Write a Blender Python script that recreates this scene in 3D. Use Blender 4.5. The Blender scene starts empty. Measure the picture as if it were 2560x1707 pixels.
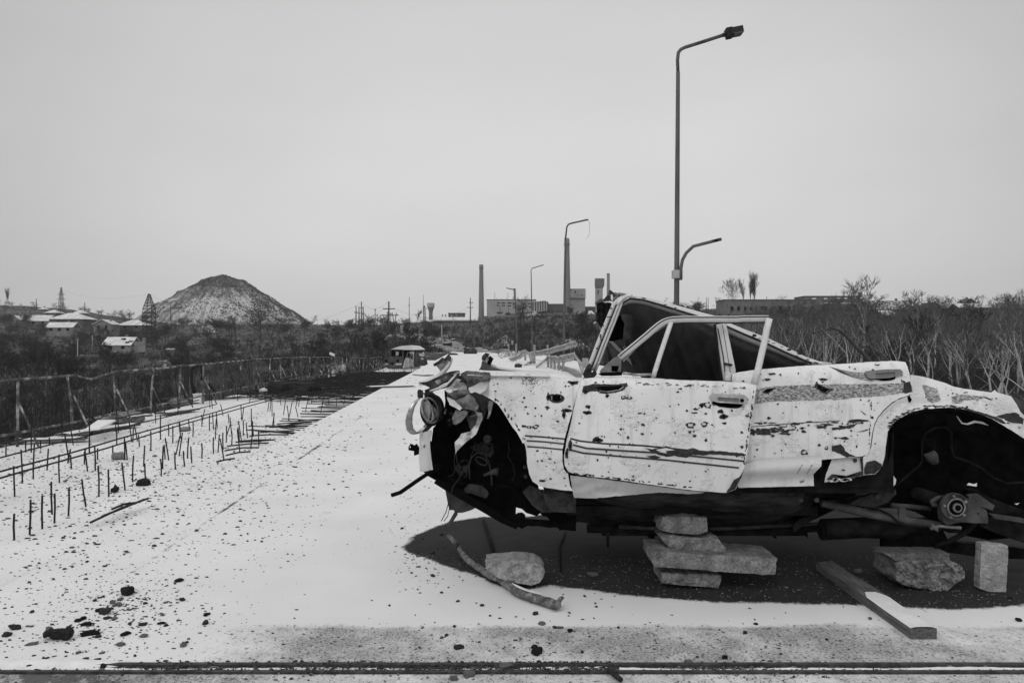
import bpy, math, random
from math import radians, sin, cos, pi, sqrt, atan2, exp
from mathutils import Vector, noise
from mathutils.geometry import delaunay_2d_cdt
import numpy as np
random.seed(7)
S = bpy.context.scene
COL = S.collection
# ---------------------------------------------------------------- camera
F = 1920.0; CX = 1280.0; CY = 853.5; H = 1.55      # a 27 mm lens at eye height, level
cam = bpy.data.cameras.new('camera'); camo = bpy.data.objects.new('camera', cam); COL.objects.link(camo)
cam.lens = 27.0; cam.sensor_width = 36.0; cam.clip_start = 0.05; cam.clip_end = 9000
camo.location = (0, 0, H); camo.rotation_euler = (radians(90), 0, 0)
S.camera = camo
# ---------------------------------------------------------------- world: overcast daylight
SUN_EL, SUN_AZ = radians(38), radians(205)
W = bpy.data.worlds.new('World'); S.world = W; W.use_nodes = True
nt = W.node_tree; nt.nodes.clear()
def wn(t, **k):
    n = nt.nodes.new(t)
    for a, b in k.items(): setattr(n, a, b)
    return n
sky = wn('ShaderNodeTexSky', sky_type='NISHITA', sun_disc=False, sun_elevation=SUN_EL, sun_rotation=SUN_AZ)
sky.air_density = 1.0; sky.dust_density = 4.0
bw = wn('ShaderNodeRGBToBW'); nt.links.new(sky.outputs[0], bw.inputs[0])
tc = wn('ShaderNodeTexCoord'); sx = wn('ShaderNodeSeparateXYZ'); nt.links.new(tc.outputs['Generated'], sx.inputs[0])
rmp = wn('ShaderNodeValToRGB')                    # overcast cloud layer: dim low down, bright overhead
nt.links.new(sx.outputs['Z'], rmp.inputs[0])
cr = rmp.color_ramp
cr.elements[0].position = 0.0; cr.elements[0].color = (6.35,)*3 + (1,)
cr.elements[1].position = 1.0; cr.elements[1].color = (8.6,)*3 + (1,)
for p_, v_ in ((0.13, 6.75), (0.26, 6.7), (0.42, 6.1), (0.55, 6.6), (0.75, 8.2)):
    e = cr.elements.new(p_); e.color = (v_,)*3 + (1,)
mp = wn('ShaderNodeMapping'); mp.inputs['Scale'].default_value = (1, 1, 3.2); nt.links.new(tc.outputs['Generated'], mp.inputs[0])
nz = wn('ShaderNodeTexNoise'); nz.inputs['Scale'].default_value = 2.2; nz.inputs['Detail'].default_value = 5; nz.inputs['Roughness'].default_value = .45
nt.links.new(mp.outputs[0], nz.inputs[0])
mr = wn('ShaderNodeMapRange'); mr.inputs[1].default_value = .3; mr.inputs[2].default_value = .7; mr.inputs[3].default_value = .95; mr.inputs[4].default_value = 1.04
nt.links.new(nz.outputs[0], mr.inputs[0])
mul = wn('ShaderNodeMath', operation='MULTIPLY'); nt.links.new(rmp.outputs[0], mul.inputs[0]); nt.links.new(mr.outputs[0], mul.inputs[1])
dotn = wn('ShaderNodeVectorMath', operation='DOT_PRODUCT'); nt.links.new(tc.outputs['Generated'], dotn.inputs[0]); dotn.inputs[1].default_value = Vector((.02, 1, .16)).normalized()
dr = wn('ShaderNodeMapRange'); dr.inputs[1].default_value = -1; dr.inputs[2].default_value = 1; nt.links.new(dotn.outputs['Value'], dr.inputs[0])
rm2 = wn('ShaderNodeValToRGB'); nt.links.new(dr.outputs[0], rm2.inputs[0]); c2 = rm2.color_ramp       # lens vignette put into the sky: bright ahead, darker ring round it
c2.elements[0].position = 0; c2.elements[0].color = (1, 1, 1, 1); c2.elements[1].position = 1; c2.elements[1].color = (1, 1, 1, 1)
for p_, v_ in ((.68, 1.0), (.80, .80), (.87, .66), (.915, .80), (.955, .93), (.985, .99)):
    e = c2.elements.new(p_); e.color = (v_,)*3 + (1,)
mu2 = wn('ShaderNodeMath', operation='MULTIPLY'); nt.links.new(mul.outputs[0], mu2.inputs[0]); nt.links.new(rm2.outputs[0], mu2.inputs[1]); mul = mu2
mix = wn('ShaderNodeMix'); mix.data_type = 'FLOAT'; mix.inputs[0].default_value = .93
nt.links.new(bw.outputs[0], mix.inputs[2]); nt.links.new(mul.outputs[0], mix.inputs[3])
bg = wn('ShaderNodeBackground'); bg.inputs[1].default_value = 0.109; nt.links.new(mix.outputs[0], bg.inputs[0])
wo = wn('ShaderNodeOutputWorld'); nt.links.new(bg.outputs[0], wo.inputs[0])
sl = bpy.data.lights.new('sun', 'SUN'); so = bpy.data.objects.new('sun', sl); COL.objects.link(so)
sl.energy = 0.55; sl.angle = radians(25); sl.color = (1, 1, 1)
so.rotation_euler = (radians(90) - SUN_EL, 0, -(SUN_AZ - pi) )     # light comes from behind the camera, a little left
so.location = (-6, -10, 12)
S.view_settings.view_transform = 'Standard'; S.view_settings.look = 'None'
S.view_settings.exposure = 0.0; S.view_settings.gamma = 1.0
S.cycles.max_bounces = 8; S.cycles.diffuse_bounces = 3; S.cycles.volume_bounces = 0; S.cycles.transparent_max_bounces = 8

# ---------------------------------------------------------------- helpers
def P(px, py, Y): return Vector(((px - CX)/F*Y, Y, H - (py - CY)/F*Y))
def G(px, py, z=0.0):
    Y = F*(H - z)/(py - CY); return Vector(((px - CX)/F*Y, Y, z))
def crop(ox, oy, s):
    def f(*pts): return [(ox + x/s, oy + y/s) for x, y in pts]
    return f
qC = crop(960, 700, 2.413); qD = crop(1400, 700, 2.413); qA = crop(960, 860, 5.2275); qB = crop(960, 1100, 4.9)
qE = crop(1440, 700, 5.88); qF = crop(1800, 780, 5.88); qG = crop(2080, 900, 4.356); qH = crop(1880, 1180, 3.459)
qJ = crop(0, 950, 2.94); qK = crop(900, 1250, 2.94); qL = crop(1600, 1250, 2.45); qM = crop(1180, 820, 6.533); qN = crop(0, 1300, 2.352)
qP = crop(0, 700, 5.345); qQ = crop(860, 680, 5.88); qR = crop(1160, 680, 5.88); qU = crop(2100, 660, 5.113); qV = crop(920, 820, 7.35)
qW = crop(0, 650, 2.94); qX = crop(1700, 600, 2.735); qZ = crop(600, 820, 4.704)
ORG = {}
class MB:
    def __init__(s): s.v = []; s.f = []; s.m = []; s.s = []
    def face(s, idx, m=0, sm=False): s.f.append(tuple(idx)); s.m.append(m); s.s.append(sm)
    def add(s, vs, fs, m=0, sm=False):
        b = len(s.v); s.v += [Vector(v) for v in vs]
        for f in fs: s.face([b + i for i in f], m, sm)
    def box(s, lo, hi, m=0, rot=0, piv=None):
        x0, y0, z0 = lo; x1, y1, z1 = hi
        vs = [Vector(c) for c in ((x0,y0,z0),(x1,y0,z0),(x1,y1,z0),(x0,y1,z0),(x0,y0,z1),(x1,y0,z1),(x1,y1,z1),(x0,y1,z1))]
        if rot:
            c = Vector(piv) if piv else (vs[0] + vs[6])/2
            vs = [Vector((c.x + (v.x-c.x)*cos(rot) - (v.y-c.y)*sin(rot), c.y + (v.x-c.x)*sin(rot) + (v.y-c.y)*cos(rot), v.z)) for v in vs]
        s.add(vs, [(0,3,2,1),(4,5,6,7),(0,1,5,4),(1,2,6,5),(2,3,7,6),(3,0,4,7)], m)
    def tube(s, path, r, n=8, m=0, cap=True, sm=True, flat=1.0):
        path = [Vector(p) for p in path]; N = len(path)
        rs = r if isinstance(r, (list, tuple)) else [r]*N
        b = len(s.v); prev = None
        for i, p in enumerate(path):
            t = (path[min(i+1, N-1)] - path[max(i-1, 0)])
            if t.length < 1e-9: t = Vector((0,0,1))
            t.normalize()
            if prev is None:
                a = Vector((0,0,1)) if abs(t.z) < .9 else Vector((1,0,0))
                u = t.cross(a).normalized()
            else:
                u = (prev - t*prev.dot(t)); u = u.normalized() if u.length > 1e-6 else t.orthogonal().normalized()
            prev = u; w = t.cross(u)
            for k in range(n):
                a = 2*pi*k/n + pi/n
                s.v.append(p + (u*cos(a) + w*sin(a)*flat)*rs[i])
        for i in range(N-1):
            for k in range(n):
                k2 = (k+1) % n
                s.face((b+i*n+k, b+(i+1)*n+k, b+(i+1)*n+k2, b+i*n+k2), m, sm)
        if cap:
            s.face([b+k for k in range(n)], m); s.face([b+(N-1)*n+k for k in reversed(range(n))], m)
    def sweep(s, prof, path, m=0, side=None, thick=.0):
        """prof: list of (a,b); path: list of (point, A, B) frames -> ribbon surface with both sides"""
        b = len(s.v); n = len(prof)
        for p, A, B in path:
            for a_, b_ in prof: s.v.append(Vector(p) + Vector(A)*a_ + Vector(B)*b_)
        for i in range(len(path)-1):
            for k in range(n-1):
                s.face((b+i*n+k, b+i*n+k+1, b+(i+1)*n+k+1, b+(i+1)*n+k), m, False)
    def build(s, name, mat, parent=None, origin=None):
        mats = mat if isinstance(mat, (list, tuple)) else [mat]
        if parent is not None: o0 = ORG[parent]
        elif origin is not None: o0 = Vector(origin)
        else:
            xs = [v.x for v in s.v]; ys = [v.y for v in s.v]; zs = [v.z for v in s.v]
            o0 = Vector(((min(xs)+max(xs))/2, (min(ys)+max(ys))/2, min(zs)))
        me = bpy.data.meshes.new(name)
        me.from_pydata([(v.x-o0.x, v.y-o0.y, v.z-o0.z) for v in s.v], [], s.f)
        me.polygons.foreach_set('material_index', s.m); me.polygons.foreach_set('use_smooth', s.s)
        for mm in mats: me.materials.append(mm)
        me.update()
        o = bpy.data.objects.new(name, me); COL.objects.link(o)
        ORG[o] = o0
        if parent is not None: o.parent = parent
        else: o.location = o0
        return o
def tag(o, label, cat, group=None, kind=None):
    if kind: o['kind'] = kind
    if label: o['label'] = label
    if cat: o['category'] = cat
    if group: o['group'] = group
    return o
def thing(name, label, cat, loc, group=None):
    o = bpy.data.objects.new(name, None); COL.objects.link(o); o.location = loc; o.empty_display_size = .1
    ORG[o] = Vector(loc); return tag(o, label, cat, group)
def struct(name, mb, mat, kind='structure', origin=(0,0,0)):
    o = mb.build(name, mat, None, origin); o['kind'] = kind; return o
def dup(o, parent=None):
    c = o.copy(); COL.objects.link(c); c.parent = parent
    for ch in o.children: dup(ch, c)
    return c
def inside(poly, x, y):
    r = False; j = len(poly)-1
    for i in range(len(poly)):
        xi, yi = poly[i]; xj, yj = poly[j]
        if (yi > y) != (yj > y) and x < (xj-xi)*(y-yi)/(yj-yi) + xi: r = not r
        j = i
    return r
def subdiv(poly, sp, close=True, jit=0, rnd=None):
    out = []; n = len(poly)
    for i in range(n if close else n-1):
        a = poly[i]; b = poly[(i+1) % n]; d = math.dist(a, b); k = max(1, int(d/sp))
        for t in range(k):
            x = a[0] + (b[0]-a[0])*t/k; y = a[1] + (b[1]-a[1])*t/k
            if jit and t: x += rnd.uniform(-jit, jit); y += rnd.uniform(-jit, jit)
            out.append((x, y))
    if not close: out.append(poly[-1])
    return out
def seg_d(poly, x, y):
    best = 1e9; n = len(poly)
    for i in range(n):
        ax, ay = poly[i]; bx, by = poly[(i+1) % n]; dx, dy = bx-ax, by-ay
        L = dx*dx + dy*dy; t = 0 if L == 0 else max(0, min(1, ((x-ax)*dx + (y-ay)*dy)/L))
        d = (ax+dx*t-x)**2 + (ay+dy*t-y)**2
        if d < best: best = d
    return sqrt(best)
def panel(mb, poly, Yf, sp=14, holes=(), thick=.004, m=0, jit=0, seed=0, rows=1, rim=None, rimnoise=0, mapf=None, off=None):
    """sheet with the outline poly (picture units), bent in depth by Yf(px,py), with a real thickness"""
    rnd = random.Random(seed); mapf = mapf or P
    bd = subdiv(poly, sp, True, jit, rnd); pts = list(bd); edges = [(i, (i+1) % len(bd)) for i in range(len(bd))]
    hs = []
    for h in holes:
        hb = subdiv(h, sp*.6, True, 0, rnd); b = len(pts); pts += hb; hs.append(hb)
        edges += [(b+i, b+(i+1) % len(hb)) for i in range(len(hb))]
    x0 = min(p[0] for p in poly); x1 = max(p[0] for p in poly); y0 = min(p[1] for p in poly); y1 = max(p[1] for p in poly)
    y = y0 + sp*.5; r = 0
    while y < y1:
        x = x0 + (sp*.5 if r % 2 else 0)
        while x < x1:
            qx = x + rnd.uniform(-.2, .2)*sp; qy = y + rnd.uniform(-.2, .2)*sp
            if inside(bd, qx, qy) and seg_d(bd, qx, qy) > sp*.4 and all(not inside(h, qx, qy) and seg_d(h, qx, qy) > sp*.3 for h in hs): pts.append((qx, qy))
            x += sp
        y += sp*.87; r += 1
    vs, es, fs, *_ = delaunay_2d_cdt([Vector(p) for p in pts], edges, [], 1, 1e-7)
    fr = [mapf(v.x, v.y, Yf(v.x, v.y)) for v in vs]
    dv = Vector(off) if off is not None else Vector((0, thick, 0))
    tri = []
    for f in fs:
        cx = sum(vs[i].x for i in f)/len(f); cy = sum(vs[i].y for i in f)/len(f)
        if any(inside(h, cx, cy) for h in hs): continue
        tri.append(list(f))
    b = len(mb.v); n = len(fr); mb.v += fr; mb.v += [p + dv for p in fr]
    ec = {}
    for f in tri:
        a, c, d = (fr[i] for i in f[:3])
        if (c-a).cross(d-a).dot(a - Vector((0, 0, H))) > 0: f = f[::-1]
        mb.face([b+i for i in f], m, True); mb.face([b+n+i for i in reversed(f)], m, True)
        for i in range(len(f)):
            e = (f[i], f[(i+1) % len(f)]); ec[e] = 1
    rm = m if rim is None else rim
    vmap = {}
    def rv(i, r):
        if (i, r) not in vmap:
            p = fr[i] + dv*(r/rows)
            if rimnoise: p = p + noise.noise_vector(p*9)*rimnoise + noise.noise_vector(p*31)*rimnoise*.5
            if r == 0 or r == rows: p = fr[i] + dv*(r/rows)
            vmap[(i, r)] = len(mb.v); mb.v.append(p)
        return vmap[(i, r)]
    for (i, j) in ec:
        if (j, i) in ec: continue
        for r in range(rows): mb.face((rv(j, r), rv(i, r), rv(i, r+1), rv(j, r+1)), rm, False)
def blob(cx, cy, rx, ry, seed=0, n=16, rough=.42):
    r = random.Random(seed*77 + 5); out = []
    ph = r.uniform(0, 9)
    for k in range(n):
        a = 2*pi*k/n; q = 1 + rough*noise.noise(Vector((cos(a)*1.3+ph, sin(a)*1.3, seed*3.1)))*1.6 + r.uniform(-.16, .16)
        out.append((cx + cos(a)*rx*q, cy + sin(a)*ry*q))
    return out
def patch(mb, poly, Yf, m, proud=.0025, sp=None):
    """thin flake lying on a bent sheet"""
    pts = subdiv(poly, sp, True) if sp else poly
    cx = sum(p[0] for p in pts)/len(pts); cy = sum(p[1] for p in pts)/len(pts)
    b = len(mb.v); mb.v.append(P(cx, cy, Yf(cx, cy) - proud))
    for p in pts: mb.v.append(P(p[0], p[1], Yf(*p) - proud))
    n = len(pts)
    # orientation towards the viewer side
    ar = sum(pts[i][0]*pts[(i+1) % n][1] - pts[(i+1) % n][0]*pts[i][1] for i in range(n))
    for i in range(n):
        t = (b, b+1+i, b+1+(i+1) % n)
        mb.face(t if ar < 0 else t[::-1], m, True)
def stripe(mb, line, Yf, w, m, proud=.003, sp=12):
    ln = subdiv(line, sp, False); b = len(mb.v)
    for i, (x, y) in enumerate(ln):
        a = ln[max(0, i-1)]; c = ln[min(len(ln)-1, i+1)]; dx, dy = c[0]-a[0], c[1]-a[1]; L = sqrt(dx*dx+dy*dy) or 1
        nx, ny = -dy/L*w/2, dx/L*w/2
        for sg in (1, -1): mb.v.append(P(x+nx*sg, y+ny*sg, Yf(x, y) - proud))
    for i in range(len(ln)-1): mb.face((b+2*i, b+2*i+2, b+2*i+3, b+2*i+1), m, True)
def chunk(mb, c, dims, seed, n=5, amp=.12, rz=0, m=0, tilt=0, rnd_=.28):
    """broken lump: a box with chipped, displaced faces"""
    r = random.Random(seed); vs = []; idx = {}; off = Vector((seed*1.7, seed*.9, seed*2.3))
    dx, dy, dz = dims; md = min(dims)
    def gv(i, j, k):
        key = (i, j, k)
        if key not in idx:
            p = Vector((i/n*2-1, j/n*2-1, k/n*2-1)); q = p.copy()
            L = max(abs(p.x), abs(p.y), abs(p.z)); sph = p.normalized()*1.15
            q = p.lerp(sph, rnd_)
            q = Vector((q.x*dx/2, q.y*dy/2, q.z*dz/2))
            q += noise.noise_vector(q/md*1.1 + off)*md*amp*1.4 + noise.noise_vector(q/md*3.3 + off)*md*amp*.6
            qx, qy = q.x*cos(tilt) + q.z*sin(tilt), q.y; qz = q.z*cos(tilt) - q.x*sin(tilt)
            idx[key] = len(mb.v)
            mb.v.append(Vector((c[0] + qx*cos(rz) - qy*sin(rz), c[1] + qx*sin(rz) + qy*cos(rz), c[2] + qz)))
        return idx[key]
    for a in range(n):
        for b in range(n):
            mb.face((gv(a,b,0), gv(a,b+1,0), gv(a+1,b+1,0), gv(a+1,b,0)), m); mb.face((gv(a,b,n), gv(a+1,b,n), gv(a+1,b+1,n), gv(a,b+1,n)), m)
            mb.face((gv(a,0,b), gv(a+1,0,b), gv(a+1,0,b+1), gv(a,0,b+1)), m); mb.face((gv(a,n,b), gv(a,n,b+1), gv(a+1,n,b+1), gv(a+1,n,b)), m)
            mb.face((gv(0,a,b), gv(0,a,b+1), gv(0,a+1,b+1), gv(0,a+1,b)), m); mb.face((gv(n,a,b), gv(n,a+1,b), gv(n,a+1,b+1), gv(n,a,b+1)), m)
# ---------------------------------------------------------------- materials
def g4(v): return (v, v, v, 1)
class NT:
    def __init__(s, name, rough=.8, spec=.3):
        s.mat = bpy.data.materials.new(name); s.mat.use_nodes = True; s.t = s.mat.node_tree
        s.b = s.t.nodes['Principled BSDF']; s.b.inputs['Roughness'].default_value = rough
        s.b.inputs['Specular IOR Level'].default_value = spec
        s.co = s.t.nodes.new('ShaderNodeTexCoord').outputs['Object']
    def n(s, t, **k):
        o = s.t.nodes.new(t)
        for a, b in k.items(): setattr(o, a, b)
        return o
    def l(s, a, b): s.t.links.new(a, b)
    def noise(s, scale, detail=4, rough=.55, stretch=None, co=None, dist=0):
        o = s.n('ShaderNodeTexNoise'); o.inputs['Scale'].default_value = scale; o.inputs['Detail'].default_value = detail; o.inputs['Roughness'].default_value = rough
        o.inputs['Distortion'].default_value = dist
        co = co or s.co
        if stretch:
            m = s.n('ShaderNodeMapping'); m.inputs['Scale'].default_value = stretch; s.l(co, m.inputs[0]); co = m.outputs[0]
        s.l(co, o.inputs[0]); return o.outputs[0]
    def ramp(s, f, *st, interp='LINEAR'):
        o = s.n('ShaderNodeValToRGB'); o.color_ramp.interpolation = interp; e = o.color_ramp.elements
        e[0].position, e[0].color = st[0][0], g4(st[0][1]); e[1].position, e[1].color = st[-1][0], g4(st[-1][1])
        for p, v in st[1:-1]: e.new(p).color = g4(v)
        s.l(f, o.inputs[0]); return o.outputs[0]
    def mix(s, f, a, b):
        o = s.n('ShaderNodeMix'); o.data_type = 'FLOAT'
        for sock, v in ((o.inputs[0], f), (o.inputs[2], a), (o.inputs[3], b)):
            if isinstance(v, (int, float)): sock.default_value = v
            else: s.l(v, sock)
        return o.outputs[0]
    def math(s, op, a, b=0, c=0, clamp=False):
        o = s.n('ShaderNodeMath', operation=op); o.use_clamp = clamp
        for i, v in enumerate((a, b, c)):
            if isinstance(v, (int, float)): o.inputs[i].default_value = v
            else: s.l(v, o.inputs[i])
        return o.outputs[0]
    def attr(s, name): return s.n('ShaderNodeAttribute', attribute_name=name).outputs['Fac']
    def color(s, v):
        if isinstance(v, (int, float)): s.b.inputs['Base Color'].default_value = g4(v)
        else: s.l(v, s.b.inputs['Base Color'])
    def rough(s, v): s.l(v, s.b.inputs['Roughness'])
    def bump(s, h, dist=.01, strength=1.0):
        o = s.n('ShaderNodeBump'); o.inputs['Distance'].default_value = dist; o.inputs['Strength'].default_value = strength
        s.l(h, o.inputs['Height']); s.l(o.outputs[0], s.b.inputs['Normal'])
MAT = {}
def mottled(name, lo, hi, scale, rough=.85, bump=.004, bscale=None, spec=.25, metal=0, stretch=None, mid=None, detail=6):
    t = NT(name, rough, spec); f = t.noise(scale, detail, .65, stretch)
    st = [(.3, lo), (.7, hi)] if mid is None else [(.3, lo), (.5, mid), (.7, hi)]
    t.color(t.ramp(f, *st)); t.b.inputs['Metallic'].default_value = metal
    if bump: t.bump(t.noise(bscale or scale*3, 5, .6, stretch), bump)
    MAT[name] = t.mat; return t.mat
mottled('rust', .018, .06, 40, .9, .003)
mottled('black_metal', .0012, .007, 14, .8, .004, spec=.04)
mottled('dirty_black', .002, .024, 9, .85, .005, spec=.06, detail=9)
mottled('underseal', .004, .055, 6, .8, .005, spec=.08, stretch=(1, 1, 3.0), detail=9)
mottled('grey_metal', .10, .22, 12, .55, .002, spec=.5, detail=8)
mottled('scraped_metal', .03, .34, 9, .5, .003, spec=.5, detail=9, mid=.16)
mottled('burnt_metal', .02, .10, 8, .8, .004, detail=8)
mottled('galvanised', .20, .42, 7, .55, .003, spec=.5, detail=9)
def gritty(name, lo, hi, sc, bump):
    t = NT(name, .95, .15); a = t.noise(sc, 6, .6); f = t.noise(95, 5, .75); c = t.noise(sc*.35, 4, .6)
    v = t.n('ShaderNodeTexVoronoi'); v.inputs['Scale'].default_value = 60; t.l(t.co, v.inputs['Vector'])
    k = t.math('ADD', t.math('MULTIPLY', a, .35), t.math('ADD', t.math('MULTIPLY', f, .40), t.math('MULTIPLY', c, .25)))
    col = t.ramp(k, (.36, lo), (.5, (lo+hi)*.45), (.62, hi)); peb = t.ramp(v.outputs['Distance'], (.10, 1), (.2, 0))
    t.color(t.mix(t.math('MULTIPLY', peb, .5), col, hi*1.25)); t.bump(t.math('ADD', t.math('MULTIPLY', f, .6), t.math('MULTIPLY', a, 1.0)), bump); MAT[name] = t.mat
gritty('rough_concrete', .05, .52, 16, .03); gritty('concrete', .18, .54, 18, .012)
mottled('worn_steel', .012, .09, 14, .7, .004, spec=.3, detail=9)
mottled('rebar', .012, .035, 60, .85, .002, bscale=180)
mottled('dark_wood', .04, .18, 10, .9, .004, stretch=(6, .6, 6), detail=8)
mottled('bark', .03, .36, 24, .95, .015, stretch=(1, 1, 1), detail=10, mid=.15)
mottled('snow_cover', .70, .86, 9, .7, .006, bscale=60)
mottled('stone_dark', .02, .075, 20, .95, .008, bscale=60)
mottled('stone_grey', .10, .26, 18, .95, .008, bscale=60)
mottled('asphalt_lump', .008, .03, 30, .95, .015, bscale=60)
mottled('chrome_worn', .25, .5, 25, .28, .001, spec=.6, metal=.8)
mottled('rubber', .01, .025, 30, .6, .001)
mottled('glass_dirty', .06, .16, 8, .35, .001, spec=.5)
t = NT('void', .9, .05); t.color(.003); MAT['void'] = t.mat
# ================================================================ setting
SK = -0.052                                   # the road runs a little left of the view axis
def R(s, Y, z=0.0): return Vector((s + SK*Y, Y, z))
def sm(a, b, x):
    t = max(0., min(1., (x-a)/(b-a))); return t*t*(3-2*t)
# ---- terrain
def zp(Y, py): return H - (py - CY)/F*Y
PROF = {
 -900: [(3,-9),(60,-9),(120,-5),(260,3),(420,16),(900,35),(1150,40)],
 -200: [(3,-9),(60,-9),(120,zp(120,955)),(190,zp(190,890)),(260,zp(260,845)),(330,zp(330,800)),(420,zp(420,765)),(520,zp(520,760)),(900,32),(2600,36)],
 60: [(3,-9),(60,-9),(120,zp(120,955)),(190,zp(190,890)),(260,zp(260,845)),(330,zp(330,805)),(420,zp(420,771)),(520,zp(520,764)),(900,32),(2600,36)],
 200: [(3,-9),(60,-9),(120,zp(120,955)),(190,zp(190,892)),(260,zp(260,850)),(330,zp(330,815)),(420,zp(420,785)),(520,zp(520,778)),(900,26),(2600,30)],
 330: [(3,-9),(60,-9),(120,zp(120,955)),(200,zp(200,895)),(280,zp(280,852)),(340,zp(340,825)),(420,zp(420,805)),(520,zp(520,797)),(900,22),(2600,26)],
 450: [(3,-9),(60,-9),(120,zp(120,950)),(200,zp(200,890)),(280,zp(280,845)),(340,zp(340,816)),(420,zp(420,814)),(600,zp(600,812)),(900,20),(2600,24)],
 600: [(3,-9),(60,-9),(120,zp(120,940)),(200,zp(200,880)),(300,zp(300,836)),(400,zp(400,815)),(600,zp(600,812)),(900,20),(2600,24)],
 800: [(3,-9),(55,-8),(110,zp(110,925)),(200,zp(200,872)),(300,zp(300,828)),(400,zp(400,815)),(700,zp(700,812)),(900,20),(2600,24)],
 950: [(3,-8),(50,-6),(80,-1.2),(110,zp(110,893)),(150,zp(150,868)),(220,zp(220,848)),(300,zp(300,822)),(400,zp(400,814)),(900,20),(2600,24)],
 1060: [(3,-8),(50,-4),(80,-.8),(112,-.15),(150,zp(150,868)),(200,zp(200,846)),(250,zp(250,838)),(320,zp(320,812)),(450,zp(450,806)),(900,22),(2600,26)],
 1170: [(3,-8),(50,-4),(80,-.8),(112,-.1),(150,zp(150,872)),(200,zp(200,858)),(250,zp(250,838)),(330,zp(330,808)),(450,zp(450,799)),(900,24),(2600,28)],
 1240: [(3,-8),(50,-4),(80,-.9),(112,-.1),(145,zp(145,866)),(190,zp(190,838)),(250,zp(250,805)),(330,zp(330,796)),(450,zp(450,788)),(900,26),(2600,30)],
 1330: [(3,-8),(50,-4),(80,-1.2),(112,-.3),(140,zp(140,852)),(180,zp(180,820)),(240,zp(240,797)),(320,zp(320,786)),(450,zp(450,776)),(900,30),(2600,32)],
 1500: [(3,-8),(40,-7),(70,-4.5),(90,zp(90,910)),(130,zp(130,870)),(180,zp(180,835)),(240,zp(240,802)),(320,zp(320,786)),(450,zp(450,775)),(900,32),(2600,34)],
 1800: [(3,-5),(40,-3.2),(90,zp(90,925)),(140,zp(140,862)),(200,zp(200,815)),(250,zp(250,788)),(330,zp(330,778)),(500,zp(500,774)),(900,34),(2600,36)],
 2200: [(3,-5),(40,-2.8),(90,zp(90,922)),(140,zp(140,852)),(200,zp(200,806)),(260,zp(260,783)),(350,zp(350,772)),(900,34),(2600,36)],
 2700: [(3,-5),(40,-2.8),(90,zp(90,922)),(140,zp(140,852)),(200,zp(200,806)),(260,zp(260,783)),(350,zp(350,770)),(900,36),(2600,38)],
 3500: [(3,-5),(40,-3),(120,-2),(260,9),(900,30),(2600,38)],
}
PK = sorted(PROF)
def prof(k, Y):
    p = PROF[k]
    if Y <= p[0][0]: return p[0][1]
    for (a, za), (b, zb) in zip(p, p[1:]):
        if Y <= b: return za + (zb-za)*(Y-a)/(b-a)
    return p[-1][1]
def tz(px, Y):
    """ground height in the direction of picture column px at distance Y"""
    px = max(PK[0], min(PK[-1], px))
    for a, b in zip(PK, PK[1:]):
        if px <= b:
            t = (px-a)/(b-a); z = prof(a, Y)*(1-t) + prof(b, Y)*t; break
    x = (px-CX)/F*Y
    am = min(1, Y/200)*min(1, max(0, (Y-20)/60))
    return z + (noise.noise(Vector((x/22, Y/22, 3)))*1.3 + noise.noise(Vector((x/7, Y/7, 8)))*.45)*am
def tzx(x, Y): return tz(CX + x/Y*F, Y)
azs = []
pxl = list(range(-900, 3501, 22))
ys = [3]; 
while ys[-1] < 1150: ys.append(ys[-1]*1.028 + .15)
mb = MB(); rows = []
AZ = [atan2((p-CX)/F, 1) for p in pxl]
back = [AZ[-1] + (2*pi - (AZ[-1]-AZ[0]))*k/40 for k in range(1, 40)]
for Y in ys:
    row = []
    for p, a in zip(pxl, AZ): row.append(len(mb.v)); mb.v.append(Vector(((p-CX)/F*Y, Y, tz(p, Y))))
    for k, a in enumerate(back):
        t = (k+1)/40; ra = Y*(1-t)/cos(AZ[-1]) + Y*t/cos(AZ[0])
        z = prof(PK[-1], Y)*(1-t) + prof(PK[0], Y)*t
        z = z*(1 - sin(pi*t)) + sin(pi*t)*(-9 + 9.0*sm(8, 40, Y))
        row.append(len(mb.v)); mb.v.append(Vector((sin(a)*ra, cos(a)*ra, z)))
    rows.append(row)
c0 = len(mb.v); mb.v.append(Vector((0, 0, -9)))
for k in range(len(rows[0])): mb.face((rows[0][k], c0, rows[0][(k+1) % len(rows[0])]), 0, True)
for a, b in zip(rows, rows[1:]):
    for k in range(len(a)):
        k2 = (k+1) % len(a); mb.face((a[k], a[k2], b[k2], b[k]), 0, True)
t = NT('scrub_ground', .95, .1)
n1 = t.noise(.22, 6, .65); n2 = t.noise(2.2, 6, .7, (1, 1, 2.5)); n3 = t.noise(.05, 4, .6)
base = t.mix(t.ramp(n2, (.3, 0), (.7, 1)), .016, .062)
base = t.mix(t.ramp(n3, (.4, 0), (.65, .6)), base, .14)
snow = t.ramp(t.math('ADD', t.math('MULTIPLY', n1, .45), t.math('MULTIPLY', n2, .55)), (.56, 0), (.62, 1))
t.color(t.mix(snow, base, .6)); t.bump(n2, .3)
MAT['scrub_ground'] = t.mat
struct('terrain', mb, MAT['scrub_ground'])
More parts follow.
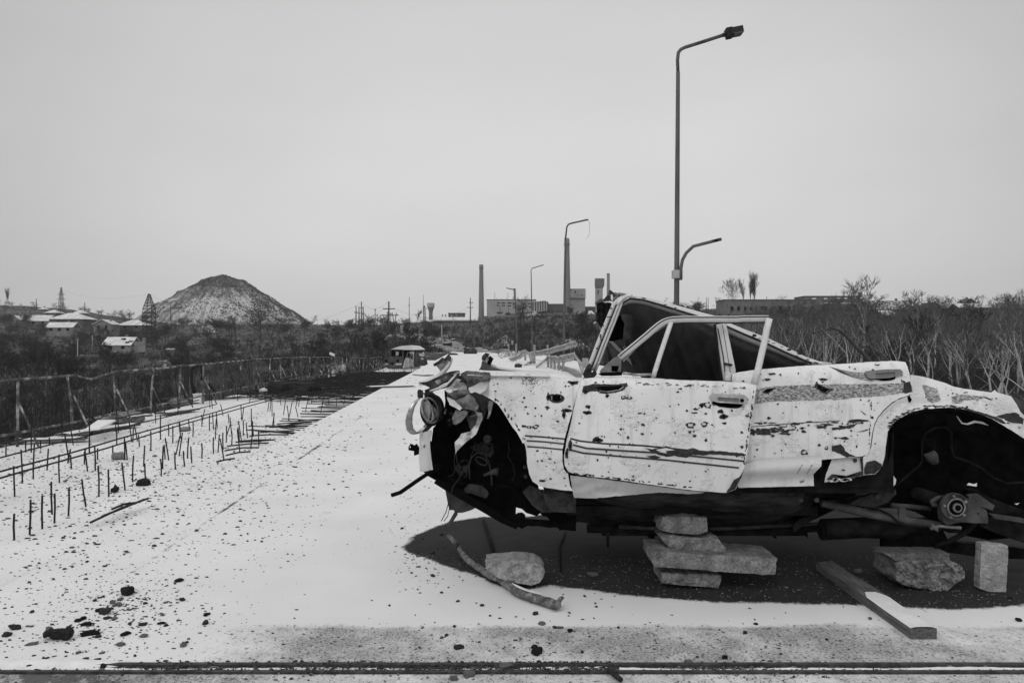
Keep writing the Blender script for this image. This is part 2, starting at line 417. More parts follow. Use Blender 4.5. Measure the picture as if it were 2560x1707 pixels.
# ---- slag heap far behind the village
HX, HY, HZ = (556-CX)/F*800, 800.0, 20.0
HP = [(0,1.02),(.07,.99),(.15,.935),(.25,.865),(.43,.69),(.60,.51),(.75,.36),(.97,.09),(1.1,-.06),(1.3,-.2)]
HTOP = zp(800, 690) - HZ
def hz(r):
    r = abs(r)
    for (a, za), (b, zb) in zip(HP, HP[1:]):
        if r <= b: return za + (zb-za)*(r-a)/(b-a)
    return HP[-1][1]
mb = MB(); NA, NR = 160, 60
def heap(r, a):
    x, y = cos(a)*r*84, sin(a)*r*84
    z = HZ + hz(r)*HTOP
    gul = noise.noise(Vector((cos(a)*9, sin(a)*9, r*1.2)))
    z += (gul*1.7*min(1, r*3) + noise.noise(Vector((x/16, y/16, 4)))*2.4 + noise.noise(Vector((x/5, y/5, 4)))*.9)
    return Vector((HX + x, HY + y, z))
for i in range(NR+1):
    for k in range(NA): mb.v.append(heap(1.3*i/NR, 2*pi*k/NA))
for i in range(NR):
    for k in range(NA): mb.face((i*NA+k, (i+1)*NA+k, (i+1)*NA+(k+1) % NA, i*NA+(k+1) % NA), 0, True)
t = NT('slag', .95, .1)
sep = t.n('ShaderNodeSeparateXYZ'); t.l(t.co, sep.inputs[0])
ang = t.math('ARCTAN2', sep.outputs[1], sep.outputs[0])
cmb = t.n('ShaderNodeCombineXYZ'); t.l(t.math('MULTIPLY', ang, 22.0), cmb.inputs[0]); t.l(t.math('MULTIPLY', sep.outputs[2], .05), cmb.inputs[1])
st = t.noise(1.0, 6, .65, co=cmb.outputs[0]); fine = t.noise(.25, 7, .75)
hgt = t.ramp(t.math('DIVIDE', sep.outputs[2], 50.0), (.0, .50), (.25, .54), (.45, .51), (.62, .44), (.8, .44), (1, .40))
patchy = t.noise(.035, 4, .6, (1, 1, .5))
ss = t.math('ADD', t.math('MULTIPLY', st, .40), t.math('ADD', t.math('MULTIPLY', fine, .30), t.math('MULTIPLY', patchy, .30)))
sn = t.ramp(t.math('ADD', ss, t.math('SUBTRACT', hgt, .5)), (.45, 0), (.57, 1))
t.color(t.mix(sn, t.mix(fine, .05, .11), .52))
heapo = struct('hill', mb, t.mat, origin=(HX, HY, HZ))
# ---- snow on roads: how bare the asphalt is comes from a per-vertex value, broken up by noise
def snowy(name, lo, hi, big=7.0):
    t = NT(name, .9, .2)
    a = t.attr('bare'); d = t.attr('dust')
    nf = t.noise(70, 6, .7); nm = t.noise(big, 7, .65); ns = t.noise(big*2.2, 6, .7, (1, .45, 1)); nb = t.noise(1.1, 4, .5)
    asp = t.mix(t.ramp(t.math('ADD', t.math('MULTIPLY', nf, .6), t.math('MULTIPLY', nm, .4)), (.38, 0), (.56, .55), (.66, 1)), lo, hi)
    asp = t.mix(t.ramp(nb, (.3, .0), (.7, .5)), asp, hi*.9)
    snw = t.mix(t.ramp(nb, (.3, 0), (.7, 1)), .71, .80)
    e = t.math('ADD', t.math('MULTIPLY', nm, .45), t.math('ADD', t.math('MULTIPLY', nf, .30), t.math('MULTIPLY', ns, .25)))
    m1 = t.math('MULTIPLY_ADD', t.math('SUBTRACT', t.math('ADD', a, t.math('MULTIPLY', t.math('SUBTRACT', e, .5), 1.25)), .5), 7.0, .5, clamp=True)
    # dusted strip: thin wind-blown snow with specks of asphalt showing
    q = t.math('ADD', t.math('MULTIPLY', t.math('SUBTRACT', e, .5), 2.6), d)
    m2 = t.ramp(q, (.25, 0), (.55, .35), (.85, .7), (1.1, .95))
    grain = t.math('MULTIPLY_ADD', t.math('SUBTRACT', nf, .56), 9.0, .5, clamp=True)
    m2 = t.math('MULTIPLY', m2, t.math('MULTIPLY_ADD', grain, .45, .6))
    fl = t.ramp(t.noise(46, 5, .7, (.8, .5, 1)), (.57, 0), (.63, 1)); flk = t.math('MULTIPLY', fl, t.ramp(d, (.1, 0), (.45, .85)))
    c0 = t.mix(t.math('MAXIMUM', m1, m2, clamp=True), snw, t.mix(m1, .085, asp))
    t.color(t.mix(flk, c0, .05))
    hb = t.math('SUBTRACT', t.math('MULTIPLY', nf, .5), t.math('MULTIPLY', m1, 1.0))
    t.bump(hb, .008, .7)
    MAT[name] = t.mat
snowy('snowy_asphalt', .007, .042); snowy('snowy_concrete', .05, .16)
snowy('snowy_rubble', .015, .05, 2.6)
def setattr_f(o, name, vals):
    a = o.data.attributes.new(name, 'FLOAT', 'POINT'); a.data.foreach_set('value', vals)
def axis(*segs):
    out = []
    for a, b, d in segs:
        n = max(1, round((b-a)/d)); out += [a + (b-a)*k/n for k in range(n)]
    return out + [segs[-1][1]]
dry = [G(*p) for p in [(1008,1366),(1042,1334),(1130,1302),(1215,1291),(1310,1293),(1420,1275),(1700,1262),(2300,1262),(2980,1285),(3050,1400),(2950,1500),(2560,1511),(2457,1519),(2375,1523),
   (2131,1511),(1960,1506),(1804,1505),(1600,1491),(1480,1476),(1380,1463),(1340,1469),(1290,1475),(1235,1459),(1175,1432),(1120,1416),(1060,1392),(1015,1378)]]
dryp = [(p.x, p.y) for p in dry]
def deckgrid(ss, yy, zf):
    mb = MB()
    for Y in yy:
        for s in ss: mb.v.append(R(s, Y, zf(s, Y)))
    n = len(ss)
    for j in range(len(yy)-1):
        for i in range(n-1): mb.face((j*n+i, j*n+i+1, (j+1)*n+i+1, (j+1)*n+i), 0, True)
    return mb
ss = axis((-3.0, 5.2, .06)); yy = axis((3.70, 7.6, .05), (7.6, 14, .25), (14, 113, 1.5))
mb = deckgrid(ss, yy, lambda s, Y: 0.0)
# the slab has a real edge and underside
n = len(ss); b = len(mb.v)
for Y in yy: mb.v += [R(-3.0, Y, -.22)]
for j in range(len(yy)-1): mb.face((j*n, (j+1)*n, b+j+1, b+j))
o = struct('road', mb, MAT['snowy_asphalt'])
bare = []; dust = []
for v in mb.v:
    x, y = v.x, v.y; s = x - SK*y
    ins = inside(dryp, x, y); d = seg_d(dryp, x, y) if (2.5 < y < 9) else 9
    bv = .5 + (d if ins else -d)*5.0 if d < 3 else 0.
    bv = max(0., min(1.25, bv))
    seam = exp(-((s + 2.3 - .03*noise.noise(Vector((y*.6, 0, 5))))/.035)**2)*(.60 + .35*noise.noise(Vector((y*1.1, 2, 2))))*(1 - sm(16, 28, y))
    bv = max(bv, seam)
    for s0, w0, a0 in ((-1.35, .16, .30), (-.75, .10, .24), (.9, .12, .22), (-2.75, .10, .32)):
        bv = max(bv, exp(-((s - s0 - .12*noise.noise(Vector((y*.35, s0, 1))))/w0)**2)*(a0 + .22*noise.noise(Vector((s*3, y*.8, 9))))*(1 - sm(20, 40, y)))
    bv = max(bv, .20 + .22*noise.noise(Vector((s*1.2, y*.6, 12))))
    if y > 24 and s > 1.8: bv = max(bv, (.34 + .3*noise.noise(Vector((s*.8, y*.35, 4))))*sm(1.8, 3.6, s)*sm(24, 34, y))
    if y > 28: bv = max(bv, .12)
    dv = (1 - sm(4.17 + .03*noise.noise(Vector((x*2, 1, 1))), 4.22 + .03*noise.noise(Vector((x*2, 1, 1))), y))*(sm(-1.9, -.9, x))
    dv *= .86 + .60*noise.noise(Vector((x*1.1 + y*1.2, y*1.6, 7))) + .30*noise.noise(Vector((x*5 + y*3, y*6, 2)))
    bare.append(bv); dust.append(max(0, dv))
setattr_f(o, 'bare', bare); setattr_f(o, 'dust', dust)
# near slab before the expansion joint
ss2 = axis((-7.2, 5.2, .10)); yy2 = axis((-25, 0, 2), (0, 3.58, .06))
mb = deckgrid(ss2, yy2, lambda s, Y: 0.0)
o = struct('near_road', mb, MAT['snowy_concrete'])
setattr_f(o, 'bare', [.30 + .3*noise.noise(Vector((v.x*.7, v.y*.7, 9))) for v in mb.v])
setattr_f(o, 'dust', [.78 + .5*noise.noise(Vector((v.x*.8, v.y*1.6, 3))) for v in mb.v])
# right-hand pavement, a kerb step up
mb = deckgrid(axis((5.2, 7.6, .4)), axis((-25, 14, 1), (14, 113, 2)), lambda s, Y: .14)
n = len(axis((5.2, 7.6, .4))); b = len(mb.v); yl = axis((-25, 14, 1), (14, 113, 2))
for Y in yl: mb.v += [R(5.2, Y, -.02), R(7.6, Y, -.5)]
for j in range(len(yl)-1):
    mb.face((j*n, (j+1)*n, b+2*j+2, b+2*j)); mb.face(((j+1)*n-1, b+2*j+1, b+2*j+3, (j+2)*n-1))
o = struct('pavement', mb, MAT['snowy_asphalt'])
setattr_f(o, 'bare', [.15]*len(mb.v)); setattr_f(o, 'dust', [0.]*len(mb.v))
# left-hand lane: broken out, lower, littered
def zl(s, Y): return -.06 - .58*sm(24, 58, Y) + .02*noise.noise(Vector((s*1.3, Y*1.3, 1)))
ss3 = axis((-7.15, -3.0, .12)); yy3 = axis((3.70, 14, .12), (14, 62, .35), (62, 113, 2))
mb = deckgrid(ss3, yy3, zl)
n = len(ss3); b = len(mb.v)
for Y in yy3: mb.v.append(R(-7.15, Y, -.7))
for j in range(len(yy3)-1): mb.face((j*n, b+j, b+j+1, (j+1)*n))
o = struct('broken_lane', mb, MAT['snowy_rubble'])
br = []
for v in mb.v:
    s = v.x - SK*v.y
    q = .10 + .22*sm(.1, .5, noise.noise(Vector((s*1.1, v.y*.7, 6)))) 
    far = sm(20.5 + (s+5)*.8, 24 + (s+5)*.8, v.y)*(1-sm(50, 60, v.y)); q = q*(1-far) + far*(.62 + .3*noise.noise(Vector((s*.5, v.y*.9, 2))))
    if v.y > 52: q = max(q*(1-sm(52, 60, v.y)), .2)
    br.append(q)
setattr_f(o, 'bare', br); setattr_f(o, 'dust', [0.]*len(mb.v))
mb = MB(); mb.box((-7.5, -24, -1.3), (7.9, 112, -.75)); 
for v in mb.v: v.x += SK*v.y
struct('bridge_deck', mb, MAT['concrete'])
# dirt road climbing away beyond the bridge
mb = MB(); pl = [(1205,112,2.6),(1165,135,3.5),(1120,165,4),(1085,200,4),(1040,235,5),(985,262,4)]
pts = []
for (a, ya, wa), (c, yc, wc) in zip(pl, pl[1:]):
    for k in range(12):
        q = k/12; pts.append((a+(c-a)*q, ya+(yc-ya)*q, wa+(wc-wa)*q))
for px, Y, w in pts:
    x = (px-CX)/F*Y
    for k in range(7):
        xx = x + (k/6-.5)*2*w; mb.v.append(Vector((xx, Y, tzx(xx, Y) + .10)))
for i in range(len(pts)-1):
    for k in range(6): mb.face((i*7+k, i*7+k+1, (i+1)*7+k+1, (i+1)*7+k), 0, True)
t = NT('dirt_road', .95, .1); f = t.noise(.8, 7, .7, (1, .4, 1)); t.color(t.ramp(f, (.3, .10), (.55, .26), (.68, .6))); t.bump(f, .1)
struct('path', mb, t.mat)
# ---- steel expansion joint across the road
jt = thing('expansion_joint', 'long steel expansion joint crossing the road in the foreground', 'road joint', R(-.2, 3.64, 0))
for y0, y1 in ((3.664, 3.690), (3.584, 3.604)):
    mb = MB(); mb.box((-6.8, y0, -.05), (6.0, y1, .011)); mb.build('steel_rail', MAT['worn_steel'], jt)
mb = MB(); N = 320
for i in range(N+1):
    x = -6.8 + 12.8*i/N
    for k in range(4):
        mb.v.append(Vector((x, 3.606 + .058*k/3, -.018 + .010*noise.noise(Vector((x*6, k, 2))))))
for i in range(N):
    for k in range(3): mb.face((i*4+k, i*4+4+k, i*4+5+k, i*4+1+k), 0, True)
o = mb.build('gap_filling', MAT['snowy_concrete'], jt)
setattr_f(o, 'bare', [.45 + .6*noise.noise(Vector((v.x*1.2, 4, 4))) + (.2 if k % 4 < 2 else -.2) for k, v in enumerate(mb.v)]); setattr_f(o, 'dust', [.3]*len(mb.v))
# snow lying in and over the joint, thick at the left, broken towards the right
mb = MB()
def drift(x0, x1, yc, wf, hf, zb):
    N = int((x1-x0)/.008); b = len(mb.v)
    for i in range(N+1):
        x = x0 + (x1-x0)*i/N; w = wf(x); hh = hf(x)
        for a in range(7):
            an = pi*a/6; mb.v.append(Vector((x, yc + .004*noise.noise(Vector((x*4, 1, 1))) - cos(an)*w, zb + sin(an)*hh)))
    for i in range(N):
        for k in range(6): mb.face((b+i*7+k, b+i*7+7+k, b+i*7+8+k, b+i*7+1+k), 0, True)
drift(-6.8, 3.4, 3.645, lambda x: max(.002, .012 + .016*noise.noise(Vector((x*1.6, 0, 0))) + .006*noise.noise(Vector((x*14, 0, 2)))), lambda x: max(.002, .016 + .010*noise.noise(Vector((x*1.6, 0, 0))) + .004*noise.noise(Vector((x*20, 0, 2)))), -.014)
drift(-6.8, -1.72, 3.69, lambda x: .045 + .008*noise.noise(Vector((x*5, 0, 0))) - .03*sm(-2.1, -1.72, x), lambda x: .018 - .012*sm(-2.1, -1.72, x), .0)
o = struct('snow_drift', mb, MAT['snow_cover'], 'stuff')
# ================================================================ background
mottled('birch_bark', .22, .70, 5, .9, .01, stretch=(1, 1, 2.5), detail=8)
mottled('twigs', .014, .045, 2, .95, 0)
mottled('pale_twigs', .08, .30, 2, .95, 0)
mottled('mid_twigs', .06, .20, 2, .95, 0)
mottled('dark_bark', .03, .10, 5, .95, .01)
mottled('house_wall', .14, .30, .8, .95, .01, detail=9)
mottled('dark_wall', .06, .13, .7, .95, .01, detail=9)
mottled('brick_wall', .10, .21, .9, .95, .02, bscale=4, detail=9)
mottled('factory_wall', .26, .42, .12, .95, .01, detail=9)
mottled('pylon_steel', .015, .04, 2, .8, 0)
mottled('wood_pole', .05, .11, 2, .95, 0)
mottled('roof_snow', .48, .82, .5, .95, .02, detail=9)
mottled('roof_dark', .05, .14, .6, .95, .02)
t = NT('chimney_brick', .95, .1); b = t.n('ShaderNodeTexBrick'); b.inputs['Scale'].default_value = 1.0; b.inputs['Color1'].default_value = g4(.12); b.inputs['Color2'].default_value = g4(.20); b.inputs['Mortar'].default_value = g4(.27); b.inputs['Mortar Size'].default_value = .06
s_ = t.n('ShaderNodeSeparateXYZ'); t.l(t.co, s_.inputs[0]); c_ = t.n('ShaderNodeCombineXYZ'); t.l(t.math('MULTIPLY', t.math('ARCTAN2', s_.outputs[1], s_.outputs[0]), 1.3), c_.inputs[0]); t.l(s_.outputs[2], c_.inputs[1]); t.l(c_.outputs[0], b.inputs['Vector'])
bwn = t.n('ShaderNodeRGBToBW'); t.l(b.outputs['Color'], bwn.inputs[0]); t.color(t.mix(t.math('MULTIPLY', t.noise(.25, 6, .7), .6), bwn.outputs[0], .15)); MAT['chimney_brick'] = t.mat
t = NT('striped_sheet', .8, .2); w = t.n('ShaderNodeTexWave'); w.wave_type = 'BANDS'; w.bands_direction = 'X'; w.inputs['Scale'].default_value = .28; w.inputs['Distortion'].default_value = .4; t.l(t.co, w.inputs['Vector']); t.color(t.ramp(w.outputs['Fac'], (.42, .07), (.55, .40))); MAT['striped_sheet'] = t.mat
# ---- trees
def grow(rnd, tr_, cr_, p, d, L, r, lvl, maxl, up, spread, nb):
    n = 11 if lvl == 0 else 5; pts = [p.copy()]; rs = [r]; dirs = []
    for i in range(n):
        d = (d + Vector((rnd.uniform(-1, 1), rnd.uniform(-1, 1), rnd.uniform(-.5, .8)*up))*(.22 if lvl == 0 else .34)).normalized()
        p = p + d*L/n; pts.append(p.copy()); rs.append(r*(1 - .72*(i+1)/n)); dirs.append(d.copy())
    (tr_ if lvl == 0 else cr_).tube(pts, rs, 6 if lvl == 0 else (4 if lvl == 1 else 3), 0 if lvl < 2 else 1, cap=False)
    if lvl >= maxl: return
    for k in range(nb[lvl]):
        t = rnd.uniform(.28 if lvl == 0 else .2, 1.0); i = min(n-1, int(t*n)); q = pts[i].lerp(pts[i+1], t*n - i)
        ax = dirs[i].orthogonal().normalized(); a = rnd.uniform(0, 2*pi); b = dirs[i].cross(ax)
        side = ax*cos(a) + b*sin(a); nd = (dirs[i]*cos(spread) + side*sin(spread)*rnd.uniform(.7, 1.2) + Vector((0, 0, up*.25))).normalized()
        rr_ = rs[i]*rnd.uniform(.42, .62)
        grow(rnd, tr_, cr_, q, nd, L*(rnd.uniform(.34, .55) if lvl == 0 else rnd.uniform(.4, .6))*(1.1 - .45*t), max(rr_, MINR[0]), lvl+1, maxl, up, spread, nb)
def forky(rnd, tr_, cr_, p, d, L, r, depth, maxd, minr):
    pts = [p.copy()]; rs = [r]; dirs = []; n = 4
    for i in range(n):
        d = (d + Vector((rnd.uniform(-1, 1), rnd.uniform(-1, 1), rnd.uniform(-.4, .7)))*.15).normalized(); p = p + d*L/n; pts.append(p.copy()); rs.append(r*(1 - .28*(i+1)/n)); dirs.append(d.copy())
    (tr_ if depth == 0 else cr_).tube(pts, rs, 6 if depth < 2 else 4, 0 if depth < 4 else 1, cap=False)
    for k in range(rnd.randint(1, 3) + (depth > 1)):
        i = rnd.randrange(1 if depth else 2, n); ax = dirs[i].orthogonal().normalized(); a = rnd.uniform(0, 6.28); side = ax*cos(a) + dirs[i].cross(ax)*sin(a)
        q = pts[i+1].copy(); e = (dirs[i]*.5 + side*.9 + Vector((0, 0, .25))).normalized(); l2 = L*rnd.uniform(.3, .75)/(1 + .1*depth); pp = [q.copy()]
        for j in range(4): e = (e + Vector((rnd.uniform(-1, 1), rnd.uniform(-1, 1), rnd.uniform(-.3, .9)))*.28).normalized(); q = q + e*l2/4; pp.append(q.copy())
        r2 = max(minr*1.2, rs[i]*rnd.uniform(.2, .34)); cr_.tube(pp, [r2*(1-.18*j) for j in range(5)], 4, 0 if r2 > .025 else 1, cap=False)
        for j in range(1, 5):
            for w in range(2): t_ = (e + Vector((rnd.uniform(-1, 1), rnd.uniform(-1, 1), rnd.uniform(-.4, 1)))*.9).normalized(); cr_.tube([pp[j], pp[j] + t_*l2*.2, pp[j] + t_*l2*.36 + Vector((0, 0, l2*.05))], [minr, minr*.8, minr*.5], 3, 1, cap=False)
    if depth >= maxd:
        for w in range(5): t_ = (d + Vector((rnd.uniform(-1, 1), rnd.uniform(-1, 1), rnd.uniform(-.2, .8)))*.6).normalized(); cr_.tube([p, p + t_*L*.3, p + t_*L*.6], [minr, minr*.8, minr*.4], 3, 1, cap=False)
        return
    ax = d.orthogonal().normalized(); a = rnd.uniform(0, 6.28); side = ax*cos(a) + d.cross(ax)*sin(a)
    for k, (an, f_) in enumerate(((rnd.uniform(.08, .35), .80), (-rnd.uniform(.35, .75), .62), (rnd.uniform(.4, .7), .5))):
        if k == 2 and rnd.random() < .6: continue
        nd = (d*cos(an) + side*sin(an) + Vector((0, 0, .12))).normalized()
        forky(rnd, tr_, cr_, p, nd, L*rnd.uniform(.62, .88), max(minr*1.3, rs[-1]*f_), depth+1, maxd, minr)
def fork_proto(seed, name, L, r, mt, mtw, maxd=4, minr=.010, lean=.12):
    rnd = random.Random(seed); tr_, cr_ = MB(), MB(); root = thing(name, None, None, (0, 0, 0))
    forky(rnd, tr_, cr_, Vector((0, 0, -.4)), Vector((rnd.uniform(-lean, lean), rnd.uniform(-lean, lean), 1)).normalized(), L, r, 0, maxd, minr)
    tr_.build('trunk', MAT[mt], root); cr_.build('crown', [MAT[mt], MAT[mtw]], root); return root
MINR = [.008]
def tree_proto(seed, name, h, r, up, spread, nb, mt, mtw, forks=1, minr=.008):
    MINR[0] = minr
    rnd = random.Random(seed); tr_, cr_ = MB(), MB()
    root = thing(name, None, None, (0, 0, 0))
    for k in range(forks):
        grow(rnd, tr_, cr_, Vector((0, 0, -.4)), Vector((rnd.uniform(-.25, .25)*(k > 0), rnd.uniform(-.25, .25)*(k > 0), 1)).normalized(), h*rnd.uniform(.8, 1) if k else h, r*(1 if k == 0 else .75), 0, 3, up, spread, nb)
    tr_.build('trunk', MAT[mt], root); cr_.build('crown', [MAT[mt], MAT[mtw]], root)
    return root
PROTO = {
 'birch': [fork_proto(sd, 'birch_tree', 3.3, .15, 'birch_bark', 'mid_twigs', 4, .013) for sd in (1, 2, 3, 4, 5, 6)],
 'bare': [fork_proto(sd, 'bare_tree', 3.2, .15, 'dark_bark', 'twigs', 4, .009, .2) for sd in (11, 12, 13)],
 'far': [tree_proto(s, 'bare_tree', 10, .22, .4, .95, (13, 6, 4), 'dark_bark', 'twigs', f, .035) for s, f in ((41, 1), (42, 2), (43, 1), (44, 2))],
 'thicket': [tree_proto(s, 'bare_shrub', 5, .06, .6, .85, (10, 6, 4), 'dark_bark', 'twigs', 6, .028) for s in (51, 52, 53)],
 'poplar': [tree_proto(s, 'poplar_tree', 10, .16, 2.2, .20, (30, 6, 4), 'dark_bark', 'twigs', 1, .03) for s in (21, 22)],
 'shrub': [tree_proto(s, 'bare_shrub', 5, .05, .6, .8, (9, 6, 4), 'dark_bark', 'twigs', 5) for s in (31, 32, 33)],
}
USED = set(); NAT = {k: [max(max(v.co.z for v in c.data.vertices) for c in r.children) for r in v] for k, v in PROTO.items()}
rt = random.Random(5)
def plant(kind, px, Y, toppy, label, group, i=None, squash=1.0, zbase=None):
    if kind == 'bare' and Y > 140: kind = 'far'
    if kind in ('far', 'thicket', 'bare', 'shrub') and 345 < px < 402 and Y < 235: px += 66
    x = (px-CX)/F*Y; zb = tzx(x, Y) if zbase is None else zbase
    zt = zp(Y, toppy); hgt = max(1.5, zt - zb)
    n_ = rt.randrange(len(PROTO[kind])) if i is None else i % len(PROTO[kind])
    if (kind, n_) not in USED: o = PROTO[kind][n_]; USED.add((kind, n_))
    else: o = dup(PROTO[kind][n_])
    s = hgt/NAT[kind][n_]; o.location = (x, Y, zb); o.scale = (s*squash, s*squash, s); o.rotation_euler = (0, 0, rt.uniform(0, 6.28))
    tag(o, label, {'birch': 'tree', 'bare': 'tree', 'far': 'tree', 'poplar': 'tree', 'shrub': 'shrub', 'thicket': 'shrub'}[kind], group)
    return o
GB = 'pale-barked bare trees behind the wrecked car'
for px, Y, tp in ((2292, 42, 752),(2342, 46, 800),(2150, 60, 690),(2050, 64, 742),(1998, 58, 830),(2120, 50, 770),(2215, 48, 800),(2440, 44, 770),(2478, 52, 790),(2530, 46, 800),(2556, 60, 745),(2395, 56, 790),(1965, 70, 750),(1905, 75, 800),(2260, 70, 770)):
    plant('birch', px, Y, tp, 'pale-barked bare tree rising behind the tail of the wrecked car', GB, squash=1.05)
for px, Y, tp in ((2020, 66, 745), (2085, 72, 735), (2320, 62, 722), (2375, 70, 735), (2455, 64, 738), (2505, 58, 730), (2545, 66, 722), (1930, 74, 760)):
    plant('birch', px, Y, tp, 'tall thin bare tree breaking the skyline behind the wrecked car', 'tall trees breaking the right-hand skyline', squash=.8)
for k in range(56):
    px = rt.uniform(1760, 2680); Y = rt.uniform(38, 110); plant('birch' if rt.random() < .68 else 'bare', px, Y, rt.uniform(742, 835), 'bare tree in the thicket behind the wrecked car', 'bare trees in the right-hand thicket', squash=1.0)
for px, tp in ((2270, 735),(2300, 742),(2370, 735),(2350, 745),(2560, 730),(2540, 735),(2500, 760),(2460, 765),(2420, 770),(2390, 765)):
    plant('bare', px, rt.uniform(150, 190), tp, 'dark spreading bare tree standing up on the right-hand skyline', 'dark trees on the right-hand skyline')
for k in range(34):
    plant('bare', rt.uniform(1900, 2640), rt.uniform(145, 200), rt.uniform(728, 770), 'dark spreading bare tree standing up on the right-hand skyline', 'dark trees on the right-hand skyline')
for px, tp in ((1862, 690),(1873, 680),(1885, 676),(1893, 672)): plant('poplar', px, 290, tp, 'tall dark poplar in the clump behind the long brick building', 'dark poplars behind the long brick building', squash=.6)
for px, tp in ((1820, 692),(1832, 700),(1842, 705)): plant('birch', px, 280, tp, 'thin bare tree beside the dark poplar clump on the right skyline', 'thin trees left of the dark poplars', squash=.8)
for px, tp in ((1660, 742),(1705, 748),(1735, 738),(1795, 742)): plant('bare', px, 300, tp, 'round bare tree on the skyline behind the fallen car roof', 'bare trees behind the car roof')
for k in range(20):
    plant('bare' if k % 3 else 'birch', rt.uniform(-120, 760), rt.uniform(34, 85), rt.uniform(850, 935), 'bare tree standing in the valley behind the left railing', 'bare trees beyond the left railing', squash=.8)
for k in range(40):
    px = rt.uniform(-60, 395); plant('bare', px, rt.uniform(380, 480), 752 + px*.085 - rt.uniform(0, 9), 'small bare tree on the skyline above the village', 'trees on the village skyline')
for k in range(22):
    px = rt.uniform(760, 900); plant('bare', px, rt.uniform(330, 420), rt.uniform(795, 806), 'bare tree on the skyline between the slag heap and the poles', 'skyline trees right of the slag heap')
for px, tp in ((14, 716),(22, 718)): plant('poplar', px, 470, tp, 'one of the paired poplars at the far left of the skyline', 'paired poplars at the far left', squash=.55)
for k in range(26):
    px = rt.uniform(395, 830); plant('bare', px, rt.uniform(230, 370), rt.uniform(785, 812), 'bare tree along the foot of the slag heap', 'trees at the foot of the slag heap')
for px, tp, Y in ((650, 766, 260),(590, 775, 250),(705, 790, 260),(545, 790, 240)): plant('bare', px, Y, tp, 'taller bare tree standing out against the slag heap', 'taller trees in front of the slag heap')
for k in range(30):
    px = rt.uniform(860, 1240); plant('bare', px, rt.uniform(190, 380), rt.uniform(788, 815), 'bare tree on the bank beyond the bridge', 'trees on the bank beyond the bridge')
plant('poplar', 1040, 330, 772, 'rounded bare poplar left of the pale water tower', None, squash=1.5)
plant('bare', 927, 250, 782, 'round bare tree between the wooden poles on the centre skyline', None)
for px, tp in ((1010, 853),(1026, 858)): plant('bare', px, 105, tp, 'leafless forked tree leaning behind the burnt van', 'forked trees behind the burnt van')
for k in range(34):
    px = rt.uniform(1230, 1660); plant('bare' if k % 4 else 'birch', px, rt.uniform(95, 220), rt.uniform(798, 852), 'bare tree on the rubble slope below the factory', 'trees on the slope below the factory')
for px, tp in ((1300, 735),(1312, 742)): plant('bare', px, 210, tp, 'tall bare tree in front of the pale factory wall', 'tall trees by the factory wall')
for k in range(90):
    px = rt.choice((rt.uniform(1730, 2650),)*3 + (rt.uniform(-100, 850), rt.uniform(1250, 1700))); Y = rt.uniform(45, 150)
    x = (px-CX)/F*Y; plant('shrub', px, Y, CY - (tzx(x, Y) + rt.uniform(2.5, 6.0) - H)*F/Y, 'leafless shrub growing on the valley side', 'leafless shrubs on the valley sides')
for k in range(44):
    px = rt.uniform(-40, 400); Y = rt.uniform(200, 330); x = (px-CX)/F*Y
    plant('bare', px, Y, CY - (tzx(x, Y) + rt.uniform(3, 6) - H)*F/Y, 'dark bare tree between the village houses', 'trees among the village houses', squash=1.4)
for k in range(140):
    px = rt.choice((rt.uniform(-100, 860), rt.uniform(-100, 860), rt.uniform(-60, 400), rt.uniform(-60, 760), rt.uniform(860, 1100), rt.uniform(1420, 1760))); Y = rt.uniform(110, 330)
    if 1190 < px < 1420 and Y > 150: Y = rt.uniform(110, 140)
    x = (px-CX)/F*Y; plant('thicket', px, Y, CY - (tzx(x, Y) + rt.uniform(2.5, 5.5) - H)*F/Y, 'dark tangled bush on the far slopes', 'dark bushes on the far slopes', squash=1.5)
for k, v in PROTO.items():
    for i, r in enumerate(v):
        if (k, i) not in USED:
            for c in list(r.children): bpy.data.objects.remove(c)
            bpy.data.objects.remove(r)
mb = MB(); mb.tube([P(*p, 36) for p in qU((-130,800),(0,850),(90,930),(150,1000),(230,1080),(310,1160),(380,1250),(470,1350))], [.05,.085,.09,.085,.09,.095,.1,.1], 7)
for p0, p1, p2 in (((0,850),(-90,790),(-120,740)), ((-60,825),(-130,840),(-180,830)), ((90,930),(60,830),(80,760)), ((230,1080),(320,1050),(380,1040))): mb.tube([P(*p, 36) for p in qU(p0, p1, p2)], [.04,.03,.015], 5)
tag(mb.build('fallen_tree', MAT['dark_bark']), 'dark broken tree trunk slanting down behind the rear door', 'tree')
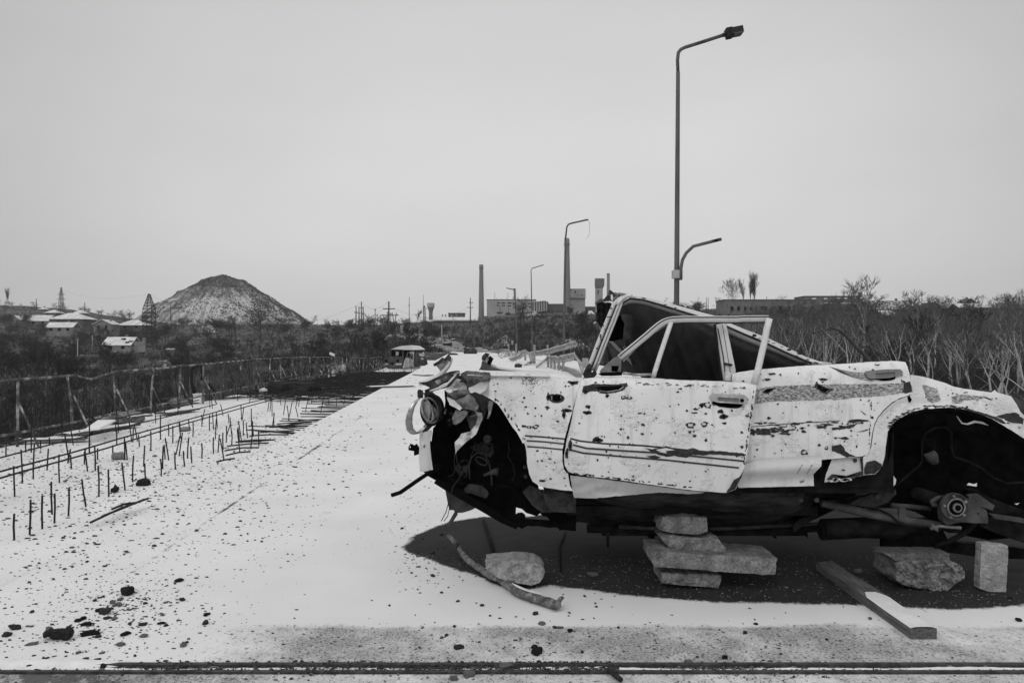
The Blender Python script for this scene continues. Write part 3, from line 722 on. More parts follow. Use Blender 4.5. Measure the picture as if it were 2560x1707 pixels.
# ---- undergrowth: one mass of twigs over the slopes
def undergrowth(name, n, rng_px, rng_Y, hrange, mat, seed, nb=9, wid=(.014, .03), dens=None, zfun=None, label=None):
    r = np.random.RandomState(seed); V = []; Fc = []
    rnd = random.Random(seed); c = 0
    while c < n:
        px = rnd.uniform(*rng_px); Y = exp(rnd.uniform(math.log(rng_Y[0]), math.log(rng_Y[1])))
        x = (px-CX)/F*Y
        if dens and rnd.random() > dens(px, Y, x): continue
        z = (zfun or tzx)(x, Y); c += 1
        hh = rnd.uniform(*hrange)*(.7 + .6*noise.noise(Vector((x/15, Y/15, 2)))) 
        hh = max(.4, hh)*(1 - .5*sm(150, 360, Y)); bx = rnd.uniform(.4, 1.3)*hh
        for k in range(nb):
            a = rnd.uniform(0, 6.28); sp_ = rnd.uniform(.1, 1)*bx; w = rnd.uniform(*wid)*(.35 + Y/130)
            b0 = Vector((x + cos(a)*sp_*.3, Y + sin(a)*sp_*.3, z - .1)); tp = b0 + Vector((cos(a)*sp_, sin(a)*sp_, hh*rnd.uniform(.5, 1)))
            md_ = b0.lerp(tp, .55) + Vector((rnd.uniform(-.1, .1), rnd.uniform(-.1, .1), .1))*hh; s = Vector((cos(a+1.2), sin(a+1.2), 0))*w
            i = len(V); V += [b0 - s, b0 + s, md_ + s*.8, md_ - s*.8, tp]; Fc += [(i, i+1, i+2, i+3), (i+3, i+2, i+4)]
            if rnd.random() < .8:
                t2 = md_ + Vector((rnd.uniform(-.5, .5), rnd.uniform(-.5, .5), rnd.uniform(.1, .5)))*hh*.6; i = len(V); V += [md_ - s*.6, md_ + s*.6, t2]; Fc.append((i, i+1, i+2))
    me = bpy.data.meshes.new(name); me.from_pydata([tuple(v) for v in V], [], Fc); me.materials.append(MAT[mat]); me.update()
    o = bpy.data.objects.new(name, me); COL.objects.link(o); o['kind'] = 'stuff'; return o
def off_deck(px, Y, x):
    s = x - SK*Y
    if Y < 116 and -8.3 < s < 8.2: return 0
    if 112 < Y < 265 and abs(px - np.interp(Y, [112, 135, 165, 200, 235, 262], [1205, 1165, 1120, 1085, 1040, 985])) < 4.5*F/Y: return .06
    return 1
undergrowth('undergrowth', 23000, (-550, 3300), (60, 460), (.9, 2.6), 'twigs', 1, dens=off_deck)
undergrowth('near_undergrowth', 7000, (-450, 3200), (36, 110), (.5, 1.2), 'twigs', 4, nb=12, wid=(.008, .016), dens=off_deck)
undergrowth('pale_undergrowth', 4000, (-450, 3200), (85, 420), (.6, 1.8), 'pale_twigs', 2, nb=6, dens=off_deck)
def heapz(x, Y):
    dx, dy = x-HX, Y-HY; r = sqrt(dx*dx+dy*dy)/84; return heap(r, atan2(dy, dx)).z
undergrowth('hill_scrub', 6500, (380, 790), (722, 850), (2.2, 4.8), 'twigs', 3, nb=8, wid=(.02, .05), zfun=heapz, dens=lambda px, Y, x: (lambda r: 0 if r > 1.05 else (1 if (r < .40 or px > 628) else (.30 if r > .75 else .16)))(sqrt((x-HX)**2+(Y-HY)**2)/84))
# ---- village houses
def house(px0, px1, pyb, pye, pyr, Y, label, gable='side', depth=7, dark=False, hole=False, wins=2, roofm='roof_snow', wall='house_wall', name='village_house', group=None, rz=0):
    w = (px1-px0)/F*Y; cx = ((px0+px1)/2 - CX)/F*Y; zb, ze, zr = zp(Y, pyb), zp(Y, pye), zp(Y, pyr)
    root = thing(name, label, 'house', (cx, Y, zb), group)
    mb = MB(); mb.box((cx-w/2*.94, Y, zb-2.5), (cx+w/2*.94, Y+depth, ze))
    if gable == 'front':
        b = len(mb.v); mb.v += [Vector((cx-w/2*.94, Y-.003, ze)), Vector((cx+w/2*.94, Y-.003, ze)), Vector((cx, Y-.003, zr-.15))]; mb.face((b, b+1, b+2))
    mb.build('wall', MAT[wall], root)
    mb = MB(); o = .35
    if gable == 'side': prof4 = [((0, -o, ze-.15), (0, depth/2, zr), (0, depth+o, ze-.15))]; ends = (cx-w/2, cx+w/2)
    if gable == 'side':
        for sg, a, b_ in ((0, (-o, ze-.15), (depth/2, zr)), (1, (depth/2, zr), (depth+o, ze-.15))):
            i = len(mb.v)
            for x in ends:
                for yy_, zz_ in (a, b_): mb.v += [Vector((x, Y+yy_, zz_)), Vector((x, Y+yy_, zz_-.14))]
            for f in ((0,4,6,2), (1,3,7,5), (0,2,3,1), (4,5,7,6), (0,1,5,4), (2,6,7,3)): mb.face([i+k for k in f])
        for x in ends:
            i = len(mb.v); mb.v += [Vector((x*.98+cx*.02, Y, ze-.2)), Vector((x*.98+cx*.02, Y+depth, ze-.2)), Vector((x*.98+cx*.02, Y+depth/2, zr-.1))]; mb.face((i, i+1, i+2), 1)
    elif gable == 'front':
        for a, b_ in ((cx-w/2-o, cx), (cx+w/2+o, cx)):
            i = len(mb.v)
            for yy_ in (-.5, depth+.3): mb.v += [Vector((a, Y+yy_, ze-.2)), Vector((a, Y+yy_, ze-.36)), Vector((b_, Y+yy_, zr)), Vector((b_, Y+yy_, zr-.16))]
            for f in ((0,4,6,2), (1,3,7,5), (0,2,3,1), (4,5,7,6), (0,1,5,4)): mb.face([i+k for k in f])
    else:
        i = len(mb.v); k = .24
        mb.v += [Vector((cx-w/2-o, Y-o, ze)), Vector((cx+w/2+o, Y-o, ze)), Vector((cx+w/2+o, Y+depth+o, ze)), Vector((cx-w/2-o, Y+depth+o, ze)), Vector((cx-w*k*.5, Y+depth/2, zr)), Vector((cx+w*k*.5, Y+depth/2, zr))]
        for f in ((0,1,5,4), (1,2,5), (2,3,4,5), (3,0,4), (3,2,1,0)): mb.face([i+q for q in f])
    mb.build('roof', [MAT[roofm], MAT['dark_wall']], root)
    if hole:
        mb = MB()
        for k in range(5):
            t = rt.uniform(.45, .92); q = rt.uniform(.12, .8); x = cx - w/2 + w*t; hw = rt.uniform(.3, .8)
            y0 = Y - o + (depth/2+o)*q; z0 = ze - .15 + (zr-ze+.15)*q; dy = (depth/2+o)*.16; dz = (zr-ze+.15)*.16
            i = len(mb.v); mb.v += [Vector((x-hw, y0-.03, z0+.03)), Vector((x+hw, y0-.03, z0+.03)), Vector((x+hw*.8, y0+dy-.03, z0+dz+.03)), Vector((x-hw, y0+dy-.03, z0+dz+.03))]; mb.face((i, i+1, i+2, i+3))
        mb.build('roof_hole', MAT['void'], root)
    mb = MB(); xc = cx + w*rt.uniform(-.22, .22); mb.box((xc-.3, Y+depth*.5, zr-.6), (xc+.3, Y+depth*.5+.6, zr+.7)); mb.build('chimney', MAT['brick_wall'], root)
    for k in range(wins):
        mb = MB(); x = cx - w/2 + w*(k+.7)/(wins+.4); zc = (zb+ze)/2; hw = min(.55, w*.06); hh = max(.3, (ze-zb)*.26)
        mb.box((x-hw, Y-.04, zc-hh), (x+hw, Y+.02, zc+hh)); mb.build('window', MAT['void'], root)
    return root
house(120, 208, 818, 797.5, 781, 300, 'large village house with a broad snowy hipped roof', 'hip', 10, wall='dark_wall')
house(66, 124, 812, 801, 787, 320, 'village house left of the broad hipped roof, snow on its gabled roof', 'side', 6)
house(113, 184, 830, 817, 805, 270, 'low village house in front of the broad hipped roof', 'side', 5, wins=3)
house(233, 279, 826, 809, 798, 280, 'small house with a front gable right of the broad hipped roof', 'front', 6, roofm='roof_snow', wall='house_wall')
house(292, 361, 822, 813, 799, 290, 'house behind the near pylon with a patchy snow roof', 'hip', 7, roofm='roof_snow', wall='dark_wall')
house(254, 329, 876, 861, 842, 205, 'ruined house with a torn snowy roof in front of the village', 'side', 6, hole=True)
house(24, 50, 806, 798, 788, 330, 'small snow-roofed shed at the far left of the village', 'front', 5)
house(110, 141, 790, 782, 774, 380, 'small hipped roof peeping above the largest village house', 'hip', 7, wall='dark_wall')
house(180, 206, 789, 783, 774.5, 390, 'half-hidden house up the slope behind the broad hipped roof', 'hip', 6, wall='dark_wall')
house(94, 108, 776, 773, 768, 430, 'tiny snow-covered roof high on the village slope', 'hip', 6)
mb = MB(); Y = 206
mb.box(((330-CX)/F*Y, Y, zp(Y, 880)), ((356-CX)/F*Y, Y+.4, zp(Y, 854))); mb.box(((347-CX)/F*Y, Y+2, zp(Y, 880)), ((353-CX)/F*Y, Y+2.8, zp(Y, 844)))
b = len(mb.v); mb.v += [Vector(((354-CX)/F*Y, Y-.2, zp(Y, 880))), Vector(((363-CX)/F*Y, Y-.2, zp(Y, 880))), Vector(((363-CX)/F*Y, Y-.2, zp(Y, 847))), Vector(((354-CX)/F*Y, Y-.2, zp(Y, 855)))]
mb.v += [v + Vector((0, .3, 0)) for v in mb.v[b:b+4]]
for f in ((0,1,2,3), (7,6,5,4), (0,4,5,1), (1,5,6,2), (2,6,7,3), (3,7,4,0)): mb.face([b+k for k in f])
tag(mb.build('ruined_wall', MAT['house_wall']), 'roofless white wall ends right of the ruined house', 'ruin')
mb = MB(); Y = 150; mb.box(((417-CX)/F*Y, Y, zp(Y, 892)), ((430-CX)/F*Y, Y+1, zp(Y, 873.5))); rt_ = thing('brick_stack', 'square brick stump with a snowy cap on a rubble mound', 'ruin', (mb.v[0].x, Y, mb.v[0].z)); mb.build('wall', MAT['brick_wall'], rt_)
mb = MB(); mb.box(((415.5-CX)/F*Y, Y-.1, zp(Y, 873.5)), ((431.5-CX)/F*Y, Y+1.1, zp(Y, 871))); mb.build('cap', MAT['snow_cover'], rt_)
def rubble(px0, px1, pyb, pyt, Y, label, mat='roof_snow', seed=1, name='rubble_heap'):
    mb = MB(); cx = ((px0+px1)/2-CX)/F*Y; w = (px1-px0)/F*Y; zb = zp(Y, pyb); h = zp(Y, pyt)-zb; r = random.Random(seed); N = 16
    for i in range(N+1):
        for k in range(20):
            a = 2*pi*k/20; q = i/N; x = cx + cos(a)*w/2*q; y = Y + w*.25 + sin(a)*w*.35*q
            mb.v.append(Vector((x, y, zb + h*(1-q**1.6)*(1 if q < 1 else 1) - q*.6 + (noise.noise(Vector((x*1.2, y*1.2, seed)))*.22 + noise.noise(Vector((x*4, y*4, seed)))*.10)*h*.8)))
    for i in range(N):
        for k in range(20): mb.face((i*20+k, (i+1)*20+k, (i+1)*20+(k+1) % 20, i*20+(k+1) % 20))
    return tag(mb.build(name, MAT[mat]), label, 'rubble')
t = NT('snowy_rubble_heap', .95, .1); a = t.noise(1.4, 8, .8); t.color(t.ramp(a, (.40, .04), (.50, .12), (.56, .65))); t.bump(a, .3); MAT['snowy_heap'] = t.mat
rubble(395, 455, 915, 886, 148, 'snow-flecked rubble mound right of the near pylon', 'snowy_heap', 1)
rubble(452, 560, 862, 810, 300, 'wide bank of snow-flecked debris below the slag heap', 'snowy_heap', 2)
rubble(1428, 1475, 792, 773, 330, 'snowy mound beneath the pale tower block', 'snowy_heap', 3)
rubble(1300, 1366, 797, 776, 300, 'snow-covered roof debris in front of the striped hall', 'snowy_heap', 4)
rubble(1711, 1762, 772, 759, 330, 'smooth snowy hump seen over the fallen car roof', 'snow_cover', 5, 'snow_mound')
rubble(1360, 1500, 880, 845, 120, 'snow-speckled rubble bank behind the crash barriers', 'snowy_heap', 6)
rubble(1225, 1300, 862, 838, 135, 'bright snow patch bank beside the far lamp posts', 'snowy_heap', 7)
# ---- pylons, poles, wires
def lattice(levels, Y, px, r, arms, label, name='pylon', cat='pylon'):
    """levels: (py, half width in px) from the base up"""
    x = (px-CX)/F*Y; root = thing(name, label, cat, (x, Y, zp(Y, levels[0][0]))); mb = MB()
    sgn = ((-1,-1),(1,-1),(1,1),(-1,1)); L = [[Vector((x + sx_*hw/F*Y, Y + sy_*hw/F*Y, zp(Y, py))) for sx_, sy_ in sgn] for py, hw in levels]
    for a, b_ in zip(L, L[1:]):
        for k in range(4):
            mb.tube([a[k], b_[k]], r, 4); mb.tube([a[k], b_[(k+1) % 4]], r*.6, 3); mb.tube([a[(k+1) % 4], b_[k]], r*.6, 3); mb.tube([b_[k], b_[(k+1) % 4]], r*.6, 3)
    mb.build('frame', MAT['pylon_steel'], root)
    for py, x0, x1 in arms:
        mb = MB(); a = Vector(((x0-CX)/F*Y, Y, zp(Y, py))); b_ = Vector(((x1-CX)/F*Y, Y, zp(Y, py))); c = Vector((x, Y, zp(Y, py-3)))
        mb.tube([a, b_], r*.9, 4); mb.tube([a, c, b_], r*.6, 3); mb.build('cross_arm', MAT['pylon_steel'], root)
    return root
lv = [(918, 20), (900, 16.5), (882, 14), (866, 12), (856, 11.2)] + [(856-10.5*k, 11.2 - .05*k) for k in range(1, 9)] + [(764, 9), (757, 7), (750, 5.2), (742, 3.4), (735, 1.6)]
lattice(lv, 230, 373, .10, [(781, 357, 390)], 'large dark lattice pylon rising behind the left railing')
lattice([(784, 6), (775, 5), (766, 4.2), (757, 4), (748, 3.5), (740, 3.2), (733, 2.6), (726, 1.6), (718, .5)], 430, 153, .10, [(736, 143, 163), (748.5, 141, 166)], 'distant lattice pylon on the village skyline')
lattice([(814, 3.2), (806, 3), (797, 2.6), (788, 2.4), (780, 2.2), (772, 1.6), (764, 1)], 330, 1061, .10, [(772, 1056, 1068)], 'lattice mast with a tall spike beside the pale water tower', 'lattice_mast', 'mast')
def pole(px, py0, py1, Y, r, label, group=None, arms=(), mat='wood_pole', lean=0, name='utility_pole', cat='pole'):
    x = (px-CX)/F*Y; a = Vector((x, Y, zp(Y, py0)-1)); b_ = Vector((x + lean/F*Y, Y, zp(Y, py1)))
    mb = MB(); mb.tube([a, b_], [r, r*.7], 7)
    if not arms: return tag(mb.build(name, MAT[mat], None, a), label, cat, group)
    root = thing(name, label, cat, a, group); mb.build('pole', MAT[mat], root)
    for py, x0, x1 in arms:
        mb = MB(); mb.tube([Vector(((x0-CX)/F*Y, Y-.15, zp(Y, py))), Vector(((x1-CX)/F*Y, Y-.15, zp(Y, py)))], r*.5, 5)
        for k in (0, 1): xx = ((x0, x1)[k]-CX)/F*Y; mb.tube([Vector((xx, Y-.15, zp(Y, py))), Vector((xx, Y-.15, zp(Y, py-2.5)))], r*.4, 5)
        mb.build('cross_arm', MAT[mat], root)
    return root
GP = 'wooden poles clustered on the skyline left of centre'
for px, a, b_ in ((890, 808, 764.5), (897.5, 806, 766), (903.5, 812, 753.5), (908, 810, 767)): pole(px, a, b_, 260, .22, 'dark wooden pole in the cluster above the burnt van', GP, [(b_+17, px-3, px+3)])
for px, a, b_ in ((938, 806, 771.5), (943, 806, 785), (952, 810, 786), (969, 806, 779), (977, 806, 781)): pole(px, a, b_, 280, .16, 'thin dark pole among the skyline bushes', 'thin poles among the skyline bushes', [(b_+4, px-2.5, px+2.5)])
pole(972, 838, 753.5, 220, .30, 'thick dark power pole with two cross-arms above the burnt van', None, [(772, 959, 986), (788, 956, 995)])
for l, px in ((5, 988.5), (-5, 983)): pole(px - l*.5, 806, 781, 270, .18, 'leaning pole of the V-shaped pair right of the thick power pole', 'V-shaped pole pair', lean=l*1.0)
pole(1023, 812, 742, 330, .16, 'needle-thin mast left of the rounded poplar', None, [(764, 1021, 1025)], 'pylon_steel', name='radio_mast', cat='mast')
pole(1058.5, 770, 736, 331, .10, 'spike aerial above the lattice mast', None, mat='pylon_steel', name='aerial', cat='aerial')
pole(1176, 801, 744, 280, .22, 'dark power pole left of the tall chimney', None, [(769, 1169, 1182), (757, 1173, 1182)])
pole(1133, 820, 790, 240, .16, 'pale post below the long snow-roofed shed', None, mat='concrete')
pole(1105, 850, 812, 150, .14, 'pale leaning post beside the dirt road', None, mat='concrete', lean=-1)
pole(1082, 864, 834, 120, .06, 'thin dark post with a white top beside the dirt road', None)
pole(1052, 850, 829, 160, .07, 'short thin post on the dirt road verge', None)
for px, a, b_ in ((91, 772, 746), (212, 776, 756)): pole(px, a, b_, 430, .25, 'dark pole on the village skyline', 'poles on the village skyline')
pole(194, 905, 848, 170, .14, 'pale braced pole in the valley below the village', None, [(849, 191, 197)], 'concrete'); pole(231, 860, 838, 210, .12, 'thin pale post left of the ruined house', None, mat='concrete')
pole(427, 800, 760, 400, .3, 'dark pole at the left foot of the slag heap', None)
def wire(p0, p1, sag, label, r=.02):
    n = 24; pts = [p0.lerp(p1, i/n) - Vector((0, 0, sag*4*(i/n)*(1-i/n))) for i in range(n+1)]
    mb = MB(); mb.tube(pts, r, 3); return tag(mb.build('power_line', MAT['pylon_steel']), label, 'cable', 'power lines')
wire(P(373, 735, 230), P(153, 722, 430), 3, 'power line between the two lattice pylons'); wire(P(373, 735, 230), P(904, 757, 260), 9, 'power line from the near pylon to the wooden poles')
for k, (a, b_) in enumerate(((P(-200, 823, 160), P(389, 783, 229)), (P(-200, 850, 150), P(358, 783, 229)), (P(389, 783, 229), P(972, 788, 220)), (P(358, 783, 229), P(959, 772, 220)), (P(986, 772, 220), P(1169, 769, 280)), (P(995, 788, 220), P(1182, 769, 280)), (P(904, 757, 260), P(972, 754, 220)))):
    wire(a, b_, (7, 8, 14, 12, 3, 4, 2)[k], ('lower power line crossing the left valley', 'lowest power line crossing the left valley', 'sagging power line from the near pylon across the scrub', 'second sagging power line from the near pylon', 'upper power line towards the chimney', 'lower power line towards the chimney', 'short power line between the skyline poles')[k], .025)
# ---- factory on the hill
def lathe(px, Y, prof, mat, n=20, mb=None, m=0):
    mb = mb or MB(); x = (px-CX)/F*Y; b = len(mb.v)
    for py, hw in prof:
        for k in range(n): a = 2*pi*k/n; mb.v.append(Vector((x + cos(a)*hw/F*Y, Y + sin(a)*hw/F*Y, zp(Y, py))))
    for i in range(len(prof)-1):
        for k in range(n): mb.face((b+i*n+k, b+i*n+(k+1) % n, b+(i+1)*n+(k+1) % n, b+(i+1)*n+k), m, True)
    mb.face([b+(len(prof)-1)*n+k for k in range(n)], m); return mb
def chimney(px, Y, prof, label, ring):
    root = thing('factory_chimney', label, 'chimney', ((px-CX)/F*Y, Y, zp(Y, prof[0][0])))
    lathe(px, Y, prof, None).build('shaft', MAT['chimney_brick'], root); mb = MB()
    for py, hw in ring:
        lathe(px, Y, [(py+.8, hw), (py-.8, hw)], None, 16, mb)
    mb.build('collar', MAT['dark_wall'], root)
    mb = MB(); x = (px-CX)/F*Y; mb.tube([Vector((x + prof[0][1]/F*Y + .1, Y-.2, zp(Y, prof[0][0]-6))), Vector((x + prof[-1][1]/F*Y + .1, Y-.2, zp(Y, prof[-1][0]+3)))], .06, 4); mb.build('ladder', MAT['pylon_steel'], root)
chimney(1203, 420, [(800, 7), (740, 6), (672, 4.6), (668, 5.2), (661.5, 4.9)], 'tall tapering brick chimney left of the factory', [(671, 6.0)])
chimney(1417, 330, [(800, 9), (720, 8.2), (650, 6.8), (614, 6), (611, 6.6), (596, 6.0)], 'tallest brick chimney, standing behind the second lamp post', [(612, 8)])
chimney(1520.5, 360, [(790, 4), (683.5, 3.4)], 'slim brick chimney right of the dark-topped water tower', [(684.5, 3.8)])
chimney(1286.5, 460, [(760, 2.8), (721, 2.5)], 'short slim brick chimney behind the factory hall', [(722, 3.0)])
root = thing('water_tower', 'pale mushroom-shaped water tower on the centre skyline', 'water tower', ((1077-CX)/F*400, 400, zp(400, 800)))
lathe(1077, 400, [(800, 5.6), (788, 4.6), (778, 5), (771, 7.5), (768, 9.2)], None).build('stem', MAT['brick_wall'], root); lathe(1077, 400, [(768, 9.3), (757.5, 9.5)], None).build('tank', MAT['factory_wall'], root)
root = thing('water_tower', 'dark-topped square water tower above the car pillar', 'water tower', ((1499-CX)/F*330, 330, zp(330, 775)))
Y = 330; mb = MB(); mb.box(((1490-CX)/F*Y, Y, zp(Y, 780)), ((1507-CX)/F*Y, Y+3, zp(Y, 721))); mb.build('stem', MAT['factory_wall'], root)
mb = MB(); mb.box(((1489-CX)/F*Y, Y-.3, zp(Y, 713)), ((1511-CX)/F*Y, Y+3.4, zp(Y, 696))); b = len(mb.v)
mb.v += [Vector(((a-CX)/F*Y, y, zp(Y, c))) for a, y, c in ((1489,Y-.3,713),(1511,Y-.3,713),(1511,Y+3.4,713),(1489,Y+3.4,713),(1490,Y,721.3),(1507,Y,721.3),(1507,Y+3,721.3),(1490,Y+3,721.3))]
for f in ((0,1,5,4), (1,2,6,5), (2,3,7,6), (3,0,4,7)): mb.face([b+k for k in f])
mb.build('tank', MAT['brick_wall'], root); mb = MB(); mb.box(((1494-CX)/F*Y, Y-.05, zp(Y, 733)), ((1497-CX)/F*Y, Y, zp(Y, 725))); mb.build('window', MAT['void'], root)
mb = MB(); mb.tube([P(1489, 735, Y-.6), P(1497, 735, Y-.6)], .08, 4); mb.tube([P(1489, 721, Y-.6), P(1489, 735, Y-.6)], .06, 4); mb.build('balcony_rail', MAT['pylon_steel'], root)
def block(name, label, cat, px0, px1, pyb, pyt, Y, depth, wall, wins=(), cap=None, roof=None, skew=0):
    x0, x1 = (px0-CX)/F*Y, (px1-CX)/F*Y; root = thing(name, label, cat, ((x0+x1)/2, Y, zp(Y, pyb)))
    mb = MB(); mb.box((x0, Y, zp(Y, pyb)-3), (x1, Y+depth, zp(Y, pyt))); mb.build('wall', MAT[wall], root)
    mb = MB(); mb.box((x0-.2, Y-.2, zp(Y, pyt)), (x1+.2, Y+depth+.2, zp(Y, pyt)+.35)); mb.build('roof', MAT[roof or 'roof_dark'], root)
    for w in wins:
        a, b_, c, d = w[:4]; mb = MB(); mb.box(((a-CX)/F*Y, Y-.06, zp(Y, d)), ((b_-CX)/F*Y, Y+.02, zp(Y, c))); mb.build('window', MAT['void' if len(w) < 5 else w[4]], root)
    return root
fw = [(1242, 1250, 755.5, 758.5), (1254, 1263, 756, 759), (1269, 1278, 756, 759), (1282, 1291, 757, 760), (1306, 1314, 757.5, 760), (1319, 1327, 758, 760.5), (1242, 1248, 762, 765), (1254, 1263, 762.5, 765), (1269, 1277, 763, 766), (1298, 1302, 768, 773), (1310, 1314, 768, 772), (1323, 1328, 766, 770), (1242, 1256, 780, 784), (1264, 1276, 782, 788)]
block('factory_hall', 'long pale factory hall with two rows of dark windows', 'factory', 1217, 1340, 790, 750, 400, 22, 'factory_wall', fw)
Y = 400
for px, a in ((1237, 731), (1243, 744), (1270, 732), (1253, 746), (1267, 745), (1298, 746), (1282, 743)): pole(px, 750, a, 405, .12, 'thin aerial on the factory hall roof', 'aerials on the factory hall roof', mat='pylon_steel', name='aerial', cat='aerial')
root = thing('striped_hall', 'gabled hall clad in dark and light stripes', 'factory', ((1351-CX)/F*350, 350, zp(350, 778))); Y = 350
x0, xm, x1 = ((1331-CX)/F*Y, (1362-CX)/F*Y, (1371-CX)/F*Y)
mb = MB(); b = len(mb.v); mb.v += [Vector((x0, Y, zp(Y, 782))), Vector((x1, Y+1, zp(Y, 776))), Vector((x1, Y+1, zp(Y, 755))), Vector((xm, Y+.6, zp(Y, 751.5))), Vector((x0, Y, zp(Y, 754.5)))]; mb.v += [v + Vector((0, 12, 0)) for v in mb.v[b:b+5]]
for f in ((0,1,2,3,4), (9,8,7,6,5), (1,6,7,2), (5,0,4,9)): mb.face([b+k for k in f])
mb.build('wall', MAT['striped_sheet'], root)
mb = MB(); b = len(mb.v); mb.v += [Vector((x0-.2, Y-.4, zp(Y, 754.3))), Vector((xm, Y+.2, zp(Y, 751))), Vector((x1+.2, Y+.6, zp(Y, 754.8)))]; mb.v += [v + Vector((0, 12.6, 0)) for v in mb.v[b:b+3]]; mb.v += [v - Vector((0, 0, .25)) for v in mb.v[b:b+6]]
for f in ((0,1,4,3), (1,2,5,4), (6,9,10,7), (7,10,11,8), (0,6,7,1), (1,7,8,2)): mb.face([b+k for k in f])
mb.build('roof', MAT['roof_snow'], root)
tb_ = block('tower_block', 'pale concrete tower block beside the tallest chimney', 'factory', 1426, 1463, 772, 746, 340, 8, 'factory_wall', [(1428, 1430, 761, 764)], roof='factory_wall')
Y = 339; mb = MB(); mb.box((P(1425, 0, Y).x, Y, zp(Y, 745)), (P(1464, 0, Y).x, Y+9, zp(Y, 721.5))); mb.build('upper_storey', MAT['factory_wall'], tb_)
for a, b_, c, d in [(1437, 1439.5, 727, 733), (1427, 1429, 723, 727), (1454, 1456, 736, 740)]: mb = MB(); mb.box((P(a, 0, Y).x, Y-.06, zp(Y, d)), (P(b_, 0, Y).x, Y+.02, zp(Y, c))); mb.build('window', MAT['void'], tb_)
block('low_gallery', 'dark conveyor gallery running right of the striped hall', 'factory', 1371, 1412, 768, 761, 360, 4, 'dark_wall', roof='factory_wall'); block('gallery_bridge', 'long low gallery below the pale tower block', 'factory', 1430, 1500, 775, 768, 345, 4, 'dark_wall', roof='concrete')
block('long_shed', 'long low shed with a bright snow roof left of the tall chimney', 'factory', 1085, 1192, 812, 800, 330, 14, 'dark_wall', roof='roof_snow')
Y = 330; mb = MB(); x0, x1 = (1083-CX)/F*Y, (1194-CX)/F*Y; b = len(mb.v); mb.v += [Vector((x0, Y-.6, zp(Y, 800))), Vector((x1, Y-.6, zp(Y, 800))), Vector((x1, Y+9, zp(Y, 791))), Vector((x0+1, Y+9, zp(Y, 791)))]; mb.v += [v - Vector((0, 0, .3)) for v in mb.v[b:b+4]]
for f in ((0,1,2,3), (7,6,5,4), (0,4,5,1), (1,5,6,2), (2,6,7,3), (3,7,4,0)): mb.face([b+k for k in f])
tag(mb.build('shed_roof', MAT['roof_snow']), 'bright sloping snow sheet over the long shed', 'roof')
block('dark_hall', 'dark low hall roof above the long snow-roofed shed', 'factory', 1121, 1160, 792, 784, 350, 8, 'dark_wall', [(1126, 1131, 786, 790, 'factory_wall'), (1139, 1143, 786, 790, 'factory_wall')])
for px in (1106, 1114): tag(lathe(px, 338, [(792, .8), (789, .8), (788.5, 1.8), (786.5, 1.8)], None, 10).build('roof_vent', MAT['pylon_steel']), 'small dark roof vent on the long shed', 'vent', 'roof vents on the long shed')
for px0, px1, b_, t_, Y, l in ((1463, 1492, 801, 776, 310, 'snow-roofed cottage under the car pillar'), (1428, 1450, 803, 792, 300, 'small white hut below the snowy mound')): house(px0, px1, b_, b_-(b_-t_)*.35, t_, Y, l, 'side' if px0 < 1450 else 'hip', 5, wins=1, wall='dark_wall')
# ---- right-hand brick buildings
bw_ = [(1826, 1834, 766, 777), (1843, 1850, 766, 777), (1860, 1866, 767, 777), (1874, 1881, 767, 776), (1901, 1917, 766, 777), (1931, 1938, 765, 776), (1947, 1954, 765, 775), (1970, 1976, 767, 776), (2028, 2035, 765, 774), (2052, 2060, 766, 776)]
block('brick_building', 'long low brick building with dark square windows on the right skyline', 'building', 1810, 2150, 796, 751, 255, 10, 'brick_wall', bw_, roof='roof_dark')
block('upper_building', 'flat-roofed block with pale windows behind the long brick building', 'building', 2012, 2150, 760, 742, 275, 10, 'brick_wall', [(2030, 2040, 745, 748, 'snow_cover'), (2060, 2068, 745, 748, 'snow_cover'), (2092, 2102, 744, 747, 'snow_cover'), (2110, 2118, 744, 747, 'snow_cover')])
Y = 250; mb = MB(); mb.box((P(2060, 757, Y).x, Y-.5, zp(Y, 758.5)), (P(2150, 757, Y).x, Y+3, zp(Y, 757))); tag(mb.build('snowy_ledge', MAT['snow_cover']), 'thin snowy ledge along the right end of the long brick building', 'ledge')
house(2178, 2300, 792, 771, 750, 245, 'wrecked house with snow-streaked roof debris right of the brick building', 'side', 7, roofm='snowy_heap', wall='dark_wall')
Y = 160; mb = MB(); b = 0; mb.v += [P(2195, 775.5, Y+3), P(2229, 775.5, Y+3), P(2242, 784.5, Y), P(2212, 786, Y)]; mb.v += [v - Vector((0, 0, .25)) for v in mb.v[:4]]
for f in ((0,1,2,3), (7,6,5,4), (0,4,5,1), (1,5,6,2), (2,6,7,3), (3,7,4,0)): mb.face(f)
rt_ = thing('lean_to', 'bright tilted lean-to roof in the thicket on the right', 'shed', (P(2218, 800, Y).x, Y, zp(Y, 812))); mb.build('roof', MAT['snow_cover'], rt_)
mb = MB(); mb.box((P(2200, 0, Y).x, Y+1, zp(Y, 815)), (P(2236, 0, Y).x, Y+3, zp(Y, 787))); mb.build('wall', MAT['dark_wall'], rt_)
house(2318, 2356, 790, 770, 755, 240, 'dark gabled house among the skyline trees on the right', 'front', 7, roofm='roof_dark', wall='dark_wall')
house(2395, 2500, 780, 767, 757, 300, 'long snow-roofed house at the right end of the skyline', 'side', 7, wall='dark_wall'); house(2412, 2440, 765, 756, 746, 330, 'small dark roof poking above the long snowy roof', 'front', 6, roofm='roof_dark', wall='dark_wall')
house(2145, 2178, 786, 756, 752, 262, 'low flat annexe at the right end of the brick building', 'hip', 7, wall='brick_wall', roofm='roof_dark')
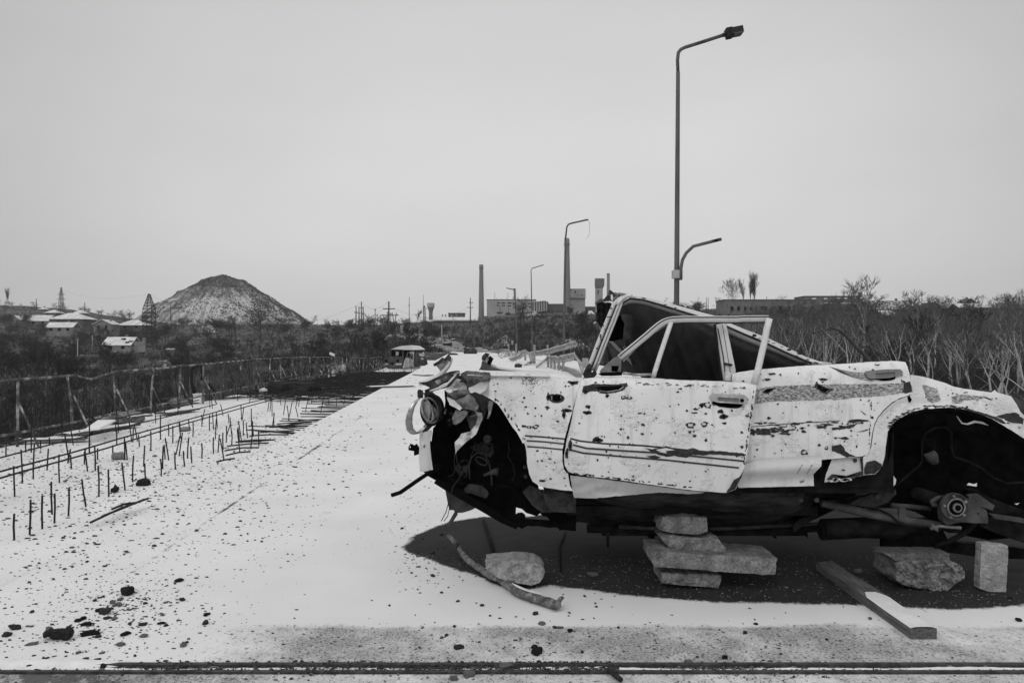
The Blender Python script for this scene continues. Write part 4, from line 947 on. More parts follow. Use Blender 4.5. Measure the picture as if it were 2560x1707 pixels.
for px in (1766, 1770.5): pole(px, 772, 743, 300, .14, 'thin dark flue pipe beside the snowy hump', 'twin flue pipes', mat='pylon_steel', name='flue_pipe', cat='pipe')
for px, a in ((1917, 741), (2110, 729), (2124, 729), (2108, 733)): pole(px, 752, a, 262, .12, 'thin pipe on a brick building roof', 'roof pipes on the brick buildings', mat='pylon_steel', name='roof_pipe', cat='pipe')
# ---- street lamps
GL = 'street lamps along the right side of the bridge'
def lamp(px, pyb, pts, Y, r, label, head=None, r2=None):
    base = P(px, pyb, Y); root = thing('street_lamp', label, 'street lamp', base, GL)
    mb = MB(); top = pts[0]; q = [base] + [base.lerp(P(*top, Y), k/6) for k in range(1, 6)] + [P(*top, Y)]
    mb.tube(q, [r*(1 - .35*k/6) for k in range(7)], 8); mb.build('pole', MAT['lamp_pole'], root)
    mb = MB(); mb.tube([P(a, b_, Y + (a-top[0])*.0) for a, b_ in pts], r*.58, 7); mb.build('arm', MAT['lamp_pole'], root)
    return root
mottled('lamp_pole', .10, .24, 1.6, .8, .003, stretch=(1, 1, .5), detail=9); mottled('pale_pole', .30, .5, 3, .8, .003, detail=9)
t = NT('holed_pole', .8, .2); a = t.noise(3.2, 3, .5); b_ = t.noise(1.2, 6, .7, (1, 1, .4)); t.color(t.mix(t.ramp(a, (.66, 0), (.69, 1)), t.ramp(b_, (.3, .05), (.7, .17)), .01)); MAT['lamp_pole'] = t.mat
Y = 20.7
lmp = lamp(1690, 1000, [(1695, 180), (1694, 150), (1696, 132), (1702, 124), (1712, 119), (1760, 104), (1812, 87)], Y, .082, 'tallest street lamp, behind the car, with lamp head and a second bent arm')
mb = MB(); c = P(1836, 81, Y); ax = Vector((.98, 0, .2)).normalized(); up = Vector((-.2, 0, .98))
def obox(mb, c, ax, up, fw_, l, w, h, m=0):
    vs = [c + ax*(l*a) + fw_*(w*b2) + up*(h*d) for d in (-.5, .5) for a, b2 in ((-.5, -.5), (.5, -.5), (.5, .5), (-.5, .5))]
    mb.add(vs, [(0,3,2,1),(4,5,6,7),(0,1,5,4),(1,2,6,5),(2,3,7,6),(3,0,4,7)], m)
obox(mb, c + ax*.03, ax, up, Vector((0, 1, 0)), .34, .34, .17); obox(mb, c - ax*.15, ax, up, Vector((0, 1, 0)), .16, .26, .24); mb.tube([P(1806, 89, Y), P(1822, 85, Y)], .055, 8)
hd = mb.build('lamp_head', MAT['pylon_steel'], lmp); mb = MB(); obox(mb, c + ax*.06 - up*.09 - Vector((0, .06, 0)), ax, up, Vector((0, 1, 0)), .24, .24, .03); mb.build('lamp_glass', MAT['glass_dirty'], hd)
mb = MB(); mb.tube([P(*p, Y-.12) for p in ((1702, 700), (1702, 672), (1706, 650), (1716, 632), (1733, 616), (1752, 611), (1803, 598))], .045, 8); mb.build('side_arm', MAT['lamp_pole'], lmp)
mb = MB(); mb.box((P(1682, 0, Y).x, Y-.14, zp(Y, 696)), (P(1704, 0, Y).x, Y+.16, zp(Y, 676))); mb.build('clamp', MAT['pale_pole'], lmp)
l2 = lamp(1409, 914, [(1413.5, 600), (1417, 568), (1421, 561), (1430, 558), (1470, 549)], 50.9, .095, 'street lamp with its head shot off, in front of the tallest chimney')
mb = MB(); mb.tube([P(*p, 50.9) for p in ((1470, 549), (1474, 556), (1474, 575), (1472, 590), (1465, 597))], .012, 4); mb.build('loose_wire', MAT['pylon_steel'], l2)
lamp(1331, 897, [(1328, 690), (1327.5, 676), (1330, 671), (1359, 662)], 70, .07, 'headless street lamp left of the tallest chimney, third along the bridge')
lamp(1294, 887, [(1288, 735), (1287, 727), (1284, 724), (1266, 720)], 92, .105, 'headless street lamp with its arm pointing left across the factory hall')
lamp(1250, 877, [(1250, 772), (1249, 765), (1246, 762)], 125, .09, 'most distant pale lamp post, left of the factory, arm gone'); lamp(1271.5, 884, [(1271, 770), (1271, 768)], 108, .075, 'armless lamp post in front of the factory hall')
# ---- crash barriers: corrugated steel beams, twisted
mottled('barrier_steel', .16, .48, 3, .5, .004, spec=.5, detail=9)
GBAR = 'torn lengths of crash barrier'
WP = [(-.155, 0), (-.13, .035), (-.085, .04), (-.05, .0), (-.02, -.02), (.02, -.02), (.05, .0), (.085, .04), (.13, .035), (.155, 0)]
def beam(pts, label, tw=None, hs=1.0, posts=()):
    """pts: (px, py, Y) of the centre line; tw: turn of the section along it"""
    c = [P(*p) for p in pts]; fine = []
    for i in range(len(c)-1):
        for k in range(6): fine.append((c[i].lerp(c[i+1], k/6), i + k/6))
    fine.append((c[-1], len(c)-1.0)); fr_ = []
    for i, (p, t_) in enumerate(fine):
        d = (fine[min(i+1, len(fine)-1)][0] - fine[max(0, i-1)][0]).normalized()
        side = d.cross(Vector((0, 0, 1))); side = side.normalized() if side.length > .05 else Vector((0, -1, 0)); up_ = side.cross(d).normalized()
        if side.y > 0: side = -side
        j = min(int(t_), len(c)-2); a = 0 if tw is None else tw[j] + (tw[j+1]-tw[j])*(t_-j)
        A = up_*cos(a) + side*sin(a); B = side*cos(a) - up_*sin(a)
        fr_.append((p + noise.noise_vector(p*1.5)*.05, A*hs, B*hs*1.4))
    lowest = min(p[0].z for p in fr_)
    root = thing('crash_barrier', label, 'crash barrier', (c[0].x, c[0].y, max(0, lowest-.2)), GBAR)
    mb = MB(); mb.sweep(WP, fr_); o = mb.build('beam', MAT['barrier_steel'], root); md_ = o.modifiers.new('solid', 'SOLIDIFY'); md_.thickness = .008
    for px, py, Y, h in posts:
        b0 = P(px, py, Y); mb = MB(); mb.box((b0.x-.07, b0.y-.05, b0.z-.05), (b0.x-.05, b0.y+.05, b0.z+h)); mb.box((b0.x+.05, b0.y-.05, b0.z-.05), (b0.x+.07, b0.y+.05, b0.z+h)); mb.box((b0.x-.05, b0.y-.01, b0.z-.05), (b0.x+.05, b0.y+.01, b0.z+h))
        mb.box((b0.x-.10, b0.y-.08, b0.z), (b0.x+.10, b0.y+.08, b0.z+.03)); mb.build('post', MAT['galvanised'], root)
    return root
def m6(x, y): return qM((x, y))[0]
pp = [(*m6(1245, 640), 46.0, .75), (*m6(1295, 655), 44.4, .75), (*m6(1350, 670), 42.8, .75), (*m6(1420, 690), 41.2, .75), (*m6(1490, 710), 39.6, .75)]
beam([(*m6(1235, 490), 46.2), (*m6(1330, 505), 44), (*m6(1430, 510), 41.5), (*m6(1560, 490), 39), (*m6(1690, 450), 37)], 'crash barrier still upright on five posts, sagging in the middle', None, 1.25, pp)
beam([(*m6(1690, 440), 37), (*m6(1750, 540), 36), (*m6(1800, 640), 35.5), (*m6(1845, 740), 35)], 'end of crash barrier bent down to the snow beside the car bonnet', [.2, .9, 1.0, 1.0], .95)
beam([(*m6(1240, 470), 46.3), (*m6(1180, 520), 46), (*m6(1110, 580), 45.5), (*m6(1050, 635), 45)], 'dark twisted barrier length hanging left of the upright posts', [.2, 1.1, 1.2, 1.0], 1.1)
beam([(*m6(1000, 540), 52), (*m6(930, 560), 51), (*m6(880, 590), 50), (*m6(825, 625), 49)], 'crumpled barrier piece lying on the snow by the posts', [.8, .9, 1.0, 1.2], 1.1)
beam([(*m6(620, 520), 62), (*m6(710, 490), 60), (*m6(795, 460), 58), (*m6(830, 405), 56), (*m6(880, 385), 55), (*m6(935, 400), 54.5), (*m6(965, 460), 54), (*m6(1000, 560), 53)], 'barrier length curled up into an arch', [.6, .5, .3, .4, .8, .9, 1.1, 1.1], 1.1)
beam([(*m6(960, 425), 56), (*m6(1100, 410), 54), (*m6(1300, 365), 52), (*m6(1480, 315), 50), (*m6(1630, 270), 49), (*m6(1720, 250), 48.5)], 'long barrier beam tilted up across the second lamp post', [.2, .2, .25, .3, .3, .6], 1.2, [(*m6(870, 520), 58, .8), (*m6(1020, 560), 52, 1.2), (*m6(1235, 440), 53, .7)])
beam([(*m6(450, 370), 86), (*m6(520, 368), 82), (*m6(595, 370), 78), (*m6(565, 430), 76), (*m6(520, 480), 75)], 'far barrier length folded back on itself', [.4, .3, .5, 1.1, 1.1], 1.2, [(*m6(600, 450), 78, 1.2), (*m6(720, 470), 70, 1.2)])
beam([(*m6(450, 460), 72), (*m6(520, 500), 70), (*m6(590, 520), 68), (*m6(640, 525), 67)], 'flattened barrier scrap on the snow left of the arch', [1.1, 1.2, 1.2, 1.2], 1.0)
beam([(*m6(300, 395), 108), (*m6(380, 390), 104), (*m6(460, 380), 100)], 'most distant flattened barrier by the last lamp post', [.9, .9, .8], 1.4)
mb = MB(); mb.box((P(*m6(1800, 0), 36).x, 36, .3), (P(*m6(1900, 0), 36).x, 36.03, zp(36, 895))); tag(mb.build('steel_plate', MAT['galvanised']), 'perforated upright steel plate beside the car pillar', 'plate')
kp = [R(4.6 + .5*sin(k*.13), 33 + k*1.0, 0) for k in range(13)]; mb = MB()
b = len(mb.v)
for p in kp: mb.v += [p + Vector((-.12, 0, 0)), p + Vector((-.12, 0, .16)), p + Vector((.12, 0, .16)), p + Vector((.12, 0, 0))]
for i in range(len(kp)-1):
    for k in range(3): mb.face((b+i*4+k, b+i*4+k+1, b+i*4+5+k, b+i*4+4+k))
mb.face((b, b+1, b+2, b+3)); tag(mb.build('broken_kerb', MAT['rough_concrete']), 'snowy curved length of kerb in front of the barrier posts', 'kerb')
mb = MB(); chunk(mb, P(*m6(755, 612), 46) + Vector((0, 0, .0)), (.42, .4, .2), 77, 5, .2); tag(mb.build('concrete_lump', MAT['stone_dark']), 'dark lump on the snow left of the crumpled barrier', 'lump')
# ================================================================ the wrecked car on blocks
YC = 4.60
def bodyY(px, py):
    """bulge of the flank: fullest a little above the trim lines, tucked in towards sill and shoulder"""
    z = H - (py - CY)/F*YC
    y = YC + .30*(z - .98)**2 + (.10*max(0, z-1.22)**1.2)
    return y
def dents(amp, sc, seed):
    return lambda px, py: amp*noise.noise(Vector((px/sc, py/sc, seed))) + amp*.45*noise.noise(Vector((px/sc*2.7, py/sc*2.7, seed+9)))
# paint: chipped white, streaked with rust, snow frozen on
def paint_mat(name, snowy=.4, chips=.5, base=.79):
    t = NT(name, .5, .35)
    st = t.noise(16, 6, .6, (1, 1, .10)); nf = t.noise(90, 5, .7); nm = t.noise(9, 7, .7); nb = t.noise(2.2, 4, .5); nl = t.noise(26, 8, .75)
    c = t.mix(t.ramp(nb, (.3, 0), (.7, 1)), base*.90, base*1.04)
    c = t.mix(t.ramp(st, (.54, 0), (.76, .6)), c, .34)
    grime = t.ramp(t.math('ADD', t.math('MULTIPLY', nm, .6), t.math('MULTIPLY', nf, .4)), (.58, 0), (.70, .5))
    c = t.mix(grime, c, .30)
    chip = t.ramp(t.math('ADD', t.math('MULTIPLY', nl, .7), t.math('MULTIPLY', nf, .3)), (.70 + (1-chips)*.08, 0), (.712 + (1-chips)*.08, 1))
    c = t.mix(chip, c, .045)
    sn = t.ramp(t.noise(5, 6, .65), (.62 - snowy*.2, 0), (.72 - snowy*.2, 1))
    c = t.mix(sn, c, .82); t.color(c)
    t.rough(t.mix(sn, t.mix(chip, .42, .9), .85))
    grain = t.noise(55, 5, .65, (1, 1, 1.5))
    t.bump(t.math('ADD', t.math('MULTIPLY', t.math('MULTIPLY', grain, sn), 1.9), t.math('ADD', t.math('MULTIPLY', chip, -.25), t.math('MULTIPLY', nb, .6))), .008)
    MAT[name] = t.mat; return t.mat
paint_mat('paint'); paint_mat('snowy_paint', 1.0, .3); paint_mat('worn_paint', .1, .8, .62)
t = NT('frost_band', .95, .1); a = t.noise(75, 6, .65, (.8, 1, 1.5)); t.color(t.ramp(a, (.36, .10), (.5, .38), (.62, .74))); t.bump(a, .02); MAT['frost_band'] = t.mat
# vinyl headlining with punched dots
t = NT('vinyl', .55, .3); v = t.n('ShaderNodeTexVoronoi'); v.inputs['Scale'].default_value = 120; v.inputs['Randomness'].default_value = 0.0; t.l(t.co, v.inputs['Vector'])
dots = t.ramp(v.outputs['Distance'], (.25, 0), (.34, 1)); nv = t.noise(4, 4); t.color(t.mix(dots, .03, t.mix(nv, .09, .16))); t.bump(t.noise(14, 3), .006); MAT['vinyl'] = t.mat
t = NT('grey_fold', .42, .55); a = t.noise(16, 9, .75); b_ = t.noise(5, 5, .6); t.color(t.ramp(t.math('ADD', t.math('MULTIPLY', a, .55), t.math('MULTIPLY', b_, .45)), (.36, .03), (.46, .16), (.54, .32), (.62, .50))); t.b.inputs['Metallic'].default_value = .1; t.bump(a, .006); MAT['fold'] = t.mat  # greys imitate glossy reflection as well as dirt on the creases
t = NT('soot', .95, .05); a = t.noise(60, 6, .8); t.color(t.ramp(a, (.4, .05), (.6, .30))); MAT['soot'] = t.mat
mottled('bay_metal', .008, .06, 16, .7, .004, spec=.15, detail=9)
car = thing('wrecked_car', 'white bullet-riddled saloon car without wheels, propped up on broken blocks', 'car', (1.2, 5.4, .3))
PM = [MAT['paint'], MAT['rust'], MAT['void'], MAT['frost_band'], MAT['worn_paint'], MAT['soot'], MAT['snow_cover']]
rr = random.Random(11)
def specks(mb, poly, Yf, n, m=1, rng=(.7, 2.6), seed=0, streak=.3):
    r = random.Random(seed + 3)
    x0 = min(p[0] for p in poly); x1 = max(p[0] for p in poly); y0 = min(p[1] for p in poly); y1 = max(p[1] for p in poly)
    k = 0; tries = 0
    while k < n and tries < n*20:
        tries += 1
        x = r.uniform(x0, x1); y = r.uniform(y0, y1)
        if not inside(poly, x, y) or seg_d(poly, x, y) < 9: continue
        a = rng[0] + (rng[1]-rng[0])*r.random()**3
        patch(mb, blob(x, y, a*r.uniform(.8, 1.6), a, k+seed, 9), Yf, m); k += 1
        if r.random() < streak and a > 1.8:
            patch(mb, [(x-.8, y), (x+.8, y), (x+.3, y+r.uniform(8, 26)), (x-.3, y+r.uniform(8, 26))], Yf, 4 if len(PM) > 4 else m, .0012)
def bigpatch(mb, poly, Yf, m, proud=.003, sp=6, jit=1.0, holes=()):
    panel(mb, poly, lambda x, y: Yf(x, y) - proud, sp, holes, .0015, m=m, jit=jit, seed=int(poly[0][0]))
def spots(mb, q, lst, Yf, ring=(), sc=2.413, seed=0):
    for i, (x, y, rx, ry) in enumerate(lst):
        (c,) = q((x, y))
        patch(mb, blob(c[0], c[1], rx/sc, ry/sc, i+seed, 14), Yf, 1)
        if i in ring: patch(mb, blob(c[0]-.5, c[1]-.5, rx/sc*.5, ry/sc*.5, i+seed+50, 10), Yf, 4, .0045)
        elif min(rx, ry) > 9: patch(mb, blob(c[0], c[1]+.5, rx/sc*.45, ry/sc*.4, i+seed+90, 10), Yf, 2, .0045)
# ---- front wing (fender)
fend = qA((1255,652),(1312,600),(1375,515),(1402,430),(1385,398),(1480,372),(1640,378),(1860,392)) + qC((900,578),(1100,588),(1190,600),(1176,640),(1150,740),(1124,830),(1094,940),(1077,1020),(1076,1090),(1086,1142),(1110,1168),(1122,1240),(1141,1272),(1088,1268),(1000,1255),(935,1241),(897,1215),(876,1170),(862,1100),(858,1030),(846,980)) + \
  qA((1815,1300),(1735,1150),(1650,1040),(1570,905),(1490,785),(1400,722),(1330,682))
fd = dents(.012, 55, 3)
def fY(px, py):
    t = max(0, min(1, (1240 - px)/70)); u = max(0, (960-py)/60)
    arch = max(0, 1 - seg_d(qA((1815,1300),(1735,1150),(1650,1040),(1570,905),(1490,785),(1400,722)), px, py)/16) if px < 1330 else 0
    fold = .035*max(0, 1 - abs((px-1258) - (py-930)*.22)/9)*sm(925, 1000, py)*(1-sm(1060, 1100, py))
    return bodyY(px, py) + fd(px, py) + .10*t*t + .05*max(0, u-.3)**2 - .03*arch + fold*.6
mb = MB(); h1 = qC(*[(1042+38*cos(a), 712+22*sin(a)) for a in [k*.5236 for k in range(12)]]); h2 = qA(*[(2000+42*cos(a), 1085+28*sin(a)+8*cos(3*a)) for a in [k*.5236 for k in range(12)]])
panel(mb, fend, fY, 9, [h1], .0035, jit=.6, seed=1)
patch(mb, blob(*qC((1020,712))[0], 20, 11, 3), fY, 1, .0006) if 0 else None
spots(mb, qC, [(993,703,15,22),(1105,788,34,12),(1086,815,12,22),(845,880,14,7),(876,888,12,9),(915,885,20,13),(1140,617,36,11),(856,765,9,6),(846,710,7,6),(952,1090,7,6),(955,1210,22,8),(1133,985,10,8),(985,768,14,9),(1047,852,6,5)], fY, (4, 5), seed=20)
for k in range(12):
    a = k*.5236; a2 = a + .5236
    patch(mb, qC((1042+38*cos(a), 712+22*sin(a)), (1042+48*cos(a), 712+28*sin(a)+2), (1042+48*cos(a2), 712+28*sin(a2)+2), (1042+38*cos(a2), 712+22*sin(a2))), fY, 1)
for ln in ([(850,938),(960,946),(1094,958)], [(860,968),(970,975),(1088,988)], [(864,1003),(980,1012),(1078,1022)]): stripe(mb, qC(*ln), fY, 3.6, 1)
specks(mb, fend, fY, 120, seed=1)
for k in range(150):
    x, y = 1327 + rr.gauss(0, 12), 952 + rr.gauss(0, 8)
    patch(mb, blob(x, y, rr.uniform(.5, 1.7), rr.uniform(.5, 1.5), k+300, 7), fY, 5, .0016)
for k in range(26):      # flaked arch lip
    a = rr.random(); L = qA((1400,722),(1490,785),(1570,905),(1650,1040),(1735,1150),(1815,1300)); i = min(4, int(a*5)); f_ = a*5-i
    x = L[i][0]*(1-f_) + L[i+1][0]*f_ + rr.uniform(3, 11); y = L[i][1]*(1-f_) + L[i+1][1]*f_ - rr.uniform(0, 5)
    patch(mb, blob(x, y, rr.uniform(.8, 2.6), rr.uniform(1, 4), k+500, 9), fY, 1, .003)
wing = mb.build('front_wing', PM, car); wing['label'] = 'white front wing with crumpled nose end'
# ---- front door, sagging open
door = qD((130,606),(150,594),(250,588),(400,584),(550,592),(700,602),(1000,612),(1120,622),(1186,636),(1180,665),(1165,760),(1140,960),(1126,1060),(1110,1140),(1098,1185),(1072,1232),(1060,1262),(1000,1282),(950,1279),(860,1272),(750,1262),(500,1226),(330,1201),(200,1186),(95,1171),(52,1157),(30,1122),(26,1062),(40,980),(60,900),(90,760),(113,660))
dd = dents(.006, 80, 12)
def dY(px, py):
    t = (px - 1415)/480
    ledge = .028*max(0, 1 - (py - 945)/16) if py < 961 else 0
    crease = -.010*max(0, 1 - abs(py - (1112 + (px-1415)*.06))/14) + .008*sm(1130, 1190, py)
    return bodyY(px, py) - .03 - .075*t + dd(px, py) + ledge + crease
mb = MB()
hole = qD((205,648),(240,640),(300,640),(345,638),(380,633),(384,645),(360,662),(320,670),(285,674),(245,668))
hole2 = qD((196,956),(225,950),(252,956),(250,968),(222,974),(200,968)); 
panel(mb, door, dY, 10, [hole, hole2], .035, jit=.5, seed=2)
# torn rim of the big hole
for A, B in zip(hole, hole[1:] + hole[:1]):
    c = ((A[0]+B[0])/2, (A[1]+B[1])/2)
    patch(mb, [A, B, (B[0] + (B[0]-1522)*.25 + rr.uniform(-2, 2), B[1] + (B[1]-972)*.7 + rr.uniform(-1, 2)), (A[0] + (A[0]-1522)*.25, A[1] + (A[1]-972)*.7)], dY, 1)
bigpatch(mb, qD((140,640),(200,625),(300,628),(340,632),(250,640),(205,652),(225,668),(180,672),(150,690),(134,672)), dY, 1, .0028)
spots(mb, qD, [(170,765,16,12),(165,800,26,12),(285,697,11,11),(155,668,18,15),(384,708,14,11),(420,710,14,10),(500,872,12,9),(497,928,11,7),(224,963,34,17),(410,950,8,11),(788,875,26,20),(870,870,22,16),(892,754,22,22),(856,757,14,15),(817,778,12,8),(815,800,18,6),(765,787,8,6),(880,805,8,6),(988,822,25,17),(970,793,20,12),(992,863,15,7),(812,940,12,8),(880,965,10,9),(1130,820,12,8),(1098,918,9,8),(785,915,9,9),(252,942,5,5),(227,1085,6,8),(710,675,9,5),(480,803,13,5),(730,655,6,6),(1060,765,50,8),(940,745,24,14),(1100,1005,9,12),(62,1000,10,30),(40,1045,10,26)], dY, (5, 10, 11, 12, 4), seed=100)
for ln in ([(62,955),(120,970),(250,985),(500,998),(800,1028),(1115,1055)], [(78,993),(160,1014),(400,1030),(640,1045),(1113,1092)], [(52,1020),(140,1043),(330,1060),(640,1085),(1080,1132)]): stripe(mb, qD(*ln), dY, 4.2, 1)
bigpatch(mb, qD((510,1012),(560,1020),(640,1000),(680,1016),(760,1022),(800,1012),(860,1030),(960,1030),(1112,1046),(1112,1062),(1000,1056),(900,1050),(860,1058),(800,1052),(760,1072),(690,1058),(640,1066),(560,1040)), dY, 1, .0034)
patch(mb, qD((580,1022),(640,1012),(690,1024),(640,1044),(600,1036)), dY, 0, .0042)
patch(mb, qD((520,1062),(570,1056),(610,1068),(570,1080)), dY, 1, .0034)
bigpatch(mb, qD((1108,1142),(1096,1188),(1070,1235),(1058,1262),(1004,1280),(1030,1240),(1050,1205),(1080,1190)), dY, 1, .003)
for k in range(40):      # chipped lower and front edges
    x = rr.uniform(40, 820); y = 1168 + (x-90)*.122 - rr.uniform(0, 7)
    patch(mb, blob(*qD((x, y))[0], rr.uniform(2, 6), rr.uniform(.8, 2.4), k+700, 9), dY, 1)
for k in range(30):
    x = rr.uniform(420, 1120); patch(mb, blob(*qD((x, 618 + (x-420)*.04 + rr.uniform(-6, 9)))[0], rr.uniform(1.5, 7), rr.uniform(.6, 1.6), k+760, 9), dY, 1)
for k in range(34):
    y = rr.uniform(660, 1130); x = 1176 - (y-660)*.14; patch(mb, blob(*qD((x-rr.uniform(1, 6), y))[0], rr.uniform(.8, 2.2), rr.uniform(1, 6), k+800, 8), dY, 1)
specks(mb, door, dY, 150, seed=2)
fdoor = mb.build('front_door', PM, car); fdoor['label'] = 'front door sagging on its hinges, peppered with holes'
# handle
def handle(pts, inner, Yf, par, lock=None, dark=False):
    mb = MB(); cY = lambda x, y: Yf(x, y) - .022
    panel(mb, pts, lambda x, y: cY(x, y) + .004*abs(noise.noise(Vector((x/9, y/9, 1)))), 6, [inner], .024, seed=5)
    panel(mb, inner, lambda x, y: cY(x, y) + .010, 6, [], .008, m=1, seed=6)
    if lock:
        c = P(lock[0], lock[1], cY(*lock)); mb.tube([c + Vector((0, -.006, 0)), c + Vector((0, .004, 0))], .011, 14, 2)
    return mb.build('door_handle', [MAT['chrome_worn'] if not dark else MAT['grey_metal'], MAT['grey_metal'], MAT['black_metal']], par)
handle(qD((905,700),(925,684),(1110,692),(1133,710),(1128,735),(1108,748),(950,738),(915,728)), qD((952,706),(1080,714),(1078,738),(955,730)), dY, fdoor, qD((1098,726))[0])
mb = MB(); patch(mb, qD((918,728),(950,740),(1108,750),(1085,765),(1030,772),(960,764),(925,745)), dY, 0, .004); mb.build('recess_shade', MAT['void'], fdoor)  # flat black flake painting the shade under the handle
# window frame of that door
def door_off(px): return -.03 - .075*((px-1415)/480)
def fr(pts, q, y0=4.74): return [P(x, y, y0 + door_off(x)) for x, y in q(*pts)]
mb = MB()
top = fr([(640,1145),(760,1045),(870,955),(960,880),(1040,815),(1130,735),(1215,665),(1290,618),(1350,595),(1430,582),(1600,575),(2000,575),(2352,577)], qE, 4.72) + fr([(350,98),(600,96),(716,97)], qF, 4.72)
mb.tube(top, .0125, 8, 0, flat=1.7)
mb.tube([p + Vector((-.002, -.012, .011)) for p in top], .0035, 6, 1)
mb.tube([p + Vector((.002, .008, -.017)) for p in top], .0085, 6, 1)
inn = fr([(690,1190),(860,1010),(1000,880),(1130,780),(1260,690),(1350,640)], qE, 4.74); mb.tube(inn, .008, 6, 0)
frn = fr([(672,1130),(668,1270),(665,1400)], qE, 4.74); mb.tube(frn, .006, 6, 1)
mb.build('window_frame', [MAT['worn_paint'], MAT['rubber']], fdoor)
mb = MB(); rear = fr([(728,92),(690,240),(655,430),(610,620),(560,840),(500,1060)], qF, 4.70); mb.tube(rear, .0145, 8, 0, flat=1.4); mb.tube([p + Vector((.015, -.004, 0)) for p in rear], .004, 6, 1)
mb.build('window_frame', [MAT['paint'], MAT['rubber']], fdoor)
mb = MB(); bar = fr([(1398,615),(1320,850),(1240,1090),(1160,1340),(1135,1440)], qE, 4.72); mb.tube(bar, .0115, 8, 0, flat=1.3); mb.tube([p + Vector((.013, .004, 0)) for p in bar], .004, 6, 1)
mb.build('quarterlight_bar', [MAT['paint'], MAT['rubber']], fdoor)
mb = MB(); panel(mb, qE((355,1345),(380,1310),(420,1275),(560,1150),(615,1128),(668,1140),(664,1402),(520,1410),(400,1405)), lambda x, y: 4.66 + .02*noise.noise(Vector((x/20, y/20, 2))), 8, [qE((522,1258),(630,1262),(612,1350),(520,1340))], .03, seed=7)
panel(mb, qE((522,1258),(630,1262),(612,1350),(520,1340)), lambda x, y: 4.675, 9, [], .02, m=1, seed=8)
panel(mb, qE((340,1385),(380,1362),(664,1352),(664,1400),(420,1408),(380,1408)), lambda x, y: 4.63, 9, [], .05, m=1, seed=9)
mb.build('mirror_base', [MAT['grey_metal'], MAT['black_metal']], fdoor)
mb = MB(); mb.tube([P(*p, 4.63) for p in qE((690,1368),(832,1380))], .009, 7, 0); mb.tube([P(*p, 4.61) for p in qE((830,1392),(1105,1388))], .009, 7, 0); mb.build('weather_strip', MAT['chrome_worn'], fdoor)
# ---- rear door
rdoor = qD((1040,570)) + qF((175,905),(300,880),(520,850),(760,828),(1000,806),(1400,780),(1760,764),(2352,735)) + qG((200,36),(550,12),(690,10),(800,22),(822,70),(845,150),(866,240),(880,330),(872,360),(830,385),(735,415),(650,462),(560,545),(500,618),(462,695),(436,800),(420,920),(404,1000),(375,1030),(330,1046),(160,1062),(0,1076)) + qD((1580,1084),(1400,1100),(1105,1120),(1040,1100))
rd = dents(.010, 60, 21)
def rY(px, py):
    ledge = .03*max(0, 1 - (py - (926 - (px-1830)*.055))/14) if py < 945 else 0
    t = max(0, (px-2200)/80)
    return bodyY(px, py) + .005 + rd(px, py) + ledge + .02*t*t*sm(980, 1100, py)
mb = MB()
rh1 = qF((650,1165),(690,1135),(770,1125),(800,1118),(770,1150),(720,1182),(680,1185)); rh2 = qF((1420,1110),(1440,1060),(1500,1090),(1560,1120),(1640,1130),(1600,1150),(1560,1185),(1500,1160))
panel(mb, rdoor, rY, 10, [rh1, rh2], .004, jit=.5, seed=3)
bigpatch(mb, qF((540,1125),(800,1085),(1200,1072),(1420,1068),(1700,1060),(2352,1062)) + qG((0,268),(400,268),(780,250),(770,345),(740,360),(500,390),(300,405),(0,430)) + qF((1900,1275),(1200,1300),(800,1310),(515,1345)), rY, 3, holes=[rh1, rh2])
for h in (rh1, rh2):
    cx = sum(p[0] for p in h)/len(h); cy = sum(p[1] for p in h)/len(h)
    for A, B in zip(h, h[1:] + h[:1]): patch(mb, [A, B, (cx+(B[0]-cx)*1.35+rr.uniform(-1, 1), cy+(B[1]-cy)*1.4+rr.uniform(-1, 1)), (cx+(A[0]-cx)*1.35, cy+(A[1]-cy)*1.4)], rY, 1, .0045)
patch(mb, qG((782,250),(850,232),(868,290),(872,345),(800,365),(770,350)), rY, 1, .0025)
for k in range(60):
    x = rr.uniform(1145, 1480); y = 912 - (x-1145)*.03 + rr.gauss(0, 9)
    patch(mb, blob(*qD((x, y))[0], rr.uniform(1.5, 9), rr.uniform(.7, 3.2), k+1500, 11, .5), rY, 1)
for k in range(14):
    x = rr.uniform(1150, 1380); patch(mb, blob(*qD((x, 925 + rr.gauss(0, 6)))[0], rr.uniform(4, 14), rr.uniform(1.5, 3.5), k+1600, 13, .6), rY, 1, .0034)
bigpatch(mb, qG((0,735),(110,730),(220,700),(280,690),(240,725),(190,740),(60,755),(0,760)), rY, 1)
bigpatch(mb, qG((165,670),(200,650),(280,642),(405,655),(400,665),(300,672),(200,682)), rY, 1)
patch(mb, qG((250,782),(330,770),(385,750),(395,762),(340,778)), rY, 1)
bigpatch(mb, qG((0,935),(60,925),(95,915),(130,950),(145,990),(190,1020),(260,1045),(160,1060),(90,1020),(0,990)), rY, 1)
patch(mb, qG((35,835),(90,845),(150,830),(190,855),(150,868),(110,860)), rY, 1)
patch(mb, qG((300,540),(330,560),(380,600),(350,590)), rY, 1); patch(mb, qG((455,42),(490,48),(528,42),(505,62),(480,60)), rY, 1)
spots(mb, qD, [(1260,832,12,9),(1475,1040,24,16),(1565,995,8,8),(1608,1012,10,12),(1360,990,6,4),(1190,1022,8,6),(1425,765,8,5),(1400,870,6,4),(1330,570,7,5),(1280,565,26,6),(1590,600,28,8),(1250,600,20,8)], rY, (1, 3), seed=200)
spots(mb, qG, [(268,940,12,12),(470,910,10,9),(780,235,18,12),(440,625,16,12),(250,95,9,9),(190,75,12,9)], rY, (), 4.356, seed=230)
